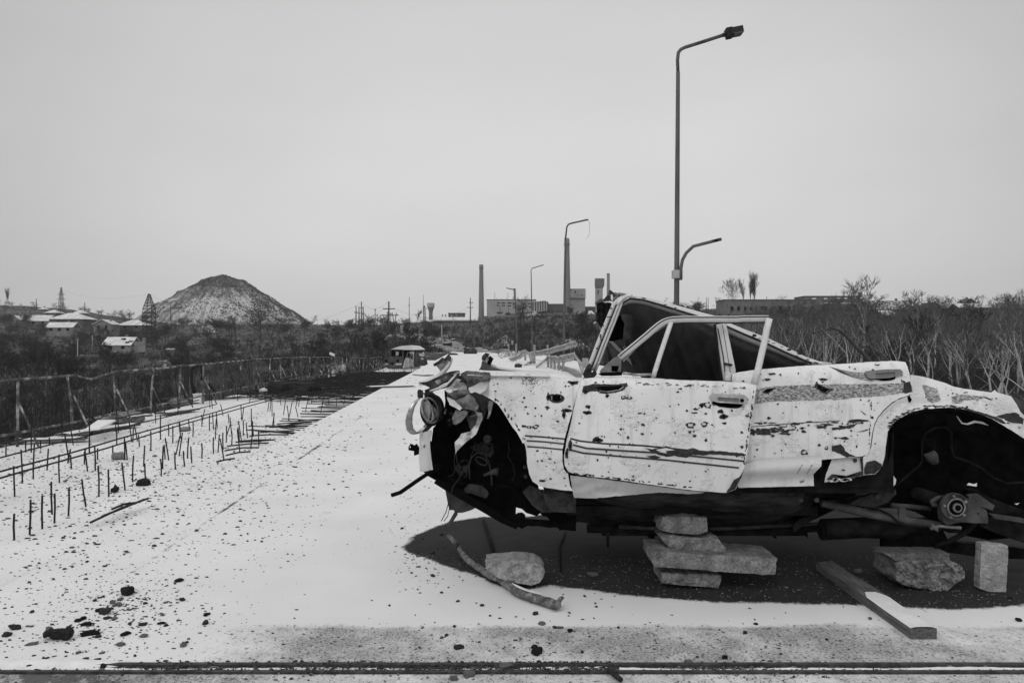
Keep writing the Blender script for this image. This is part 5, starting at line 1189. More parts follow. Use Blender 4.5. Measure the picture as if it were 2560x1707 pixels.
# scratches and frozen drip marks
for k in range(5):
    x0, y0 = 2074 + k*6, 917 + k*3; stripe(mb, [(x0, y0), (x0+30, y0+8+k), (x0+62, y0+14+k*1.5), (x0+84, y0+15+k*2)], rY, 1.3, 1)
for k in range(40):
    x = rr.uniform(1880, 2160); y = 1062 + rr.uniform(-6, 12) - (x-1880)*.02
    patch(mb, blob(x, y, rr.uniform(2, 12), rr.uniform(.8, 3), k+900, 10), rY, 1)
stripe(mb, qD((1150,885),(1300,872),(1440,862),(1689,848)), rY, 1.6, 1)
for k in range(24):
    y = rr.uniform(930, 1110); patch(mb, blob(*((2256 + (y-930)*.02 if y < 985 else 2180 - (y-985)*.05) + rr.uniform(-3, 0), y)[:2], rr.uniform(.8, 2), rr.uniform(1, 5), k+940, 8), rY, 1)
specks(mb, rdoor, rY, 150, seed=3)
rdr = mb.build('rear_door', PM, car); rdr['label'] = 'rear door with frozen snow band and no window frame'
handle(qG((365,150),(385,120),(600,102),(745,100),(772,125),(770,158),(690,178),(620,195),(420,205),(385,190)), qG((470,148),(685,130),(690,178),(475,192)), rY, rdr, None, True)
mb = MB(); patch(mb, qG((375,185),(420,206),(500,200),(690,180),(690,205),(640,222),(560,228),(470,214),(410,214)), rY, 0, .004); mb.build('recess_shade', MAT['void'], rdr)  # same painted shade below the rear handle
# ---- rear quarter panel, flattened over the wheel
quart = qG((852,160),(925,168),(1000,182),(1140,222),(1230,247),(1330,290),(1440,312),(1560,328),(1650,340),(1740,352),(1775,326),(1800,352),(1950,392),(2010,480),(2050,560),(2091,600),(2200,660),(2500,760),(3000,900),(3300,960),(3300,1180),(2900,1220),(2500,1100),(2300,980),(2091,852),(2000,792),(1870,712),(1750,642),(1600,580),(1480,540),(1340,520),(1200,520),(1000,532),(850,572),(720,642),(650,702),(606,782),(592,900),(572,1060),(545,1162),(470,1240),(345,1252),(340,1060),(400,1012),(432,930),(446,810),(468,710),(505,630),(565,558),(655,474),(740,428),(850,388),(884,345))
qd = dents(.02, 45, 31)
def qY(px, py):
    arch = qG((545,1162),(592,900),(606,782),(720,642),(1000,532),(1340,520),(1600,580),(1870,712),(2091,852))
    d = seg_d(arch, px, py); top = max(0, (1010-py)/90)
    r = max(0, (px-2300)/260)
    return bodyY(px, py) + .01 + qd(px, py)*(1 if px > 2280 else .3) - .03*max(0, 1-d/14) + .20*top**1.6*sm(2270, 2330, px) + .10*r*r
mb = MB(); panel(mb, quart, qY, 9, [], .004, jit=.5, seed=4)
bigpatch(mb, qG((985,270),(1080,290),(1150,320),(1185,440),(1100,470),(1040,440),(1010,350)), qY, 3)
bigpatch(mb, qG((1300,400),(1420,370),(1560,385),(1700,400),(1600,430),(1440,430),(1400,470),(1320,470)), qY, 3)
for pl in ([(1090,495),(1210,495),(1200,508),(1100,508)], [(1440,520),(1600,560),(1760,610),(1840,640),(1900,690),(1850,690),(1760,640),(1620,590),(1460,545)], [(1780,612),(1900,580),(2000,570),(2040,590),(2060,690),(1940,680),(1860,640)], [(350,1180),(380,1110),(470,1090),(540,1130),(545,1165),(470,1235),(350,1245)], [(2020,600),(2091,640),(2080,700),(2040,680)], [(1640,390),(1755,430),(1720,432),(1660,410)], [(1350,360),(1390,382),(1350,372)], [(1435,350),(1485,345),(1470,355),(1440,358)]):
    bigpatch(mb, qG(*pl), qY, 1, sp=4, jit=.6)
bigpatch(mb, qG((820,450),(700,480),(600,560),(540,620),(530,600),(600,520),(700,440),(810,410)), qY, 4)
patch(mb, qG((820,400),(845,385),(870,430),(850,465),(830,450)), qY, 2, .003)
for k in range(60):
    a = rr.random(); L = qG((620,760),(660,700),(720,640),(850,570),(1000,530),(1200,518),(1340,518),(1500,545)); i = min(6, int(a*7)); f_ = a*7-i
    patch(mb, blob(L[i][0]*(1-f_)+L[i+1][0]*f_ + rr.uniform(-5, 1), L[i][1]*(1-f_)+L[i+1][1]*f_ - rr.uniform(0, 7), rr.uniform(2, 8), rr.uniform(.8, 2.5), k+1000, 9), qY, 1, .0035)
specks(mb, quart, qY, 70, seed=4)
qp = mb.build('rear_quarter_panel', [MAT['snowy_paint']] + PM[1:], car)
mb = MB(); panel(mb, qG((1600,322),(1740,352),(1950,392),(2010,480),(2050,560),(2091,600),(2300,700),(2500,700),(2500,560),(2200,470),(2050,430),(1850,360),(1700,330)), lambda x, y: qY(x, y) + .12, 9, [], .03, jit=1.2, seed=14)
mb.build('torn_boot_edge', MAT['burnt_metal'], car)
# ---- sill: bent outer skin and loose trim
mb = MB(); s1 = qD((62,1178),(200,1192),(500,1232),(760,1268),(900,1280),(780,1290),(600,1280),(400,1298),(200,1316),(85,1312),(72,1250))
panel(mb, s1, lambda x, y: 4.60 + .0022*max(0, y-1188) + .022*noise.noise(Vector((x/45, y/12, 5))) + .0002*max(0, x-1600), 8, [], .004, jit=.6, seed=6)
mb.build('sill_skin', [MAT['worn_paint'], MAT['rust']], car)
mb = MB(); s2 = qD((1060,1120),(1130,1105),(1200,1084),(1330,1075),(1580,1058),(1576,1122),(1548,1150),(1528,1172),(1532,1241),(1400,1244),(1080,1252),(1072,1240))
def s2Y(x, y):
    v = (y - (1150 + (x-1860)*-.05))
    return 4.575 + .020*cos(v*.115) + .0006*max(0, v)
panel(mb, s2, s2Y, 6, [], .004, jit=.4, seed=7)
patch(mb, qD((1445,1212),(1478,1204),(1470,1218),(1450,1224)), s2Y, 1, .004)
for i in range(4): stripe(mb, qD((1430+i*30,1168),(1462+i*30,1112)), s2Y, 2, 1, .003) if i % 2 == 0 else None
mb.build('sill_trim', [MAT['worn_paint'], MAT['grey_metal']], car)
mb = MB(); s3 = qG((0,1080),(160,1066),(330,1056),(345,1130),(345,1252),(200,1290),(30,1310),(-80,1330),(-60,1230)); panel(mb, s3, lambda x, y: 4.64 + .008*noise.noise(Vector((x/15, y/15, 3))), 8, [], .004, jit=.6, seed=8)
for pl in ([(0,1240),(60,1265),(200,1260),(300,1220),(345,1200),(345,1250),(200,1290),(30,1310),(-60,1300)], [(225,1075),(270,1070),(275,1105),(240,1118)], [(305,1070),(340,1060),(345,1200),(320,1200)], [(100,1190),(145,1188),(140,1202),(110,1205)]): patch(mb, qG(*pl), lambda x, y: 4.64, 1, .010)
for k in range(16): patch(mb, blob(*qG((rr.uniform(-20, 200), rr.uniform(1290, 1318)))[0], rr.uniform(3, 10), rr.uniform(1, 3), k+1200, 9), lambda x, y: 4.64, 0, .013)
mb.build('sill_end', [MAT['worn_paint'], MAT['rust']], car)
# ---- floor pan and underbody, one curved sheet from sill to sill
prof_ = [(4.735,.70),(4.74,.60),(4.77,.545),(4.86,.50),(4.98,.455),(5.08,.37),(5.22,.265),(5.5,.24),(5.9,.26),(6.1,.45),(6.2,.6),(6.22,.9)]
mb = MB(); NX = 46
x0, x1 = .30, 2.35
def fl(x, y, z):
    k = noise.noise(Vector((x*1.6, y*2.0, 2)))*.035 + noise.noise(Vector((x*5, y*5, 3)))*.010
    rib = .012*max(0, sin(x*14))*(1 if y > 4.78 else 0)
    lift = .10*sm(1.1, .4, x) if 0 else .06*max(0, (.9-x))
    belly = -.03*exp(-((x-1.75)/.35)**2)*(1 if 4.8 < y < 5.6 else 0)
    back = .12*sm(1.95, 2.4, x)*(1 if z < .42 else 0)
    y += .42*sm(1.72, 2.15, x) + .22*(1-sm(.30, .62, x)) if y < 5.4 else 0
    return Vector((x, y + k*.6, z + k + rib + lift + belly + back))
pr = []
for (a, za), (b, zb) in zip(prof_, prof_[1:]):
    for k in range(4): pr.append((a+(b-a)*k/4, za+(zb-za)*k/4))
for i in range(NX+1):
    for y, z in pr: mb.v.append(fl(x0 + (x1-x0)*i/NX, y, z))
n = len(pr)
for i in range(NX):
    for k in range(n-1): mb.face((i*n+k, i*n+k+1, (i+1)*n+k+1, (i+1)*n+k), 0, True)
mb.build('floor_pan', MAT['underseal'], car)
mb = MB(); mb.box((.6, 5.10, .26), (1.95, 5.17, .36)); mb.box((.35, 4.90, .44), (1.95, 4.95, .50)); mb.tube([(.5,5.1,.31),(1.5,5.15,.29),(2.2,5.1,.32),(2.9,5.2,.34)], .03, 8); mb.tube([(2.0,4.95,.35),(2.5,5.0,.34),(2.62,5.0,.36)], [.06,.075,.05], 10)
mb.box((.45, 5.95, .26), (3.2, 6.05, .36))
mb.build('chassis_rails', MAT['dirty_black'], car)
for k in range(12):
    mb = MB(); x = .6 + k*.13 + rr.uniform(-.04, .04); y = rr.uniform(5.0, 5.3); z0 = .30; L_ = rr.uniform(.03, .10); w_ = rr.uniform(.01, .05); b = len(mb.v)
    mb.v += [Vector((x, y, z0)), Vector((x+w_*2, y+.02, z0)), Vector((x+w_*1.6, y+rr.uniform(-.03, .03), z0-L_)), Vector((x+w_*.4, y+rr.uniform(-.03, .03), z0-L_*rr.uniform(.5, 1)))]; mb.face((b, b+1, b+2, b+3))
    mb.build('hanging_scrap', MAT['dirty_black'], car)
mb = MB(); mb.tube([(.7, 5.02, .34), (1.1, 5.0, .325), (1.5, 5.03, .33), (1.9, 5.0, .36), (2.2, 5.1, .35)], .012, 7); mb.build('brake_pipe', MAT['bay_metal'], car)
# inner cabin: floor, bulkhead, far flank, coloured near-black for the dark inside
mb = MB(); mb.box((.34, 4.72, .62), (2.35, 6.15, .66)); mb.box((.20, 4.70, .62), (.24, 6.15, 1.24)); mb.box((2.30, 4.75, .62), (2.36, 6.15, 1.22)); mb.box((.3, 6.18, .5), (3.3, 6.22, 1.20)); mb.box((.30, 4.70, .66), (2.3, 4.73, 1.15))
mb.build('dark_cabin', MAT['dirty_black'], car)
# ---- engine bay: inner wing behind the arch, front frame, cross members
inner = qA((790,600),(900,560),(1100,640),(1400,700),(1560,860),(1700,1060),(1860,1300),(1980,1700),(2060,2050)) + qB((1800,560),(2000,640),(2360,720),(2352,1112),(2150,1102),(2130,1072),(1760,1046),(1690,1084),(1640,1060),(1450,992),(1285,892),(1230,866),(1120,830),(1000,790),(830,662),(745,600),(630,490),(540,440),(440,345),(440,150),(570,0)) + qA((620,1280),(640,1100),(700,1030),(790,900),(800,740))
seeth = qB((1618,822),(1690,842),(1742,890),(1870,930),(1912,895),(1945,930),(1990,935),(2035,982),(1736,962),(1728,912),(1692,886),(1640,890),(1615,908))
ind = dents(.04, 40, 41)
def iY(px, py): return 4.93 + ind(px, py) + .15*sm(1060, 1200, px)*(1-sm(1240, 1330, px)) 
mb = MB(); panel(mb, inner, iY, 9, [seeth], .01, jit=1.0, seed=9)
patch(mb, qB((870,320),(960,240),(1040,250),(1030,330),(1010,460),(940,440),(880,380)), iY, 1, .004, 8)
patch(mb, qB((1050,90),(1200,20),(1330,40),(1350,150),(1300,210),(1230,180),(1120,130)), iY, 1, .004, 8)
mb.build('inner_wing', [MAT['black_metal'], MAT['bay_metal']], car)
mb = MB()
def tr(pts, q, Y, r, m=0, n=8): mb.tube([P(*p, Y) for p in q(*pts)], r, n, m)
tr([(640,480),(830,600),(1000,700),(1230,830),(1450,960),(1640,1040)], qB, 4.84, .028)
tr([(640,300),(700,420),(850,510),(1100,560),(1320,550),(1560,570),(1680,640)], qB, 4.88, .020)
panel(mb, qB((985,600),(1040,540),(1200,560),(1265,620),(1280,660),(1250,715),(1180,690),(1060,650),(990,650)), lambda x, y: 4.84, 9, [], .03, m=1, seed=15)
panel(mb, qB((1700,640),(1790,560),(1900,600),(1960,680),(2060,850),(2050,885),(1930,885),(1820,800)), lambda x, y: 4.80, 9, [], .03, m=1, seed=16)
panel(mb, qB((1930,610),(2330,660),(2352,700),(2352,890),(2060,880),(1990,780)), lambda x, y: 4.74, 9, [], .03, m=1, seed=17)
panel(mb, qB((2050,870),(2352,890),(2352,1108),(2160,1096),(2130,1068),(2040,1050)), lambda x, y: 4.95 + .03*noise.noise(Vector((x/9, y/9, 8))), 9, [], .06, m=0, seed=18)
tr([(1220,432),(1300,400),(1350,385),(1400,392)], qB, 4.72, [.008,.010,.020,.028], 1)
for x, y in ((1725,335),(1735,450)): c = P(*qB((x, y))[0], 4.74); mb.tube([c, c + Vector((0, .03, 0))], .010, 10, 1)
mb.tube([P(*p, 4.86) for p in qB((1050,480),(1040,320),(1070,210),(1150,150),(1240,180),(1290,280),(1315,420),(1320,550))], .005, 6, 1)
c = P(*qB((1193,255))[0], 4.82)
mb.tube([c + Vector((.036*cos(k*.314), 0, 0)) + Vector((0, 0, .022*sin(k*.314) - .014*cos(k*.314))) for k in range(21)], .004, 6, 1, cap=False)
c = P(*qA((1345,1240))[0], 4.86); mb.tube([c, c + Vector((.02, .05, 0))], [.026, .02], 12, 1)
mb.build('engine_bay_frame', [MAT['black_metal'], MAT['bay_metal']], car)
# radiator crossmember, tow eye, bumper iron, dangling wires, front plate
mb = MB()
panel(mb, qA((465,1165),(520,1150),(620,1120),(630,1160),(600,1290),(610,1420),(625,1540),(640,1640),(560,1660),(470,1670),(455,1480),(462,1300)), lambda x, y: 4.74 + .05*max(0, (1068 - x)/20)**1.5*.6, 7, [], .006, seed=19, jit=.5)
patch(mb, qA((515,1325),(530,1310),(535,1345),(520,1360)), lambda x, y: 4.74, 1, .004)
mb.build('front_crossmember', [MAT['worn_paint'], MAT['rust']], car)
mb = MB(); panel(mb, qA((318,1345),(345,1300),(400,1325),(395,1400),(320,1385)), lambda x, y: 4.86, 7, [qA((332,1340),(345,1332),(350,1350),(338,1360))], .012, seed=20); panel(mb, qA((390,1430),(400,1320),(420,1310),(455,1365),(452,1440),(395,1458)), lambda x, y: 4.83, 7, [], .04, seed=21)
mb.build('tow_eye', MAT['black_metal'], car)
mb = MB(); tr([(600,400),(520,420),(400,500),(200,640),(90,675)], qB, 4.72, .0125, 0, 10); tr([(700,330),(600,400),(640,330),(580,310)], qB, 4.76, .012); 
panel(mb, qB((560,320),(690,300),(650,400),(600,420),(560,380)), lambda x, y: 4.78, 9, [], .05, seed=23); mb.build('bumper_iron', MAT['black_metal'], car)
mb = MB(); panel(mb, qB((750,610),(815,640),(880,680),(1120,830),(1060,860),(960,888),(880,890),(850,855),(800,855),(775,740)), lambda x, y: 5.0 + .03*noise.noise(Vector((x/12, y/12, 1))), 9, [], .02, seed=24); tr([(885,890),(830,980),(790,1048)], qB, 5.0, [.014,.013,.014], 0); mb.build('front_valance', MAT['burnt_metal'], car)
for pts_, Y_, r_ in (([(870,150),(860,250),(870,370),(840,430),(790,440)], 4.66, .0022), ([(880,170),(900,280),(940,400),(920,470),(850,560),(800,720),(760,880),(700,990)], 4.66, .0028), ([(930,460),(850,560),(815,680),(800,840),(780,930),(735,990)], 4.67, .0024), ([(1520,20),(1535,130),(1515,200),(1580,300),(1605,420),(1570,500)], 4.80, .002), ([(1120,20),(1100,120),(1060,200)], 4.8, .002)):
    mb = MB(); tr(pts_, qB, Y_, r_); mb.build('dangling_wire', MAT['rubber'], car)
# crumpled nose of the wing: creased facets with own depth, tones imitating reflection and dirt
mb = MB()
def facets(vd, fs, q=qA):
    b = len(mb.v); ks = list(vd)
    for k in ks: x, y, Y = vd[k]; mb.v.append(P(*q((x, y))[0], Y))
    for f, m in fs: mb.face([b + ks.index(k) for k in f], m, False)
mottled('back_fold', .015, .12, 22, .5, .006, spec=.5, detail=9)
def fold(pts, Yt, Yb, m, seed, amp=.014, sp=5, tilt=0):
    pp = qA(*pts); y0 = min(p[1] for p in pp); y1 = max(p[1] for p in pp); x0 = min(p[0] for p in pp); x1 = max(p[0] for p in pp)
    def Yf(x, y):
        n1 = 1 - abs(noise.noise(Vector((x/13, y/11, seed))))*2.2; n2 = noise.noise(Vector((x/6, y/6, seed+4)))
        return Yt + (Yb-Yt)*(y-y0)/(y1-y0) + tilt*(x-x0)/(x1-x0) - amp*n1 + amp*.35*n2
    panel(mb, pp, Yf, sp, [], .003, m=m, seed=seed, jit=.7)
fold(((800,600),(900,520),(1000,420),(1200,480),(1385,400),(1400,560),(1250,660),(1400,730),(1330,900),(1290,1000),(1230,1080),(1140,1140),(1110,1000),(1050,870),(900,780),(830,690)), 4.80, 4.84, 3, 500, .035, sp=4)
fold(((990,390),(1075,348),(1385,372),(1405,425),(1300,470),(1180,540),(1100,570),(1075,480),(1050,440)), 4.62, 4.76, 0, 501, tilt=-.05)
fold(((1100,575),(1180,540),(1300,470),(1402,432),(1390,490),(1330,600),(1255,652),(1190,625),(1130,640)), 4.74, 4.57, 2, 502, .010, tilt=-.03)
fold(((1090,600),(1130,560),(1200,590),(1245,650),(1170,700),(1120,660)), 4.66, 4.72, 0, 512)
fold(((795,605),(870,548),(955,450),(1015,455),(1075,530),(1090,600),(965,602),(850,640)), 4.80, 4.66, 0, 503, tilt=.02)
fold(((805,612),(960,598),(1095,595),(1110,640),(1010,700),(925,722),(850,660)), 4.66, 4.76, 0, 504)
fold(((795,602),(870,590),(960,585),(940,606),(850,640)), 4.68, 4.64, 2, 513, .006)
fold(((820,690),(860,700),(925,735),(1020,838),(990,868),(940,835),(855,790)), 4.70, 4.62, 2, 505, .010)
fold(((925,735),(1055,688),(1105,635),(1190,720),(1240,810),(1210,880),(1150,862),(1010,840)), 4.70, 4.74, 0, 506, .018)
fold(((1105,635),(1180,640),(1260,720),(1330,830),(1300,890),(1240,830),(1180,720)), 4.68, 4.78, 1, 507)
fold(((1185,650),(1255,652),(1330,680),(1440,745),(1400,790),(1330,760),(1300,830),(1240,740)), 4.64, 4.76, 1, 508)
fold(((1190,880),(1280,900),(1290,960),(1250,1060),(1190,1130),(1140,1140),(1200,1040),(1225,950)), 4.72, 4.66, 0, 509, .010)
fold(((1080,960),(1130,930),(1200,1000),(1160,1100),(1135,1135),(1110,1060)), 4.76, 4.72, 1, 510)
fold(((950,450),(1010,400),(1060,440),(1100,480),(1090,540),(1040,500),(980,500)), 4.74, 4.80, 1, 511)
# torn lower strip hanging from the nose
panel(mb, qA((1260,1040),(1200,1180),(1140,1230),(1060,1290),(1000,1350),(950,1400),(935,1440),(930,1370),(925,1280),(970,1235),(1010,1170),(1130,1140),(1180,1070)), lambda x, y: 4.63 + .06*noise.noise(Vector((x/9, y/9, 3))), 7, [], .004, m=2, seed=25, jit=.6)
panel(mb, qA((1370,740),(1430,742),(1410,850),(1390,920),(1360,980),(1345,970),(1365,900),(1360,820)), lambda x, y: 4.67 + .03*noise.noise(Vector((x/7, y/7, 3))), 6, [], .004, m=0, seed=26)
o = mb.build('crumpled_nose', [MAT['fold'], MAT['burnt_metal'], MAT['worn_paint'], MAT['back_fold']], car)
# torn scraps and hoses in the smashed corner
mb = MB(); r9 = random.Random(42)
for k in range(20):
    cx_, cy_ = r9.uniform(1092, 1225), r9.uniform(965, 1060); Y0 = r9.uniform(4.70, 4.90); a = r9.uniform(0, 6.28); L_ = r9.uniform(6, 26); w_ = r9.uniform(2, 8)
    if not inside(inner, cx_, cy_): continue
    b = len(mb.v); pts = [(cx_, cy_, Y0)]
    for q, sg in ((.3, 1), (1, .4), (1.0, -.5), (.4, -1)): pts.append((cx_ + cos(a)*L_*q - sin(a)*w_*sg, cy_ + sin(a)*L_*q + cos(a)*w_*sg, Y0 + r9.uniform(-.05, .05)))
    for p in pts: mb.v.append(P(*p))
    m_ = 0 if r9.random() < .62 else (1 if r9.random() < .75 else 2)
    for t3 in ((0, 1, 2), (0, 2, 3), (0, 3, 4)): mb.face([b+i for i in t3], m_)
mb.build('torn_scraps', [MAT['bay_metal'], MAT['fold'], MAT['worn_paint']], car)
# indicator lamp body
mb = MB(); panel(mb, qA((935,865),(1000,880),(1050,870),(1100,890),(1060,960),(1000,1020),(940,1055),(900,1040),(890,960)), lambda x, y: 4.70 + .03*noise.noise(Vector((x/8, y/8, 7))), 6, [], .04, seed=27); mb.build('indicator_lamp', MAT['scraped_metal'], car)
# ---- headlamp and hanging bezel
def ring3(cx, cy, rx, ry, rot, Y, yk, n=44):
    out = []
    for k in range(n+1):
        a = 2*pi*k/n; x = rx*cos(a); y = ry*sin(a)
        out.append(P(*qA((cx + x*cos(rot) - y*sin(rot), cy + x*sin(rot) + y*cos(rot)))[0], Y + yk*cos(a)))
    return out
hl = MB()
hl.tube(ring3(600, 865, 105, 165, -.28, 4.70, .05), .0065, 8, 0, cap=False); hl.tube(ring3(565, 862, 62, 152, -.3, 4.66, .02), .005, 8, 0, cap=False)
hl.tube([P(*qA((615,868))[0], 4.715), P(*qA((655,850))[0], 4.80), P(*qA((690,830))[0], 4.90)], [.070,.066,.03], 22, 1, cap=False, flat=1.4)
hl.tube([P(*qA((640,860))[0], 4.80), P(*qA((660,850))[0], 4.86)], [.058,.02], 20, 1, flat=1.4)
panel(hl, qA((520,640),(620,630),(720,720),(785,850),(770,960),(720,1010),(640,1060),(560,1150),(490,1170),(540,1040),(640,1010),(700,960),(720,860),(650,720),(530,720)), lambda x, y: 4.76 + .03*noise.noise(Vector((x/10, y/10, 4))), 7, [], .05, m=3, seed=28, jit=.8)
panel(hl, qA((500,760),(560,740),(600,800),(610,900),(570,980),(530,900)), lambda x, y: 4.695, 8, [], .004, m=4, seed=29)
panel(hl, qA((610,780),(690,860),(700,930),(640,1000),(600,960),(640,900)), lambda x, y: 4.70 + .02*noise.noise(Vector((x/5, y/5, 4))), 6, [], .004, m=2, seed=30)
hl.tube([P(*qA(p)[0], 4.70) for p in ((640,780),(650,880),(700,990))], .003, 5, 3)
hl.build('headlamp', [MAT['scraped_metal'], MAT['dirty_black'], MAT['glass_dirty'], MAT['rust'], MAT['chrome_worn']], car)
mb = MB(); bz = []
R0 = [(505,700,4.72),(440,715,4.69),(385,760,4.67),(330,840,4.66),(295,940,4.66),(285,1040,4.67),(300,1120,4.68),(345,1165,4.70),(390,1172,4.72),(450,1140,4.74),(510,1090,4.75),(560,1020,4.74),(600,930,4.73),(618,860,4.72),(585,790,4.71),(530,745,4.71)]
for i in range(len(R0)-1):
    for k in range(4):
        q = k/4; bz.append(tuple(R0[i][j]*(1-q) + R0[i+1][j]*q for j in range(3)))
b = len(mb.v)
for i, (x, y, Y) in enumerate(bz):
    p = P(*qA((x, y))[0], Y); w = .012 + .030*sin(pi*min(1, i/len(bz)*1.25))
    n_ = Vector((sin(i*.1)*.2 + .75, -.3, .1)).normalized()
    mb.v += [p - n_*.003, p + n_*w*.4 + Vector((.004, .012, 0)), p + n_*w + Vector((0, .02, .002))]
for i in range(len(bz)-1):
    for k in range(2): mb.face((b+i*3+k, b+i*3+k+1, b+i*3+3+k+1, b+i*3+3+k), 0, True)
o = mb.build('headlamp_bezel', MAT['chrome_worn'], car); md = o.modifiers.new('solid', 'SOLIDIFY'); md.thickness = .004
mb = MB(); 
for k in range(7):
    c = P(*qA((480 + rr.uniform(-20, 25), 650 + rr.uniform(-40, 50)))[0], 4.71 + rr.uniform(0, .04)); chunk(mb, c, (.025,.02,.022), k+3, 3, .3)
mb.build('hinge_remains', MAT['rust'], car)
# ---- bonnet: sheet lying across the bay, lip and far edge curled up
mb = MB(); N, M = 40, 10
def bon(u, v):           # u along the car, v near -> far
    x = P(1168 + (1330-1168)*u*1.28, 930, 4.62).x; y = 4.62 + 1.42*v
    z = 1.352 - .035*v + .012*sin(v*pi) - .012*u + .006*noise.noise(Vector((x*4, y*4, 1)))
    return Vector((x + .02*v, y, z))
for i in range(N+1):
    for j in range(M+1): mb.v.append(bon(i/N, j/M))
for i in range(N):
    for j in range(M): mb.face((i*(M+1)+j, (i+1)*(M+1)+j, (i+1)*(M+1)+j+1, i*(M+1)+j+1), 0, True)
o = mb.build('bonnet', MAT['snowy_paint'], car); md = o.modifiers.new('solid', 'SOLIDIFY'); md.thickness = .006; md.offset = -1
mb = MB(); N = 26
path = [(1275,330,5.7),(1270,280,5.75),(1280,230,5.8),(1300,200,5.85),(1340,245,5.85),(1400,285,5.85),(1500,325,5.85),(1650,350,5.85),(1900,372,5.85),(2091,382,5.8)]
lo = [(1248,345,5.6),(1250,330,5.65),(1300,345,5.7),(1340,345,5.75),(1400,345,5.75),(1500,350,5.75),(1600,358,5.75),(1750,365,5.75),(1900,376,5.8),(2091,385,5.75)]
for a, b_ in zip(path, lo): mb.v += [P(*qA(a[:2])[0], a[2]), P(*qA(((a[0]+b_[0])/2, (a[1]+b_[1])/2))[0], (a[2]+b_[2])/2 - .03), P(*qA(b_[:2])[0], b_[2])]
for i in range(len(path)-1):
    for k in range(2): mb.face((i*3+k, i*3+k+1, i*3+4+k, i*3+3+k), 0, True)
panel(mb, qA((1310,190),(1335,140),(1375,160),(1410,200),(1380,240),(1370,268),(1330,225)), lambda x, y: 5.83 + .03*noise.noise(Vector((x/6, y/6, 4))), 6, [], .006, m=1, seed=31)
mb.tube([P(*qA(p)[0], 5.8) for p in ((1300,205),(1305,170),(1340,138),(1365,150))], .012, 6, 0); mb.tube([P(*qA(p)[0], 5.79) for p in ((1375,175),(1405,195),(1385,225),(1368,262))], .012, 6, 2)
mb.tube([P(*qA(p[:2])[0], p[2]-.02) for p in path[3:]], .012, 6, 1)
o = mb.build('curled_bonnet_edge', [MAT['burnt_metal'], MAT['worn_paint'], MAT['black_metal']], car); md = o.modifiers.new('solid', 'SOLIDIFY'); md.thickness = .004
mb = MB()
panel(mb, qA((650,275),(720,235),(765,190),(800,200),(830,170),(850,145),(875,165),(872,220),(840,290),(790,340),(745,378),(720,330),(690,290)), lambda x, y: 5.10 + .05*noise.noise(Vector((x/14, y/14, 4))), 6, [], .006, m=0, seed=32, jit=.4)
stp = qA((650,278),(720,235),(765,190),(800,202),(832,168),(852,146)); mb.tube([P(*p, 5.09) for p in stp], .009, 6, 2)
mb.tube([P(*p, 5.09) for p in qA((872,180),(868,230),(840,290),(770,370),(690,440),(560,500),(455,515))], [.016,.012,.014,.016,.018,.02,.012], 6, 1)
panel(mb, qA((820,180),(850,140),(878,170),(868,230),(845,215)), lambda x, y: 5.07, 6, [], .01, m=2, seed=33)
panel(mb, qA((450,505),(560,490),(700,430),(800,380),(900,352),(985,346),(992,375),(900,420),(830,500),(700,560),(600,570),(560,550)), lambda x, y: 4.98 + .06*noise.noise(Vector((x/16, y/16, 5))) - .12*sm(1080, 1150, x), 8, [], .006, m=2, seed=34, jit=.6)
panel(mb, qA((660,480),(760,450),(880,395),(960,362),(985,372),(900,430),(800,480),(700,530)), lambda x, y: 4.90 + .04*noise.noise(Vector((x/10, y/10, 6))) - .06*sm(1080, 1150, x), 7, [], .005, m=0, seed=35)
panel(mb, qA((530,600),(620,560),(700,560),(820,520),(900,450),(960,385),(990,380),(985,430),(900,540),(830,570),(690,600),(600,640),(540,650)), lambda x, y: 4.80 + .05*noise.noise(Vector((x/12, y/12, 6))), 7, [], .006, m=2, seed=36, jit=.6)
mb.tube([P(*p, 4.76) for p in qA((600,615),(700,585),(810,545),(880,470),(940,400))], [.006,.008,.007,.006,.005], 6, 1)
panel(mb, qA((800,600),(850,560),(900,510),(960,450),(1005,465),(980,500),(900,560),(850,610)), lambda x, y: 4.72 + .03*noise.noise(Vector((x/8, y/8, 6))), 6, [], .005, m=0, seed=37)
mb.build('torn_bonnet_lip', [MAT['fold'], MAT['worn_paint'], MAT['burnt_metal']], car)
# ---- caved-in roof: near rail, header, headlining, far pillar
mb = MB()
def strip(a, b_, Ya, Yb, m, nsub=3):
    """ribbon between two picture polylines given at depths Ya,Yb"""
    n = 26
    def samp(L, t):
        d = [0]; 
        for p, q in zip(L, L[1:]): d.append(d[-1] + math.dist(p, q))
        t *= d[-1]
        for i in range(len(L)-1):
            if t <= d[i+1] + 1e-6:
                f_ = (t-d[i])/((d[i+1]-d[i]) or 1); return (L[i][0]*(1-f_)+L[i+1][0]*f_, L[i][1]*(1-f_)+L[i+1][1]*f_)
        return L[-1]
    b0 = len(mb.v)
    for i in range(n+1):
        t = i/n; A = P(*samp(a, t), Ya if not callable(Ya) else Ya(t)); B = P(*samp(b_, t), Yb if not callable(Yb) else Yb(t))
        for k in range(nsub+1):
            q = k/nsub; p = A.lerp(B, q); mb.v.append(p + Vector((0, -.010*sin(pi*q), 0)))
    for i in range(n):
        for k in range(nsub): mb.face((b0+i*(nsub+1)+k, b0+(i+1)*(nsub+1)+k, b0+(i+1)*(nsub+1)+k+1, b0+i*(nsub+1)+k+1), m, True)
top_e = qD((385,118),(420,98),(480,100),(580,122),(700,160),(850,202),(935,224),(1010,262),(1100,300),(1240,352),(1360,410),(1480,470),(1560,497),(1640,508))
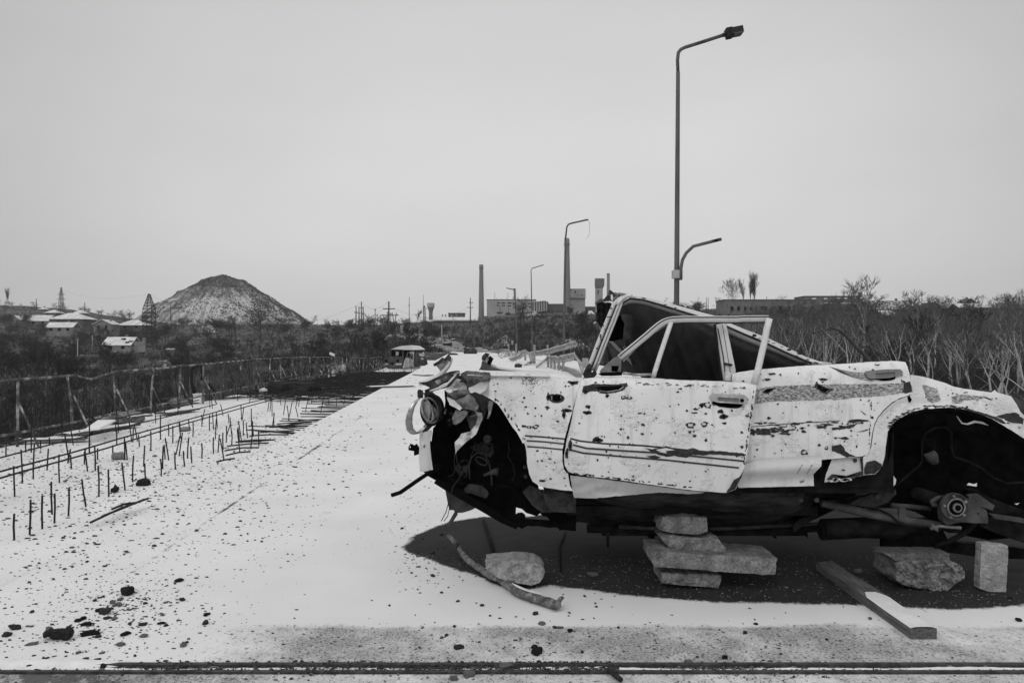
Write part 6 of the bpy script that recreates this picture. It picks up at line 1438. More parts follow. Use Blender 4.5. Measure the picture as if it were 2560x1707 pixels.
mid_e = qD((375,140),(425,112),(500,120),(600,148),(760,198),(900,240),(1005,280),(1100,322),(1240,380),(1360,436),(1470,482),(1520,500))
low_e = qD((372,160),(430,138),(520,150),(600,178),(750,222),(880,270),(1000,320),(1100,365),(1240,418),(1330,455),(1400,488),(1440,506))
strip(top_e, mid_e, 4.90, 4.82, 0); strip(mid_e, low_e, 4.818, 4.86, 1)
mb.tube([P(x, y, 4.90) for x, y in top_e], .008, 6, 2); mb.tube([P(x, y, 4.812) for x, y in mid_e], .005, 6, 3)
for k in range(20):
    t = rr.random(); i = int(t*12); f_ = t*12-i; x = top_e[i][0]*(1-f_)+top_e[i+1][0]*f_; y = top_e[i][1]*(1-f_)+top_e[i+1][1]*f_
    patch(mb, blob(x, y + rr.uniform(1, 6), rr.uniform(1, 5), rr.uniform(.6, 1.5), k+1300, 9), lambda a, c: 4.83, 3, .0)
for c in qF((500,345),(1010,555),(1165,605)): patch(mb, blob(c[0], c[1], 5, 3.5, int(c[0])), lambda a, d: 4.80, 3, 0)
o = mb.build('roof_rail', [MAT['worn_paint'], MAT['worn_paint'], MAT['paint'], MAT['rust']], car); md = o.modifiers.new('solid', 'SOLIDIFY'); md.thickness = .012; md.offset = 1
# roof skin, sloping away to the far side where it has dropped
mb = MB(); nn = len(top_e)
far = [(x, y) for x, y in top_e]
for i, (x, y) in enumerate(top_e):
    A = P(x, y, 4.91); drop = .28*(1 - i/(nn-1))
    for k in range(9):
        q = k/8; mb.v.append(Vector((A.x + .05*q*(1-i/nn), A.y + 1.15*q, A.z + .010*sin(pi*q) - .02*q - drop*q**1.4 + .015*noise.noise(Vector((x/40, q*4, 2))))))
for i in range(nn-1):
    for k in range(8): mb.face((i*9+k, (i+1)*9+k, (i+1)*9+k+1, i*9+k+1), 0, True)
o = mb.build('roof_skin', MAT['snowy_paint'], car); md = o.modifiers.new('solid', 'SOLIDIFY'); md.thickness = .004; md.offset = 1
# headlining
hlp = qD((372,150),(430,128),(520,142),(600,168),(750,214),(880,260),(1000,312),(1100,356),(1240,410),(1330,448),(1420,495),(1520,512),(1500,560),(1300,600),(1000,640),(760,620),(500,600),(440,520),(400,420),(395,390),(345,370),(345,300),(358,250),(360,200))
hole_h = qE((585,520),(660,512),(668,555),(715,650),(700,760),(690,860),(560,895),(495,830),(540,700))
def hY(px, py):
    d = max(0, py - (740 + max(0, px-1560)*.42))
    ph = (px - 1560)*.09 + (py-760)*-.035; w = .5 + .5*noise.noise(Vector((px/60, py/60, 5)))
    return 4.90 + .0042*d + .045*sin(ph)*min(1, d/40)*w + .018*sin(ph*2.3+1)*min(1, d/40) + .02*noise.noise(Vector((px/30, py/30, 2)))
mb = MB(); panel(mb, hlp, hY, 9, [hole_h], .004, seed=40, jit=.3)
panel(mb, qE((660,510),(740,495),(825,520),(835,620),(825,715),(760,700),(725,660),(715,620)), lambda x, y: hY(x, y) - .04, 8, [], .003, m=1, seed=41, jit=.5)
panel(mb, qE((700,800),(790,705),(830,720),(800,850),(740,880),(690,860)), lambda x, y: hY(x, y) - .03, 8, [], .003, m=1, seed=42, jit=.5)
panel(mb, qE((560,895),(650,870),(750,868),(735,940),(700,975),(620,965)), lambda x, y: hY(x, y) - .03, 8, [], .003, m=1, seed=43, jit=.5)
stripe(mb, qE((1575,640),(1570,780),(1500,930),(1440,1080),(1370,1220)), hY, .9, 2, .004)
mb.build('headlining', [MAT['vinyl'], MAT['grey_metal'], MAT['rubber']], car)
mb = MB(); panel(mb, qE((480,500),(720,480),(740,900),(480,900)), lambda x, y: 5.5, 14, [], .01, seed=44); mb.build('dark_backing', MAT['void'], car)  # black sheet painting the dark behind the torn hole
mb = MB(); tr([(655,580),(700,650),(760,700),(850,715),(950,690)], qF, 4.95, .010); mb.build('grab_strap', MAT['rubber'], car)
# near windscreen pillar
mb = MB(); pc = [(700,262),(640,300),(600,360),(520,560),(440,760),(360,960),(270,1200),(215,1330)]
def pil(dx, r, Y, m, fl=1.0, pts=pc): mb.tube([P(*p, Y) for p in qE(*[(x+dx*min(1, max(.4, (y-230)/150)), y) for x, y in pts])], r, 8, m, flat=fl)
pil(-42, .020, 4.80, 0, .8); pil(22, .012, 4.775, 0); pil(58, .013, 4.79, 1); pil(-2, .006, 4.77, 2); pil(40, .005, 4.772, 2)
mb.tube([P(*p, 4.77) for p in qE((830,228),(760,232),(690,258),(640,310),(610,370))], .011, 8, 1)
for k in range(16):
    t = rr.random(); x = 540 - t*330; y = 400 + t*880
    patch(mb, blob(*qE((x + rr.uniform(-40, 60), y))[0], rr.uniform(1, 3), rr.uniform(1, 4), k+1400, 8), lambda a, c: 4.765, 2, 0)
mb.build('windscreen_pillar', [MAT['worn_paint'], MAT['paint'], MAT['rust']], car)
mb = MB(); panel(mb, qE((110,1388),(185,1240),(205,1225),(235,1280),(230,1370),(290,1330),(310,1380),(270,1430),(180,1440),(95,1529),(70,1529),(130,1430)), lambda x, y: 4.74 + .03*noise.noise(Vector((x/9, y/9, 2))), 6, [], .05, seed=45, jit=.8)
mb.build('pillar_base', MAT['rust'], car)
# crushed header rail and hanging cloth
mb = MB(); panel(mb, qE((268,352),(320,275),(368,248),(400,295),(430,260),(475,200),(500,140),(525,160),(550,182),(680,190),(830,216),(740,236),(680,262),(625,330),(575,345),(540,330),(500,300),(420,325),(360,330),(300,345)), lambda x, y: 4.92 + .09*noise.noise(Vector((x/7, y/7, 3))), 5, [], .012, seed=46, jit=.8)
patch(mb, qE((470,200),(500,140),(525,160),(550,182),(520,215)), lambda x, y: 4.80, 1, 0); patch(mb, qE((395,290),(440,250),(480,215),(520,250),(470,300),(420,310)), lambda x, y: 4.81, 1, 0)
patch(mb, qE((510,225),(530,205),(545,260),(540,310),(515,285)), lambda x, y: 4.80, 2, 0); patch(mb, qE((400,322),(520,312),(570,318),(520,330)), lambda x, y: 4.80, 2, 0)
mb.build('crushed_roof_header', [MAT['scraped_metal'], MAT['rust'], MAT['paint']], car)
mb = MB(); panel(mb, qE((300,350),(380,300),(420,330),(515,335),(540,380),(400,690),(370,690),(330,640),(275,595),(305,470)), lambda x, y: 4.98 + .035*sin(x*.55) + .02*noise.noise(Vector((x/8, y/8, 3))), 6, [], .004, seed=47, jit=.4)
mb.build('torn_lining_flap', MAT['rubber'], car)
mb = MB(); mb.tube([P(*p, 5.95) for p in qE((285,610),(380,720),(490,850),(620,990),(760,1140),(900,1270),(1010,1370))], .022, 6, 0); mb.tube([P(*p, 5.92) for p in qE((300,600),(390,705),(500,830),(640,970),(780,1120),(920,1255),(1030,1360))], .009, 6, 1)
mb.tube([P(*p, 5.9) for p in qE((290,630),(340,760),(430,960),(515,1190)) ], .014, 6, 1)
panel(mb, qE((440,880),(520,900),(700,1080),(950,1370),(690,1370),(560,1250),(520,1190)), lambda x, y: 5.97, 14, [], .01, m=2, seed=48)
mb.build('far_pillar', [MAT['worn_paint'], MAT['burnt_metal'], MAT['glass_dirty']], car)
# door pillar between the doors
mb = MB(); bp = qD((948,268),(985,262),(1003,262),(1030,400),(1060,545),(1048,612),(990,606),(972,480)); panel(mb, bp, lambda x, y: 4.72 + .0005*(x-1815), 8, [], .03, seed=49, jit=.4)
stripe(mb, qD((978,265),(1005,420),(1028,560)), lambda x, y: 4.71, 1.5, 1); 
for c in qF((80,765),(115,770),(155,772)): patch(mb, blob(c[0], c[1], 4, 4, int(c[0]), 10), lambda x, y: 4.715, 1, .004)
stripe(mb, qD((952,290),(985,460),(1000,600)), lambda x, y: 4.712, 3, 1)
mb.build('door_pillar', [MAT['paint'], MAT['rust']], car)
mb = MB(); panel(mb, qD((930,270),(945,262),(995,604),(975,604)), lambda x, y: 4.735, 8, [], .02, seed=50); mb.build('pillar_seal', MAT['rubber'], car)
mb = MB(); panel(mb, qF((80,880),(140,880),(180,910),(190,1010),(80,1005)), lambda x, y: 4.64 + .0007*(x-1815)**2*.2, 6, [], .01, seed=51); mb.build('pillar_foot', MAT['paint'], car)
# ---- rear wheel well and axle
well = qG((560,1200),(590,900),(600,780),(700,640),(900,540),(1340,500),(1700,600),(2091,830),(2600,1130),(3000,1350),(3000,1900),(2300,1900),(1700,1960),(1400,1900),(900,1650),(560,1560),(560,1300))
gap = qG((1465,1360),(1490,1335),(1545,1350),(1590,1330),(1585,1378),(1530,1370))
gap2 = qH((2270,272),(2330,262),(2300,285))
wd = dents(.05, 60, 51)
mb = MB(); panel(mb, well, lambda x, y: 5.10 + wd(x, y), 14, [gap, gap2], .01, seed=60)
mb.build('wheel_well', MAT['black_metal'], car)
mb = MB()
tr([(590,1120),(640,960),(640,820),(660,740),(740,660),(860,610),(1000,575),(1200,560),(1400,580),(1600,625),(1800,720),(2091,890),(2600,1180)], qG, 4.72, .010, 0)
tr([(640,1000),(650,1180),(600,1280),(575,1350),(620,1400),(680,1380),(760,1310),(960,1140),(985,1080),(980,900),(1020,800),(1120,740),(1240,735),(1300,800),(1300,950),(1330,1050),(1500,1110),(1620,1170),(1740,1270),(1900,1340),(2091,1330),(2300,1300)], qG, 4.95, .006, 1)
panel(mb, qG((570,1260),(600,1200),(660,1180),(700,1290),(760,1300),(680,1395),(620,1402),(580,1370)), lambda x, y: 4.80, 8, [], .02, m=0, seed=61)
panel(mb, qG((1365,610),(1420,680),(1480,690),(1560,660),(1640,672),(1710,712),(1620,690),(1560,682),(1480,705),(1420,695),(1380,640)), lambda x, y: 4.80, 6, [], .01, m=2, seed=63)
tr([(1060,1010),(1090,1060),(1130,1120)], qG, 4.95, [.035,.04,.022], 3, 12); tr([(1040,860),(1050,960),(1075,1040)], qG, 5.0, [.045,.045,.05], 0, 12)
mb.build('wheel_arch_liner', [MAT['black_metal'], MAT['dirty_black'], MAT['paint'], MAT['burnt_metal']], car)
mb = MB(); patch(mb, qG((605,1290),(625,1235),(660,1245),(700,1300),(690,1350),(655,1385),(615,1340)), lambda x, y: 4.79, 0, .012, 6); mb.build('snow_clump', MAT['snow_cover'], car)
mb = MB()
tr([(600,265),(750,300),(950,345),(1150,385),(1400,430),(1640,465)], qH, 4.86, [.022,.026,.028,.028,.027,.026], 0, 12)
tr([(1000,312),(1100,325),(1200,370),(1260,430),(1350,465),(1540,485)], qH, 4.82, .008, 1)
tr([(1540,490),(1620,465),(1700,475),(1805,480)], qH, 4.80, [.012,.010,.009,.011], 2)
panel(mb, qH((1550,440),(1600,470),(1615,515),(1590,505),(1560,480)), lambda x, y: 4.79, 7, [], .006, m=2, seed=64)
panel(mb, qH((1272,310),(1328,312),(1325,430),(1275,420)), lambda x, y: 4.83, 9, [], .02, m=0, seed=65)
tr([(1200,285),(1400,300),(1540,315)], qH, 4.95, .016, 0)
panel(mb, qH((500,290),(600,210),(650,140),(620,150),(500,180),(390,235),(385,280),(500,300)), lambda x, y: 4.80, 9, [], .02, m=1, seed=66)
panel(mb, qH((360,520),(360,450),(440,390),(580,365),(500,430),(400,490)), lambda x, y: 4.95, 9, [], .02, m=1, seed=67)
for x, y in ((558,240),(420,240),(1085,205)): c = P(*qH((x, y))[0], 4.77); mb.tube([c + Vector((0,-.01,0)), c + Vector((0,.02,0))], [.014,.017], 8, 0)
panel(mb, qH((830,280),(920,230),(1000,200),(1100,170),(1240,150),(1250,185),(1180,260),(1060,305),(960,295)), lambda x, y: 4.86 + .03*noise.noise(Vector((x/9, y/9, 3))), 9, [], .03, m=3, seed=68, jit=.8)
mb.build('trailing_arm', [MAT['burnt_metal'], MAT['dirty_black'], MAT['scraped_metal'], MAT['rust']], car)
mb = MB()
c = P(*qH((1757,300))[0], 4.74)
def disc(r0, r1, y0, y1, m, n=36):
    mb.tube([c + Vector((0, y0, 0)), c + Vector((0, y1, 0))], [r0, r1], n, m)
disc(.084, .084, .0, .03, 0); disc(.055, .055, -.012, .0, 0); 
ring = [c + Vector((.080*cos(k*.2618), -.001, .080*sin(k*.2618))) for k in range(25)]; mb.tube(ring, .006, 6, 0, cap=False)
ring = [c + Vector((.052*cos(k*.2618), -.012, .052*sin(k*.2618))) for k in range(25)]; mb.tube(ring, .006, 6, 1, cap=False)
disc(.046, .046, -.016, -.013, 2); disc(.028, .028, -.030, -.016, 1); disc(.018, .018, -.032, -.029, 2)
for k in range(5):
    a = k*1.2566 + .5; p = c + Vector((.069*cos(a), -.012, .069*sin(a))); mb.tube([p, p + Vector((0, .02, 0))], .008, 8, 1)
panel(mb, qH((1750,190),(1800,195),(1900,250),(2030,330),(2045,400),(2040,442),(1930,440),(1800,430),(1690,460),(1650,420),(1640,330)), lambda x, y: 4.80, 9, [qH(*[(1957+9*cos(k), 360+9*sin(k)) for k in range(6)])], .05, m=3, seed=69)
tr([(1700,215),(1600,225),(1550,255),(1560,280),(1640,290)], qH, 4.86, .014, 3)
tr([(1640,470),(1700,500),(1800,500)], qH, 4.84, .018, 4); tr([(1930,440),(1850,520),(1700,600),(1580,640)], qH, 4.92, .016, 4)
mb.tube([c + Vector((.0, .05, 0)), c + Vector((-.1, .9, .02)), c + Vector((-.1, 1.35, .03))], .045, 12, 4)
mb.build('rear_hub', [MAT['burnt_metal'], MAT['scraped_metal'], MAT['void'], MAT['burnt_metal'], MAT['dirty_black']], car)
mb = MB(); panel(mb, qH((1860,150),(1960,160),(2060,220),(2352,330),(2700,420),(2700,700),(2352,612),(2200,560),(2000,480),(2060,400),(2050,340),(1900,250)), lambda x, y: 5.0 + .05*noise.noise(Vector((x/30, y/30, 3))), 12, [], .05, m=0, seed=70)
panel(mb, qH((1870,200),(1960,190),(2100,290),(2080,330),(1960,290),(1880,240)), lambda x, y: 4.93, 10, [], .03, m=1, seed=71); panel(mb, qH((2060,360),(2352,400),(2352,440),(2100,400)), lambda x, y: 4.9, 10, [], .03, m=1, seed=72)
panel(mb, qH((1140,700),(1140,450),(1200,420),(1640,470),(1700,600),(1950,620),(2200,640),(2600,700),(2600,760),(2000,740),(1600,680)), lambda x, y: 5.2 + .06*noise.noise(Vector((x/40, y/40, 3))), 14, [], .06, m=0, seed=73)
mb.tube([P(*p, 4.97) for p in qH((590,520),(840,500),(1100,490),(1140,540))], [.05,.055,.05,.03], 12, 0)
mb.build('boot_floor', [MAT['dirty_black'], MAT['burnt_metal']], car)
# ================================================================ on the bridge
# ---- left railing
FS0 = -6.95
rail = thing('bridge_railing', 'battered pipe railing with slanting braces along the left edge of the bridge', 'railing', R(FS0, 30, -.1))
mottled('snowy_pipe', .02, .62, 4.5, .8, .003, stretch=(1, 1, 1), detail=9, mid=.10)
rl = random.Random(3); Yp = 8.5; posts = []
while Yp < 60: posts.append(Yp); Yp += 1.62
def fz(Y): return zl(-6.9, Y) + .06
dips = {}
for i, Y in enumerate(posts):
    lean = rl.uniform(-.09, .07)
    mb = MB(); mb.tube([R(FS0, Y, fz(Y)-.1), R(FS0+lean*.3, Y, fz(Y)+.5), R(FS0+lean, Y, fz(Y)+.96)], .021, 7); mb.build('post', MAT['snowy_pipe'], rail)
    if rl.random() < .85:
        mb = MB(); mb.tube([R(FS0+.03, Y-.02, fz(Y)+.62), R(FS0+.40, Y-.12, fz(Y)-.06)], .016, 6); mb.build('brace', MAT['snowy_pipe'], rail)
gaps = {20, 21, 26}
for i in range(len(posts)-1):
    a, b = posts[i], posts[i+1]
    if i in gaps: continue
    mid = -.10 if i == 3 else rl.uniform(-.02, .01)
    mb = MB(); mb.tube([R(FS0, a, fz(a)+.97), R(FS0, a+(b-a)*.4, fz(a)+.97+mid), R(FS0, b, fz(b)+.97)], .023, 7); mb.build('top_rail', MAT['snowy_pipe'], rail)
    mb = MB(); mb.tube([R(FS0, a, fz(a)+.15), R(FS0, (a+b)/2, fz(a)+.15+rl.uniform(-.02, .02)), R(FS0, b, fz(b)+.15)], .02, 7); mb.build('bottom_rail', MAT['snowy_pipe'], rail)
    mb = MB(); k = a + .11
    while k < b - .05:
        if rl.random() < .75: mb.tube([R(FS0, k, fz(k)+.15), R(FS0+rl.uniform(-.02, .02), k+rl.uniform(-.02, .02), fz(k)+.95)], .0035, 4)
        k += .125
    mb.build('infill_bars', MAT['rebar'], rail)
for i, (Y, dy, dx, h) in enumerate(((13.4, .9, .5, .5), (33, 3.5, .9, .9), (36, 3.0, 1.2, .9))):
    mb = MB(); mb.tube([R(FS0, Y, fz(Y)+h), R(FS0+dx*.4, Y+dy*.4, fz(Y)+h*.3), R(FS0+dx, Y+dy, fz(Y)+.02)], .016, 6); mb.build('torn_bar', MAT['rebar'], rail)
# ---- reinforcing bars sticking out of the broken lane
GS = 'bent steel bars standing in the broken lane'
J = [(105,1165,980,0),(218,1120,880,7),(311,1078,845,0),(383,980,745,-6),(400,1038,832,2),(503,990,788,4),(632,922,727,-30),(727,840,628,-6),(800,852,655,-4),(920,803,606,-24),(974,740,553,8),(1070,750,610,-6),(1185,702,578,-5),(1195,650,485,5),(1290,655,533,-4),(1357,630,520,-9),(1378,572,424,9),(1410,603,487,-8),(1483,572,462,0),(1570,534,420,-2),(1640,508,384,-2),(1662,455,335,2),(1703,475,372,0),(1760,450,345,-12),(1820,423,318,-10),(1862,405,300,-6),(1787,405,297,0),(108,848,630,-8),(165,755,510,-10),(245,720,615,2),(437,745,545,-3),(525,640,550,-6),(620,612,525,0),(700,658,485,-4),(717,580,500,0),(829,545,478,0),(918,580,420,-4),(858,468,355,0),(1025,483,400,-8),(1108,515,375,0),(1180,433,255,0),(1270,462,335,0),(1240,407,330,-3),(1325,388,310,-6),(1395,365,285,-10),(1418,412,300,0),(1483,338,253,0),(1540,368,255,0),(45,562,492,0),(190,527,440,0),(300,500,440,0),(362,470,420,0),(230,528,200,0),(655,520,180,0),(455,420,150,2),(585,410,370,0),(680,400,350,0)]
def bar(b, t, r, label, grp, bend=0):
    mb = MB(); m_ = b.lerp(t, .5) + Vector((bend, 0, 0)); pts = [b - Vector((0, 0, .04))] + [b.lerp(m_, k/4) for k in range(1, 4)] + [m_.lerp(t, k/4) for k in range(0, 5)]
    mb.tube(pts, r, 7); return tag(mb.build('steel_bar', MAT['rebar'], None, b), label, 'steel bar', grp)
for i, (x, y0, y1, lean) in enumerate(J):
    (a,) = qJ((x, y0)); b = G(a[0], a[1], -.05); (tq,) = qJ((x+lean, y1)); t = P(tq[0], tq[1], b.y)
    bar(b, t, .0085 if y0 > 700 else .0095, 'dark steel bar standing upright in the snowy broken lane', GS, rl.uniform(-.006, .006))
for i in range(120):
    Y = 9.5 + 24*(i/120)**1.3 + rl.uniform(-.3, .3); s = rl.choice((-3.35, -3.7, -4.2, -4.75, -5.4, -6.3)) + rl.uniform(-.12, .12)
    b = R(s, Y, zl(s, Y)); hgt = rl.uniform(.18, .36) if s > -6 else rl.uniform(.3, .8); bar(b, b + Vector((rl.uniform(-.06, .06), rl.uniform(-.03, .03), hgt)), .009, 'dark steel bar standing upright in the snowy broken lane' if s > -6 else 'tall thin steel bar in the row along the left railing', GS if s > -6 else 'tall steel bars along the left railing')
for s, z0, l in ((-4.70, .24, 'nearer of the two long parallel steel bars along the broken lane'), (-4.86, .26, 'farther of the two long parallel steel bars along the broken lane'), (-6.10, .10, 'long steel bar lying low between the parallel bars and the railing'), (-6.5, .20, 'long thin steel bar running below the railing')):
    pts = [R(s + .02*noise.noise(Vector((Y*.3, s, 1))), Y, z0 - .05 + .03*noise.noise(Vector((Y*.4, s, 4)))) for Y in [4.5 + .6*k for k in range(30 if s > -5 else 24)]]
    mb = MB(); mb.tube(pts, .011, 6); tag(mb.build('long_steel_bar', MAT['rebar']), l, 'steel bar')
GH = 'steel bars jutting out of the slab edge'
for (x0, y0, x1, y1) in ((1660,553,1840,525),(1655,517,1905,495),(1673,484,1975,460),(1730,455,2020,437),(1835,410,2120,400),(1900,385,2160,372),(1980,347,2240,335),(2035,322,2290,310),(1590,600,1725,575),(665,1045,1090,868),(750,1000,1060,875),(820,948,1000,900),(1765,447,1990,438),(2030,345,2230,320)):
    a, b = qJ((x0, y0), (x1, y1)); A = G(a[0], a[1], .0); B = G(b[0], b[1], .02)
    mb = MB(); mb.tube([A, A.lerp(B, .5) + Vector((0, 0, rl.uniform(-.01, .02))), B], .011, 6); tag(mb.build('steel_bar', MAT['rebar'], None, A), 'dark steel bar lying flat out from the slab edge', 'steel bar', GH)
for i in range(46):
    Y = 13 + 13*i/46 + rl.uniform(-.1, .1); A = R(-3.0, Y, -.02); B = R(-3.0 - rl.uniform(.3, 1.1), Y + rl.uniform(-.25, .25), -.03 + rl.uniform(0, .06))
    mb = MB(); mb.tube([A, B], .010, 6); tag(mb.build('steel_bar', MAT['rebar'], None, A), 'dark steel bar lying flat out from the slab edge', 'steel bar', GH)
mb = MB(); r_ = random.Random(9)        # the mat of bare reinforcement further on
for i in range(230):
    Y = 19.5 + 33*(i/230)**1.0 + r_.uniform(-.08, .08); s0 = -6.8 + r_.uniform(0, 1.5)*(r_.random() < .5) + max(0, (21.5-Y))*1.0; s1 = -3.05 - r_.uniform(0, 1.2)*(r_.random() < .5)
    if s1 - s0 < .6: continue
    n_ = 5; pts = [R(s0 + (s1-s0)*k/n_, Y + r_.uniform(-.05, .05), zl(-5, Y) + .05 + r_.uniform(0, .07)) for k in range(n_+1)]; mb.tube(pts, .011, 4)
for s in [-6.6 + .3*k for k in range(12)]:
    mb.tube([R(s + r_.uniform(-.05, .05), Y, zl(s, Y) + .05 + r_.uniform(0, .05)) for Y in range(21, 53, 2)], .010, 4)
for i in range(200):
    Y = r_.uniform(20, 54); s = r_.uniform(-6.8, -3.2); z = zl(s, Y); mb.tube([R(s, Y, z), R(s + r_.uniform(-.06, .06), Y, z + r_.uniform(.12, .4))], .009, 4)
struct('steel_mesh', mb, MAT['rebar'], 'stuff', R(-5, 36, -.3))
# ---- debris on the broken lane
def plank(name, a, b, w, th, z, mat, label, cat='board', snow=True, rz=0):
    A, B = G(*a, z), G(*b, z); d = (B-A).normalized(); n_ = Vector((-d.y, d.x, 0)); root = thing(name, label, cat, A)
    mb = MB(); N = 8
    for i in range(N+1):
        p = A.lerp(B, i/N); ww = w/2*(1 + .12*noise.noise(Vector((i*.7, w*9, a[0])))); zz = .01*noise.noise(Vector((i*.5, 3, a[1])))
        for sx_, sz_ in ((-1, 0), (1, 0), (1, 1), (-1, 1)): mb.v.append(p + n_*ww*sx_ + Vector((0, 0, sz_*th + zz)))
    for i in range(N):
        for k in range(4): mb.face((i*4+k, i*4+(k+1) % 4, i*4+4+(k+1) % 4, i*4+4+k))
    mb.face((3, 2, 1, 0)); mb.face((N*4, N*4+1, N*4+2, N*4+3)); mb.build('board', MAT[mat], root)
    if snow:
        ms = MB()
        for i in range(N+1):
            p = A.lerp(B, .02 + .96*i/N)
            for sx_ in (-1, 0, 1): ms.v.append(p + n_*w*.46*sx_ + Vector((0, 0, th + .006 + .012*(sx_ == 0) + .01*noise.noise(Vector((i*.5, 3, a[1]))))))
        for i in range(N):
            for k in range(2): ms.face((i*3+k, i*3+k+1, i*3+4+k, i*3+3+k), 0, True)
        ms.build('snow', MAT['snow_cover'], root)
    return root
plank('snowy_board', qJ((110,452))[0], qJ((635,432))[0], .28, .03, -.02, 'dark_wood', 'long snow-covered board lying beside the railing at far left')
plank('snowy_board', qJ((455,410))[0], qJ((985,330))[0], .30, .03, -.02, 'dark_wood', 'snow-covered board right of the tilted sheet by the railing')
plank('snowy_board', qJ((1180,250))[0], qJ((1420,215))[0], .35, .03, -.02, 'dark_wood', 'far snow-covered board near the white plinth')
plank('snowy_board', qJ((900,285))[0], qJ((1085,262))[0], .25, .03, .05, 'dark_wood', 'short snowy board lying over the sandbag by the railing')
plank('snowy_sheet', qZ((1500,697))[0], qZ((2020,682))[0], .55, .03, .02, 'grey_metal', 'bent snow-dusted sheet lying across the slab edge', 'sheet')
plank('snowy_sheet', qZ((2080,548))[0], qZ((2225,560))[0], .5, .03, .02, 'grey_metal', 'farther small sheet lying on the slab edge', 'sheet')
mb = MB(); Y = 12.3; b = [P(*p, y) for p, y in zip(qJ((615,365),(735,350),(850,290),(720,292)), (12.2, 12.1, 13.4, 13.5))]; mb.v += b + [v - Vector((0, 0, .03)) for v in b]
for f in ((0,1,2,3), (7,6,5,4), (0,4,5,1), (1,5,6,2), (2,6,7,3), (3,7,4,0)): mb.face(f)
tag(mb.build('tilted_sheet', MAT['snow_cover']), 'snow-covered sheet propped up against the left railing', 'sheet')
def lump(name, q, x, y, dims, label, cat, mat, seed, z=0, group=None, n=5, amp=.16):
    (a,) = q((x, y)); c = G(a[0], a[1], z); mb = MB(); chunk(mb, (c.x, c.y + dims[1]*.4, c.z + dims[2]*.38), dims, seed, n, amp, rz=(seed*1.3) % 3, rnd_=.6)
    o = mb.build(name, MAT[mat], None, (c.x, c.y + dims[1]*.4, c.z)); return tag(o, label, cat, group)
lump('sandbag', qJ, 880, 318, (.75, .4, .22), 'grey speckled sandbag lying against the boards by the railing', 'sandbag', 'rough_concrete', 3, -.05)
lump('sandbag', qJ, 1300, 185, (.8, .35, .16), 'grey heap below the dark post by the railing', 'heap', 'stone_grey', 4, -.05)
lump('grey_bundle', qJ, 855, 578, (.16, .13, .09), 'crumpled grey bundle among the upright steel bars', 'bundle', 'grey_metal', 5, -.05)
lump('grey_bundle', qJ, 1350, 368, (.36, .16, .05), 'flat grey slab among the upright steel bars', 'slab', 'stone_grey', 6, -.05)
lump('black_lump', qJ, 1043, 775, (.13, .11, .07), 'jagged black lump at the foot of a steel bar', 'lump', 'asphalt_lump', 7, -.05, amp=.3)
lump('black_lump', qJ, 835, 818, (.07, .07, .06), 'round black lump beside a pair of steel bars', 'lump', 'asphalt_lump', 8, -.05, amp=.3)
lump('dark_heap', qZ, 600, 810, (1.6, .9, .5), 'black crumpled heap on the bare steel mesh', 'heap', 'asphalt_lump', 9, -.15, amp=.3)
lump('snowy_lump', qZ, 270, 790, (.22, .16, .24), 'pale upright lump at the edge of the steel mesh', 'lump', 'snow_cover', 10, -.1)
lump('snowy_lump', qZ, 1090, 545, (1.6, .8, .5), 'snowy heap at the foot of the railing by the steel mesh', 'heap', 'snowy_heap', 11, -.2, amp=.3)
Y = 19.8; mb = MB(); x0, x1 = P(483, 0, Y).x, P(502, 0, Y).x; mb.box((x0, Y, zp(Y, 1006)), (x1, Y+.22, zp(Y, 986))); mb.box((x0-.02, Y-.02, zp(Y, 986)), (x1+.02, Y+.24, zp(Y, 984.5)))
tag(mb.build('white_plinth', MAT['snow_cover']), 'small white plinth beside the railing, under the hanging hose', 'plinth')
mb = MB(); mb.tube([P(*p, 20.3) for p in qW((1432,980),(1410,900),(1405,810),(1425,785),(1465,768),(1480,775),(1492,830),(1485,880))], .045, 9); tag(mb.build('black_hose', MAT['rubber']), 'thick black hose looped over the left railing', 'hose')
mb = MB(); mb.tube([P(*p, 20.8) for p in qW((1535,910),(1560,935),(1580,975),(1560,1010))], [.05,.04,.03,.02], 7); tag(mb.build('hanging_rag', MAT['rubber']), 'dark rag hanging on the railing right of the hose', 'rag')
mb = MB(); a = P(464, 1000, 24); mb.box((a.x-.055, 24, -.8), (a.x+.055, 24.1, zp(24, 873))); tag(mb.build('steel_post', MAT['rust']), 'tall dark steel post beside the looped hose', 'post')
mb = MB(); mb.tube([P(*p, 52) for p in qZ((1437,450),(1430,380),(1415,250),(1400,130),(1388,95),(1368,68),(1355,110),(1345,180),(1338,215))], [.09,.085,.08,.07,.06,.06,.06,.07,.05], 7); tag(mb.build('bent_lamp', MAT['rust']), 'burnt lamp post bent over like a hook left of the van', 'lamp post')
mb = MB(); panel(mb, qZ((1050,290),(1062,283),(1115,305),(1112,332),(1090,328),(1052,312)), lambda x, y: 47, 4, [], .04); tag(mb.build('white_board', MAT['snow_cover']), 'white board caught on top of the left railing', 'board')
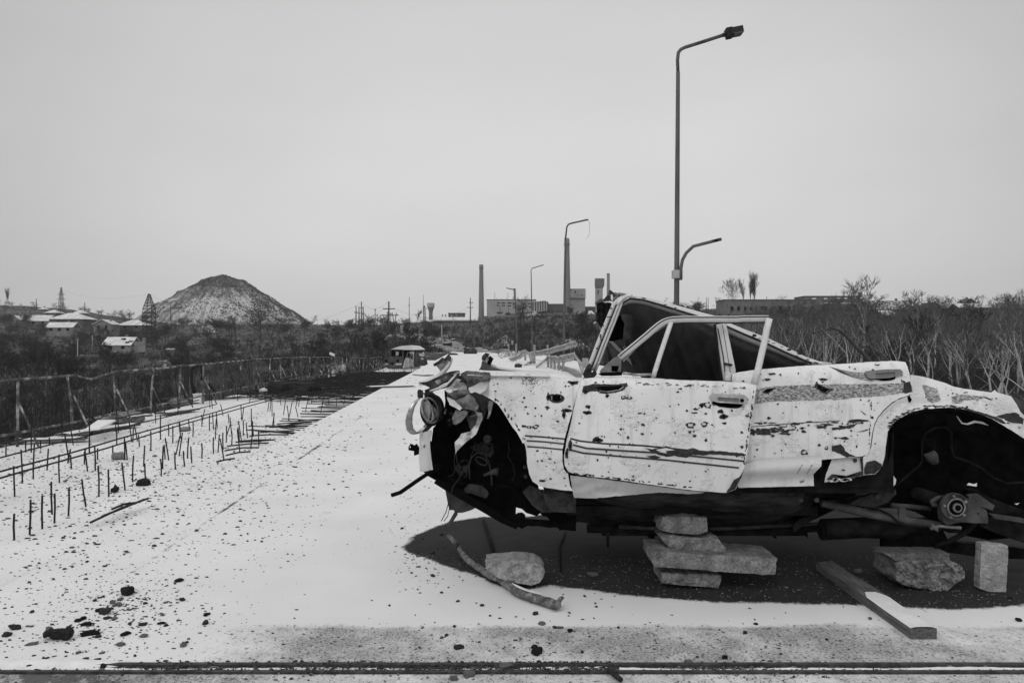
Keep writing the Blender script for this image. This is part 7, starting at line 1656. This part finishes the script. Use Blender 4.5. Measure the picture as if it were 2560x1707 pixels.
# ---- burnt-out van
VY = 58.0
def vp(x, y, Y=VY): return P(*qV((x, y))[0], Y)
van = thing('burnt_van', 'burnt-out van with a snowy roof and no wheels, standing on the bare steel mesh', 'van', vp(640, 730))
p_front = lambda x, y: VY + (x-310)*.0006
def vpan(pts, Yf, mat, nm, holes=(), th=.05, sp=4): 
    mb = MB(); panel(mb, qV(*pts), Yf, sp, [qV(*h) for h in holes], th, seed=len(pts)); return mb.build(nm, MAT[mat], van)
mottled('van_burnt', .012, .11, 4, .8, .005, detail=9); mottled('van_white', .15, .72, 3, .7, .005, detail=9, mid=.40)
front = lambda x, y: VY; sideY = lambda x, y: VY + (x-290/7.35*0 - (920+660/7.35))*.045
vpan([(312,400),(330,385),(650,395),(655,530),(640,725),(560,735),(420,728),(310,715),(300,640),(305,530)], front, 'van_burnt', 'front_panel', [((335,405),(405,405),(405,520),(335,520)), ((425,408),(500,408),(500,520),(425,520)), ((512,408),(635,412),(630,525),(512,520)), ((370,628),(475,630),(465,680),(370,675))])
vpan([(690,540),(720,440),(840,440),(850,520),(1060,530),(1085,600),(1100,660),(1050,690),(960,700),(930,720),(790,720),(770,690),(720,690),(690,725),(640,725),(660,600)], sideY, 'van_burnt', 'side_panel', [((735,460),(830,455),(830,520),(735,530)),])
vpan([(665,600),(700,540),(790,560),(820,600),(840,720),(780,690),(720,690),(690,725),(640,725)], lambda x, y: sideY(x, y)-.1, 'van_white', 'side_door', (), .04)
vpan([(915,450),(960,470),(1020,440),(1048,490),(1030,525),(950,520)], lambda x, y: sideY(x, y)-.08, 'van_white', 'bent_panel')
vpan([(960,550),(1000,540),(1030,560),(1025,580),(980,585)], lambda x, y: sideY(x, y)-.08, 'van_white', 'fuel_flap', (), .04, 3); vpan([(760,440),(845,440),(835,660),(820,660),(825,460),(790,455),(800,500)], lambda x, y: sideY(x, y)-.15, 'van_white', 'door_frame', (), .04, 3)
vpan([(850,400),(1000,395),(1040,450),(1050,530),(850,530)], lambda x, y: sideY(x, y)+.1, 'van_burnt', 'rear_side', [((870,420),(900,420),(900,510),(870,510))])
mb = MB(); x0 = vp(312, 0).x; x1 = vp(655, 0).x; xr = vp(1030, 0, VY+2.4).x
rz_ = [(0, zp(VY, 874.5)), (.25, zp(VY, 868)), (.5, zp(VY, 865)), (.75, zp(VY, 868)), (1, zp(VY, 874.5))]
for k, (dx, dyy, dz, sc_) in enumerate(((0, 0, 0, 1), (.15, .35, .16, .92), (1.2, 1.8, .20, .9), (1.5, 2.4, .10, .86))):
    for q, z in rz_: mb.v.append(Vector((x0 + dx + (x1-x0)*(q*sc_ + (1-sc_)/2), VY + dyy, z + (z-rz_[0][1])*.2 + dz - .2*(k == 0))))
b = len(mb.v); mb.v += [Vector((v.x, v.y, v.z-.12)) for v in mb.v[:b]]
for i in range(3):
    for k in range(4): mb.face((i*5+k, i*5+k+1, i*5+6+k, i*5+5+k), 0, True); mb.face((b+i*5+k, b+i*5+5+k, b+i*5+6+k, b+i*5+k+1))
for k in range(4): mb.face((k, b+k, b+k+1, k+1)); mb.face((15+k, 16+k, b+16+k, b+15+k))
for i in range(3): mb.face((i*5, i*5+5, b+i*5+5, b+i*5)); mb.face((i*5+4, b+i*5+4, b+i*5+9, i*5+9))
vpan([(365,400),(450,378),(560,340),(640,325),(760,318),(860,325),(930,340),(1000,385),(1010,398),(760,402)], lambda x, y: VY + .3 + (x - 970)*.01, 'roof_snow', 'roof', (), 1.4)
mb = MB(); mb.box((vp(330, 0).x, VY+2.6, zp(VY, 915)), (vp(680, 0).x, VY+2.7, zp(VY, 874))); mb.build('burnt_interior', MAT['void'], van)
mb = MB(); mb.tube([vp(325, 395, VY-.1), vp(325, 520, VY-.1)], .05, 5); mb.build('mirror_arm', MAT['van_burnt'], van)
vpan([(505,430),(565,440),(560,500),(510,510)], lambda x, y: VY+.4, 'van_white', 'seat_back', (), .05, 3)
vpan([(315,650),(370,650),(370,675),(300,680)], lambda x, y: VY-.05, 'van_white', 'bumper_remains', (), .04, 3); vpan([(505,650),(630,645),(600,680),(510,680)], lambda x, y: VY-.05, 'van_white', 'bumper_remains', (), .04, 3)
for x in (335, 545):
    c = vp(x, 600, VY-.02); mb = MB(); mb.tube([c - Vector((0, .04, 0)), c + Vector((0, .06, 0))], .10, 12); mb.build('headlamp_hole', MAT['void'], van)
lump('snow_bank', qV, 640, 745, (2.6, .8, .22), 'low bank of dirty snow in front of the burnt van', 'snow bank', 'snowy_heap', 21, -.62, amp=.25)
mottled('car_burnt', .008, .06, 4, .8, .005, detail=9)
# ---- burnt car further along the road
CYd = 96.0
def cp(x, y, Y=CYd): return P(*qV((x, y))[0], Y)
bc = thing('burnt_car', 'burnt-out dark car seen from behind, far along the snowy road', 'car', cp(1860, 508))
mb = MB(); panel(mb, qV((1770,395),(1790,378),(1930,380),(1975,400),(1992,430),(1985,480),(1950,512),(1800,508),(1762,495),(1755,450)), lambda x, y: CYd, 3, [], 3.0); mb.build('body', MAT['car_burnt'], bc)
mb = MB(); panel(mb, qV((1740,390),(1795,335),(1930,345),(1970,395),(1950,395),(1915,358),(1805,350),(1770,395)), lambda x, y: CYd+.5, 3, [], 1.6); mb.build('roof_frame', MAT['car_burnt'], bc)
for x in (1785, 1965): c = cp(x, 505); mb = MB(); mb.tube([c, c + Vector((0, .2, 0))], .2, 12); mb.build('wheel', MAT['rubber'], bc)
mb = MB(); panel(mb, qV((1868,400),(1905,402),(1890,418),(1872,414)), lambda x, y: CYd-.05, 2, [], .03); mb.build('number_plate', MAT['grey_metal'], bc)
def wreck(name, label, pts, Y, mat, cat='wreck', snow=None):
    root = thing(name, label, cat, P(*qV(pts[0])[0], Y)); mb = MB(); panel(mb, qV(*pts), lambda x, y: Y + .4*noise.noise(Vector((x/9, y/9, 2))), 3, [], 1.2, jit=.5); mb.build('body', MAT[mat], root)
    if snow: mb = MB(); panel(mb, qV(*snow), lambda x, y: Y-.3, 3, [], .6); mb.build('snow', MAT['snow_cover'], root)
wreck('burnt_wreck', 'dark crushed vehicle on the bank right of the thin post', [(1375,320),(1380,275),(1450,262),(1530,255),(1540,300),(1530,345),(1490,330),(1440,322)], 128, 'car_burnt', snow=[(1400,268),(1520,256),(1530,266),(1410,278)])
wreck('burnt_wreck', 'snow-flecked scrap on the bank left of the thin post', [(1205,280),(1215,255),(1265,250),(1320,265),(1310,295),(1250,292)], 132, 'car_burnt', snow=[(1255,262),(1310,266),(1300,276),(1262,272)])
wreck('burnt_wreck', 'small dark scrap with a snowy top beside the dirt road', [(1510,210),(1560,205),(1600,185),(1590,235),(1530,240)], 150, 'car_burnt', snow=[(1510,207),(1560,200),(1600,184),(1595,200),(1540,216)])
wreck('burnt_wreck', 'dark scrap left of the burnt car on the road', [(1470,480),(1500,460),(1600,465),(1650,485),(1600,520),(1520,530),(1480,505)], 88, 'car_burnt')
wreck('barrel', 'small wreck with white debris on the bank edge', [(1165,290),(1190,270),(1215,290),(1210,330),(1175,325)], 126, 'car_burnt', 'wreck', [(1170,312),(1205,308),(1205,332),(1172,335)])
# white signboard and concrete beam on the bank
mb = MB(); mb.tube([P(*p, 140) for p in qV((320,225),(390,150),(430,138))], .5, 5, flat=.6); tag(mb.build('concrete_beam', MAT['concrete']), 'pale fallen concrete beam on the bank behind the van', 'beam')
sg = thing('bus_shelter', 'pale upright slab beside the dark shelter on the bank', 'shelter', P(1004, 840, 150)); mb = MB(); mb.box((P(1001, 0, 150).x, 150, zp(150, 838)), (P(1007, 0, 150).x, 150.4, zp(150, 813))); mb.build('slab', MAT['concrete'], sg)
mb = MB(); mb.box((P(1008, 0, 150).x, 150, zp(150, 828)), (P(1020, 0, 150).x, 151, zp(150, 824))); mb.box((P(1009, 0, 150).x, 150, zp(150, 838)), (P(1010, 0, 150).x, 150.2, zp(150, 828))); mb.box((P(1014, 0, 150).x, 150, zp(150, 838)), (P(1015, 0, 150).x, 150.2, zp(150, 828))); mb.build('roof', MAT['dark_wall'], sg)
# ---- blocks under the car
def slab(name, pts, q, Y, depth, mat, label, cat, seed, amp=.012, grp=None, sp=6, rows=4):
    n_ = lambda x, y: Y + amp*noise.noise(Vector((x/18, y/18, seed))) + amp*.6*noise.noise(Vector((x/6, y/6, seed)))
    mb = MB(); panel(mb, q(*pts), n_, sp, [], depth, jit=.9, seed=seed, rows=rows, rimnoise=amp*.7)
    mb.s = [False]*len(mb.s); return tag(mb.build(name, MAT[mat]), label, cat, grp)
GBK = 'broken concrete blocks stacked under the car sill'
slab('concrete_block', ((130,445),(250,452),(400,452),(498,462),(495,500),(480,540),(400,530),(250,520),(132,505)), qL, 4.80, .28, 'rough_concrete', 'lowest block of the stack under the car sill', 'concrete block', 81, .02)
slab('concrete_block', ((72,312),(200,320),(330,330),(500,336),(700,345),(843,358),(832,385),(835,400),(828,455),(760,457),(680,448),(520,440),(300,420),(92,408),(70,372)), qL, 4.74, .30, 'rough_concrete', 'longest block of the stack, jutting out to the right', 'concrete block', 82)
slab('concrete_block', ((120,222),(150,214),(330,228),(480,238),(500,262),(530,298),(520,318),(490,326),(420,322),(250,314),(190,305),(165,275),(140,250)), qL, 4.83, .26, 'rough_concrete', 'second block from the top of the stack, tapering to both ends', 'concrete block', 83, .02)
slab('concrete_block', ((145,100),(250,98),(410,108),(413,165),(415,190),(380,206),(300,208),(200,200),(120,180),(128,150)), qL, 4.84, .22, 'rough_concrete', 'topmost block of the stack, wedged under the sill', 'concrete block', 84, .02)
slab('concrete_lump', ((920,462),(990,452),(1080,446),(1160,440),(1220,444),(1290,458),(1335,485),(1360,525),(1345,570),(1320,605),(1260,628),(1180,612),(1090,600),(1000,560),(930,510)), qK, 4.80, .20, 'concrete', 'pale rounded lump of concrete behind the fallen branch', 'concrete lump', 85, .025)
slab('concrete_lump', ((1565,385),(1640,372),(1760,378),(1900,372),(1960,395),(1992,440),(1985,480),(1940,505),(1880,555),(1800,558),(1770,545),(1650,530),(1600,512),(1565,480),(1575,430)), qL, 4.78, .30, 'rough_concrete', 'rough crumbling lump under the rear axle, a board on top', 'concrete lump', 86, .035, sp=5)
slab('wooden_board', ((1495,328),(1570,325),(1895,328),(1898,372),(1700,372),(1560,370),(1530,345)), qL, 4.80, .16, 'dark_wood', 'weathered board lying on the crumbling lump under the rear axle', 'board', 87, .006)
slab('concrete_block', ((2092,268),(2150,265),(2255,280),(2250,430),(2242,575),(2190,572),(2110,552),(2080,540),(2084,420)), qL, 4.76, .06, 'concrete', 'smooth upright block standing under the tail of the car', 'concrete block', 88, .006)
# ---- plank and branch
pk = thing('wooden_plank', 'thick wooden plank pointing at the viewer, its near end covered with snow', 'plank', (2.14, 4.0, 0)); mb = MB(); N = 20
def pkx(t, s): return 2.145 - .02*t + s*(.068 - .004*t + .010*noise.noise(Vector((t*3.2, s*2, 4))))
for i in range(N+1):
    t = i/N; Y = 4.0 + 1.22*t; h = .056 + .012*noise.noise(Vector((t*3, 1, 1)))*1; base = .002
    for s, z in ((-1, base), (1, base), (1, h), (-1, h)): mb.v.append(Vector((pkx(t, s), Y + (.02*s if i == N else 0), z)))
for i in range(N):
    for k in range(4): mb.face((i*4+k, i*4+(k+1) % 4, i*4+4+(k+1) % 4, i*4+4+k))
mb.face((0, 1, 2, 3)); mb.face((N*4+3, N*4+2, N*4+1, N*4)); mb.build('board', MAT['dark_wood'], pk)
mb = MB(); N = 24
for i in range(N+1):
    t = .004 + .47*i/N; Y = 4.0 + 1.22*t; h = .056 + .012*noise.noise(Vector((t*3, 1, 1)))
    ed = .99 - (.5*max(0, (i-20)/4))
    for j in range(7):
        s = (-1 + 2*j/6)*ed; mb.v.append(Vector((pkx(t, s), Y + (.02*noise.noise(Vector((j*.8, 2, 2))) if i == N else 0), h + .001 + .007*(1-abs(s)**4)*(1 - max(0, (i-20)/4)))))
for i in range(N):
    for j in range(6): mb.face((i*7+j, i*7+j+1, i*7+8+j, i*7+7+j), 0, True)
mb.build('snow', MAT['snow_cover'], pk)
br = thing('fallen_branch', 'crooked barkless branch lying across the snow edge', 'branch', G(*qK((1050,600))[0])); bpts = [(650,268),(690,300),(722,345),(770,408),(805,452),(850,482),(900,512),(945,540),(1000,570),(1050,596),(1095,630),(1140,662),(1190,685),(1250,706),(1320,726),(1385,748),(1440,772),(1468,768)]
bp_ = []
for x, y in bpts: bp_.append(G(*qK((x, y))[0], .034 + (.06 if x < 720 else 0)))
fine = []
for i in range(len(bp_)-1):
    for k in range(4): fine.append(bp_[i].lerp(bp_[i+1], k/4))
fine.append(bp_[-1]); mb = MB(); n0 = len(fine)
rs = [(.017 + .011*min(1, i/n0*1.6) - .006*max(0, (i/n0-.9)*10))*(1 + .18*noise.noise(Vector((i*.35, 2, 7)))) for i in range(n0)]
mb.tube([p + noise.noise_vector(p*6)*.008 for p in fine], rs, 12)
for i, v in enumerate(mb.v): mb.v[i] = v + noise.noise_vector(v*22)*.006
mb.tube([bp_[9], bp_[9] + Vector((.03, .02, .03)), bp_[9] + Vector((.04, .03, .045))], [.012,.010,.006], 7); mb.tube([bp_[-2], bp_[-2] + Vector((.03, .04, .025)), bp_[-2] + Vector((.045, .05, .03))], [.018,.013,.009], 7)
mb.build('stem', MAT['bark'], br)
mb = MB()
for a, b in ((26, 40), (42, 58)):
    L = fine[a:b]; base = len(mb.v)
    for i, p in enumerate(L):
        w = .014*min(1, i/3, (len(L)-1-i)/3) + .002; r = rs[a+i]
        for s in (-1, 0, 1): mb.v.append(p + Vector((0, .006, 0)) + Vector((.3*s*w, s*w, r + .002 + .004*(s == 0))))
    for i in range(len(L)-1):
        for k in range(2): mb.face((base+i*3+k, base+i*3+k+1, base+i*3+4+k, base+i*3+3+k), 0, True)
mb.build('snow', MAT['snow_cover'], br)
mb = MB(); mb.tube([G(*p, .02) for p in qK((1828,1245),(1870,1280),(1918,1318))], [.012,.013,.012], 8); tag(mb.build('short_rod', MAT['rubber']), 'short dark rod lying across the steel expansion joint', 'rod')
mb = MB(); mb.tube([G(*p, .012) for p in qK((910,150),(930,210),(955,290),(985,400))], .014, 6); tag(mb.build('half_buried_bar', MAT['dirty_black']), 'dark bar half sunk in the bare ground under the car front', 'bar')
mb = MB(); mb.tube([G(*p, .008) for p in qK((1510,235),(1490,290),(1465,340),(1470,430),(1474,525))], .006, 6); tag(mb.build('half_buried_wire', MAT['dirty_black']), 'thin dark wire on the bare ground right of the pale lump', 'wire')
# ---- stones
GT = {'stone_dark': 'small dark stones scattered over the snow', 'stone_grey': 'small grey stones scattered over the snow', 'asphalt_lump': 'black lumps of asphalt scattered over the snow'}
LT = {'stone_dark': 'small dark stone lying on the snowy road', 'stone_grey': 'small grey stone lying on the snowy road', 'asphalt_lump': 'black lump of asphalt lying on the snowy road'}
SP = {}
for m_ in GT:
    SP[m_] = []
    for k in range(4):
        mb = MB(); chunk(mb, (0, 0, .36), (1, .85, .8), 200+k*7+len(m_), 4, .26, rnd_=.62); o = mb.build('stone', MAT[m_], None, (0, 0, 0)); SP[m_].append([o, False])
def stone(p, size, mat, label=None, group=None):
    e = SP[mat][rl.randrange(4)]; free = [q for q in SP[mat] if not q[1]]
    if free: o = free[0][0]; free[0][1] = True
    else: o = e[0].copy(); COL.objects.link(o)
    o.location = p; o.scale = (size*rl.uniform(.8, 1.4), size*rl.uniform(.8, 1.1), size*rl.uniform(.38, .75)); o.rotation_euler = (0, 0, rl.uniform(0, 6.28))
    return tag(o, label or LT[mat], 'stone', group or GT[mat])
big = [(qN, 740, 440, .125, 'asphalt_lump', 'largest black lump of asphalt on the snow at left'), (qN, 1045, 362, .072, 'asphalt_lump', 'flat black lump right of the largest black lump'), (qN, 695, 505, .055, 'stone_grey', 'pale stone just below the largest black lump'),
  (qN, 705, 740, .055, 'stone_grey', 'upright grey stone near the steel joint at left'), (qN, 185, 735, .05, 'stone_grey', 'grey stone left of the snow-topped lump'), (qN, 1075, 745, .05, 'stone_grey', 'grey stone on the left end of the dusted strip'), (qN, 840, 690, .05, 'stone_grey', 'round grey stone above the dusted strip'),
  (qN, 600, 870, .05, 'asphalt_lump', 'black wedge-shaped lump beside the steel joint'), (qN, 180, 865, .055, 'asphalt_lump', 'black lump at the left end of the steel joint'), (qN, 1210, 562, .05, 'asphalt_lump', 'black lump at the middle of the snow below the stones'),
  (qK, 1298, 1140, .10, 'asphalt_lump', 'black lump on the dusted strip below the branch tip'), (qK, 727, 1095, .055, 'stone_dark', 'pointed dark stone on the dusted strip'), (qK, 1075, 1240, .08, 'stone_grey', 'largest pale stone lying on the steel joint'), (qK, 690, 1325, .06, 'stone_grey', 'pale stone in front of the steel joint'), (qK, 800, 1300, .06, 'stone_grey', 'flat pale stone in front of the steel joint, right of its twin'),
  (qK, 1710, 560, .075, 'stone_grey', 'small pale stone on the bare ground right of the concrete lump'), (qK, 1335, 915, .05, 'stone_grey', 'grey stone on the upper edge of the dusted strip'), (qL, 1340, 448, .065, 'stone_grey', 'pale stone behind the plank under the car'), (qL, 523, 972, .04, 'asphalt_lump', 'black stone right of centre on the dusted strip'), (qL, 300, 1000, .05, 'stone_grey', 'pale stone on the back edge of the steel joint'), (qK, 600, 258, .055, 'asphalt_lump', 'black stone at the left tip of the bare ground'), (qL, 2325, 742, .045, 'asphalt_lump', 'black stone on the snow at the far right'), (qL, 713, 762, .035, 'asphalt_lump', 'black stone on the snow strip left of the plank')]
for q, x, y, s, m_, l in big:
    (a,) = q((x, y)); p = G(a[0], a[1], 0); p.y += s*.2; stone(p, s*.66, m_, l, l)
sb = thing('snowy_asphalt_lump', 'long black lump with snow on its top at lower left', 'lump', G(*qN((310,720))[0])); c = G(*qN((310,722))[0]); mb = MB(); chunk(mb, (c.x, c.y+.05, .028), (.145, .06, .036), 321, 7, .3, rnd_=.6); mb.build('lump', MAT['asphalt_lump'], sb); mb = MB(); chunk(mb, (c.x+.01, c.y+.05, .036), (.09, .035, .014), 322, 5, .2); mb.build('snow', MAT['snow_cover'], sb)
def scatter(n, q, cx, cy, sx_, sy_, smin, smax, mats=('stone_dark', 'stone_dark', 'asphalt_lump', 'stone_grey')):
    for k in range(n):
        (a,) = q((rl.gauss(cx, sx_), rl.gauss(cy, sy_)))
        if a[1] < 1000 or a[1] > 1705: continue
        p = G(a[0], a[1], 0 if (a[0] > 400 or a[1] > 1330) else -.05); stone(p, smin + (smax-smin)*rl.random()**3, rl.choice(mats))
scatter(46, qN, 560, 610, 330, 90, .012, .05); scatter(30, qN, 780, 520, 120, 60, .012, .04); scatter(20, qN, 1480, 60, 120, 80, .012, .03); scatter(24, qN, 500, 190, 200, 90, .012, .035); scatter(22, qN, 300, 840, 250, 50, .012, .04); scatter(26, qK, 500, 470, 120, 120, .010, .03); scatter(30, qK, 1000, 1050, 600, 90, .010, .035); scatter(16, qK, 1300, 760, 500, 70, .010, .03); scatter(22, qJ, 700, 760, 350, 120, .012, .05); scatter(10, qJ, 2000, 560, 200, 100, .012, .03); scatter(20, qL, 1200, 720, 700, 120, .008, .028)
# fine grit nobody could count
def grit(name, n, fn, smin, smax, mat, seed):
    r = random.Random(seed); V = []; Fc = []; k = 0
    while k < n:
        p = fn(r)
        if p is None: continue
        k += 1; s = smin + (smax-smin)*r.random()**3; i = len(V)
        a0 = r.uniform(0, 6.28); ex = r.uniform(.9, 1.8); hz__ = r.uniform(.25, .75)
        for j in range(5): a = a0 + 1.2566*j; V.append((p[0] + cos(a)*s*ex*r.uniform(.6, 1.2), p[1] + sin(a)*s*r.uniform(.5, .9), p[2] - .002))
        for j in range(3): a = a0 + 2.1*j + .5; V.append((p[0] + cos(a)*s*ex*.55, p[1] + sin(a)*s*.4, p[2] + s*hz__*r.uniform(.8, 1.1)))
        Fc += [(i, i+1, i+5), (i+1, i+2, i+6, i+5), (i+2, i+3, i+6), (i+3, i+4, i+7, i+6), (i+4, i, i+5, i+7), (i+5, i+6, i+7)]
    me = bpy.data.meshes.new(name); me.from_pydata(V, [], Fc); me.materials.append(MAT[mat]); me.update(); o = bpy.data.objects.new(name, me); COL.objects.link(o); o['kind'] = 'stuff'
def px_fn(boxes, z=0.0):
    tot = sum(b[4] for b in boxes)
    def f(r):
        t = r.uniform(0, tot)
        for x, y, sx_, sy_, w in boxes:
            t -= w
            if t <= 0: break
        a = r.gauss(x, sx_); b = r.gauss(y, sy_)
        if b < 935 or b > 1706 or a < -40 or a > 2600: return None
        p = G(a, b, 0); s = p.x - SK*p.y
        if s < -3.02: p = G(a, b, -.05); s = p.x - SK*p.y; p.z = zl(s, p.y) if s < -3.02 else 0
        if s > 5 or s < -7: return None
        if 3.58 < p.y < 3.70: p.z = -.012 if 3.605 < p.y < 3.664 else .011
        return p
    return f
grit('grit', 5200, px_fn([(240, 1560, 180, 60, 5), (330, 1500, 90, 50, 4), (600, 1330, 150, 60, 2.0), (480, 1240, 160, 60, 2), (700, 1180, 120, 60, 2), (830, 1080, 90, 40, 2.4), (200, 1420, 150, 60, 2), (1070, 1400, 60, 40, 1.5), (1020, 1260, 40, 60, 1.2), (850, 1150, 120, 120, .3), (1500, 1600, 700, 30, 2), (1300, 1500, 600, 100, .4)]), .0015, .010, 'stone_dark', 1)
grit('lane_grit', 5500, px_fn([(200, 1250, 200, 80, 3), (420, 1160, 200, 60, 3), (600, 1080, 150, 40, 2.5), (120, 1160, 120, 60, 1.5), (420, 1060, 200, 25, 1)]), .003, .020, 'stone_dark', 2)
def joint_fn(r):
    x = r.uniform(-2.7, 2.7); c = noise.noise(Vector((x*1.3, 3, 3))); sp_ = r.random()
    if sp_ < .72: return Vector((x, r.uniform(3.607, 3.664), -.004)) if c > r.uniform(-.9, .2) else None
    if c < r.uniform(-.1, .5): return None
    return Vector((x, r.gauss(3.62, .07), .003))
grit('joint_gravel', 3200, joint_fn, .0025, .010, 'stone_grey', 3); grit('dark_joint_gravel', 1300, joint_fn, .0025, .011, 'stone_dark', 8)
grit('rail_dirt', 1500, lambda r: (lambda x: Vector((x, r.uniform(3.57, 3.70), .012)) if noise.noise(Vector((x*1.1, 8, 3))) > r.uniform(-.8, .5) else None)(r.uniform(-1.7, .5)), .0025, .010, 'stone_dark', 12)
grit('ground_grit', 3500, lambda r: (lambda x, y: Vector((x, y, 0)) if inside(dryp, x, y) else None)(r.uniform(-1, 3.2), r.uniform(4.3, 5.6)), .0012, .007, 'stone_grey', 4)
grit('road_grit', 1100, lambda r: (lambda Y: Vector((r.choice((r.uniform(-2.9, -1.6), r.uniform(-2.9, 2.5), r.uniform(2.6, 5.0))) + SK*Y, Y, 0)))(exp(r.uniform(math.log(8), math.log(60)))), .004, .028, 'stone_dark', 5)
# ---- haze: thin even winter air round everything
mb = MB(); mb.box((-1500, -1500, -14), (1500, 1500, 95))
hz_ = bpy.data.materials.new('haze'); hz_.use_nodes = True; hn = hz_.node_tree; hn.nodes.clear()
ho = hn.nodes.new('ShaderNodeOutputMaterial'); hv = hn.nodes.new('ShaderNodeVolumePrincipled')
hv.inputs['Color'].default_value = g4(.95); hv.inputs['Density'].default_value = .00024; hv.inputs['Anisotropy'].default_value = 0.0
hn.links.new(hv.outputs[0], ho.inputs['Volume'])
o = mb.build('haze', hz_, None, (0, 0, 0)); o['kind'] = 'stuff'
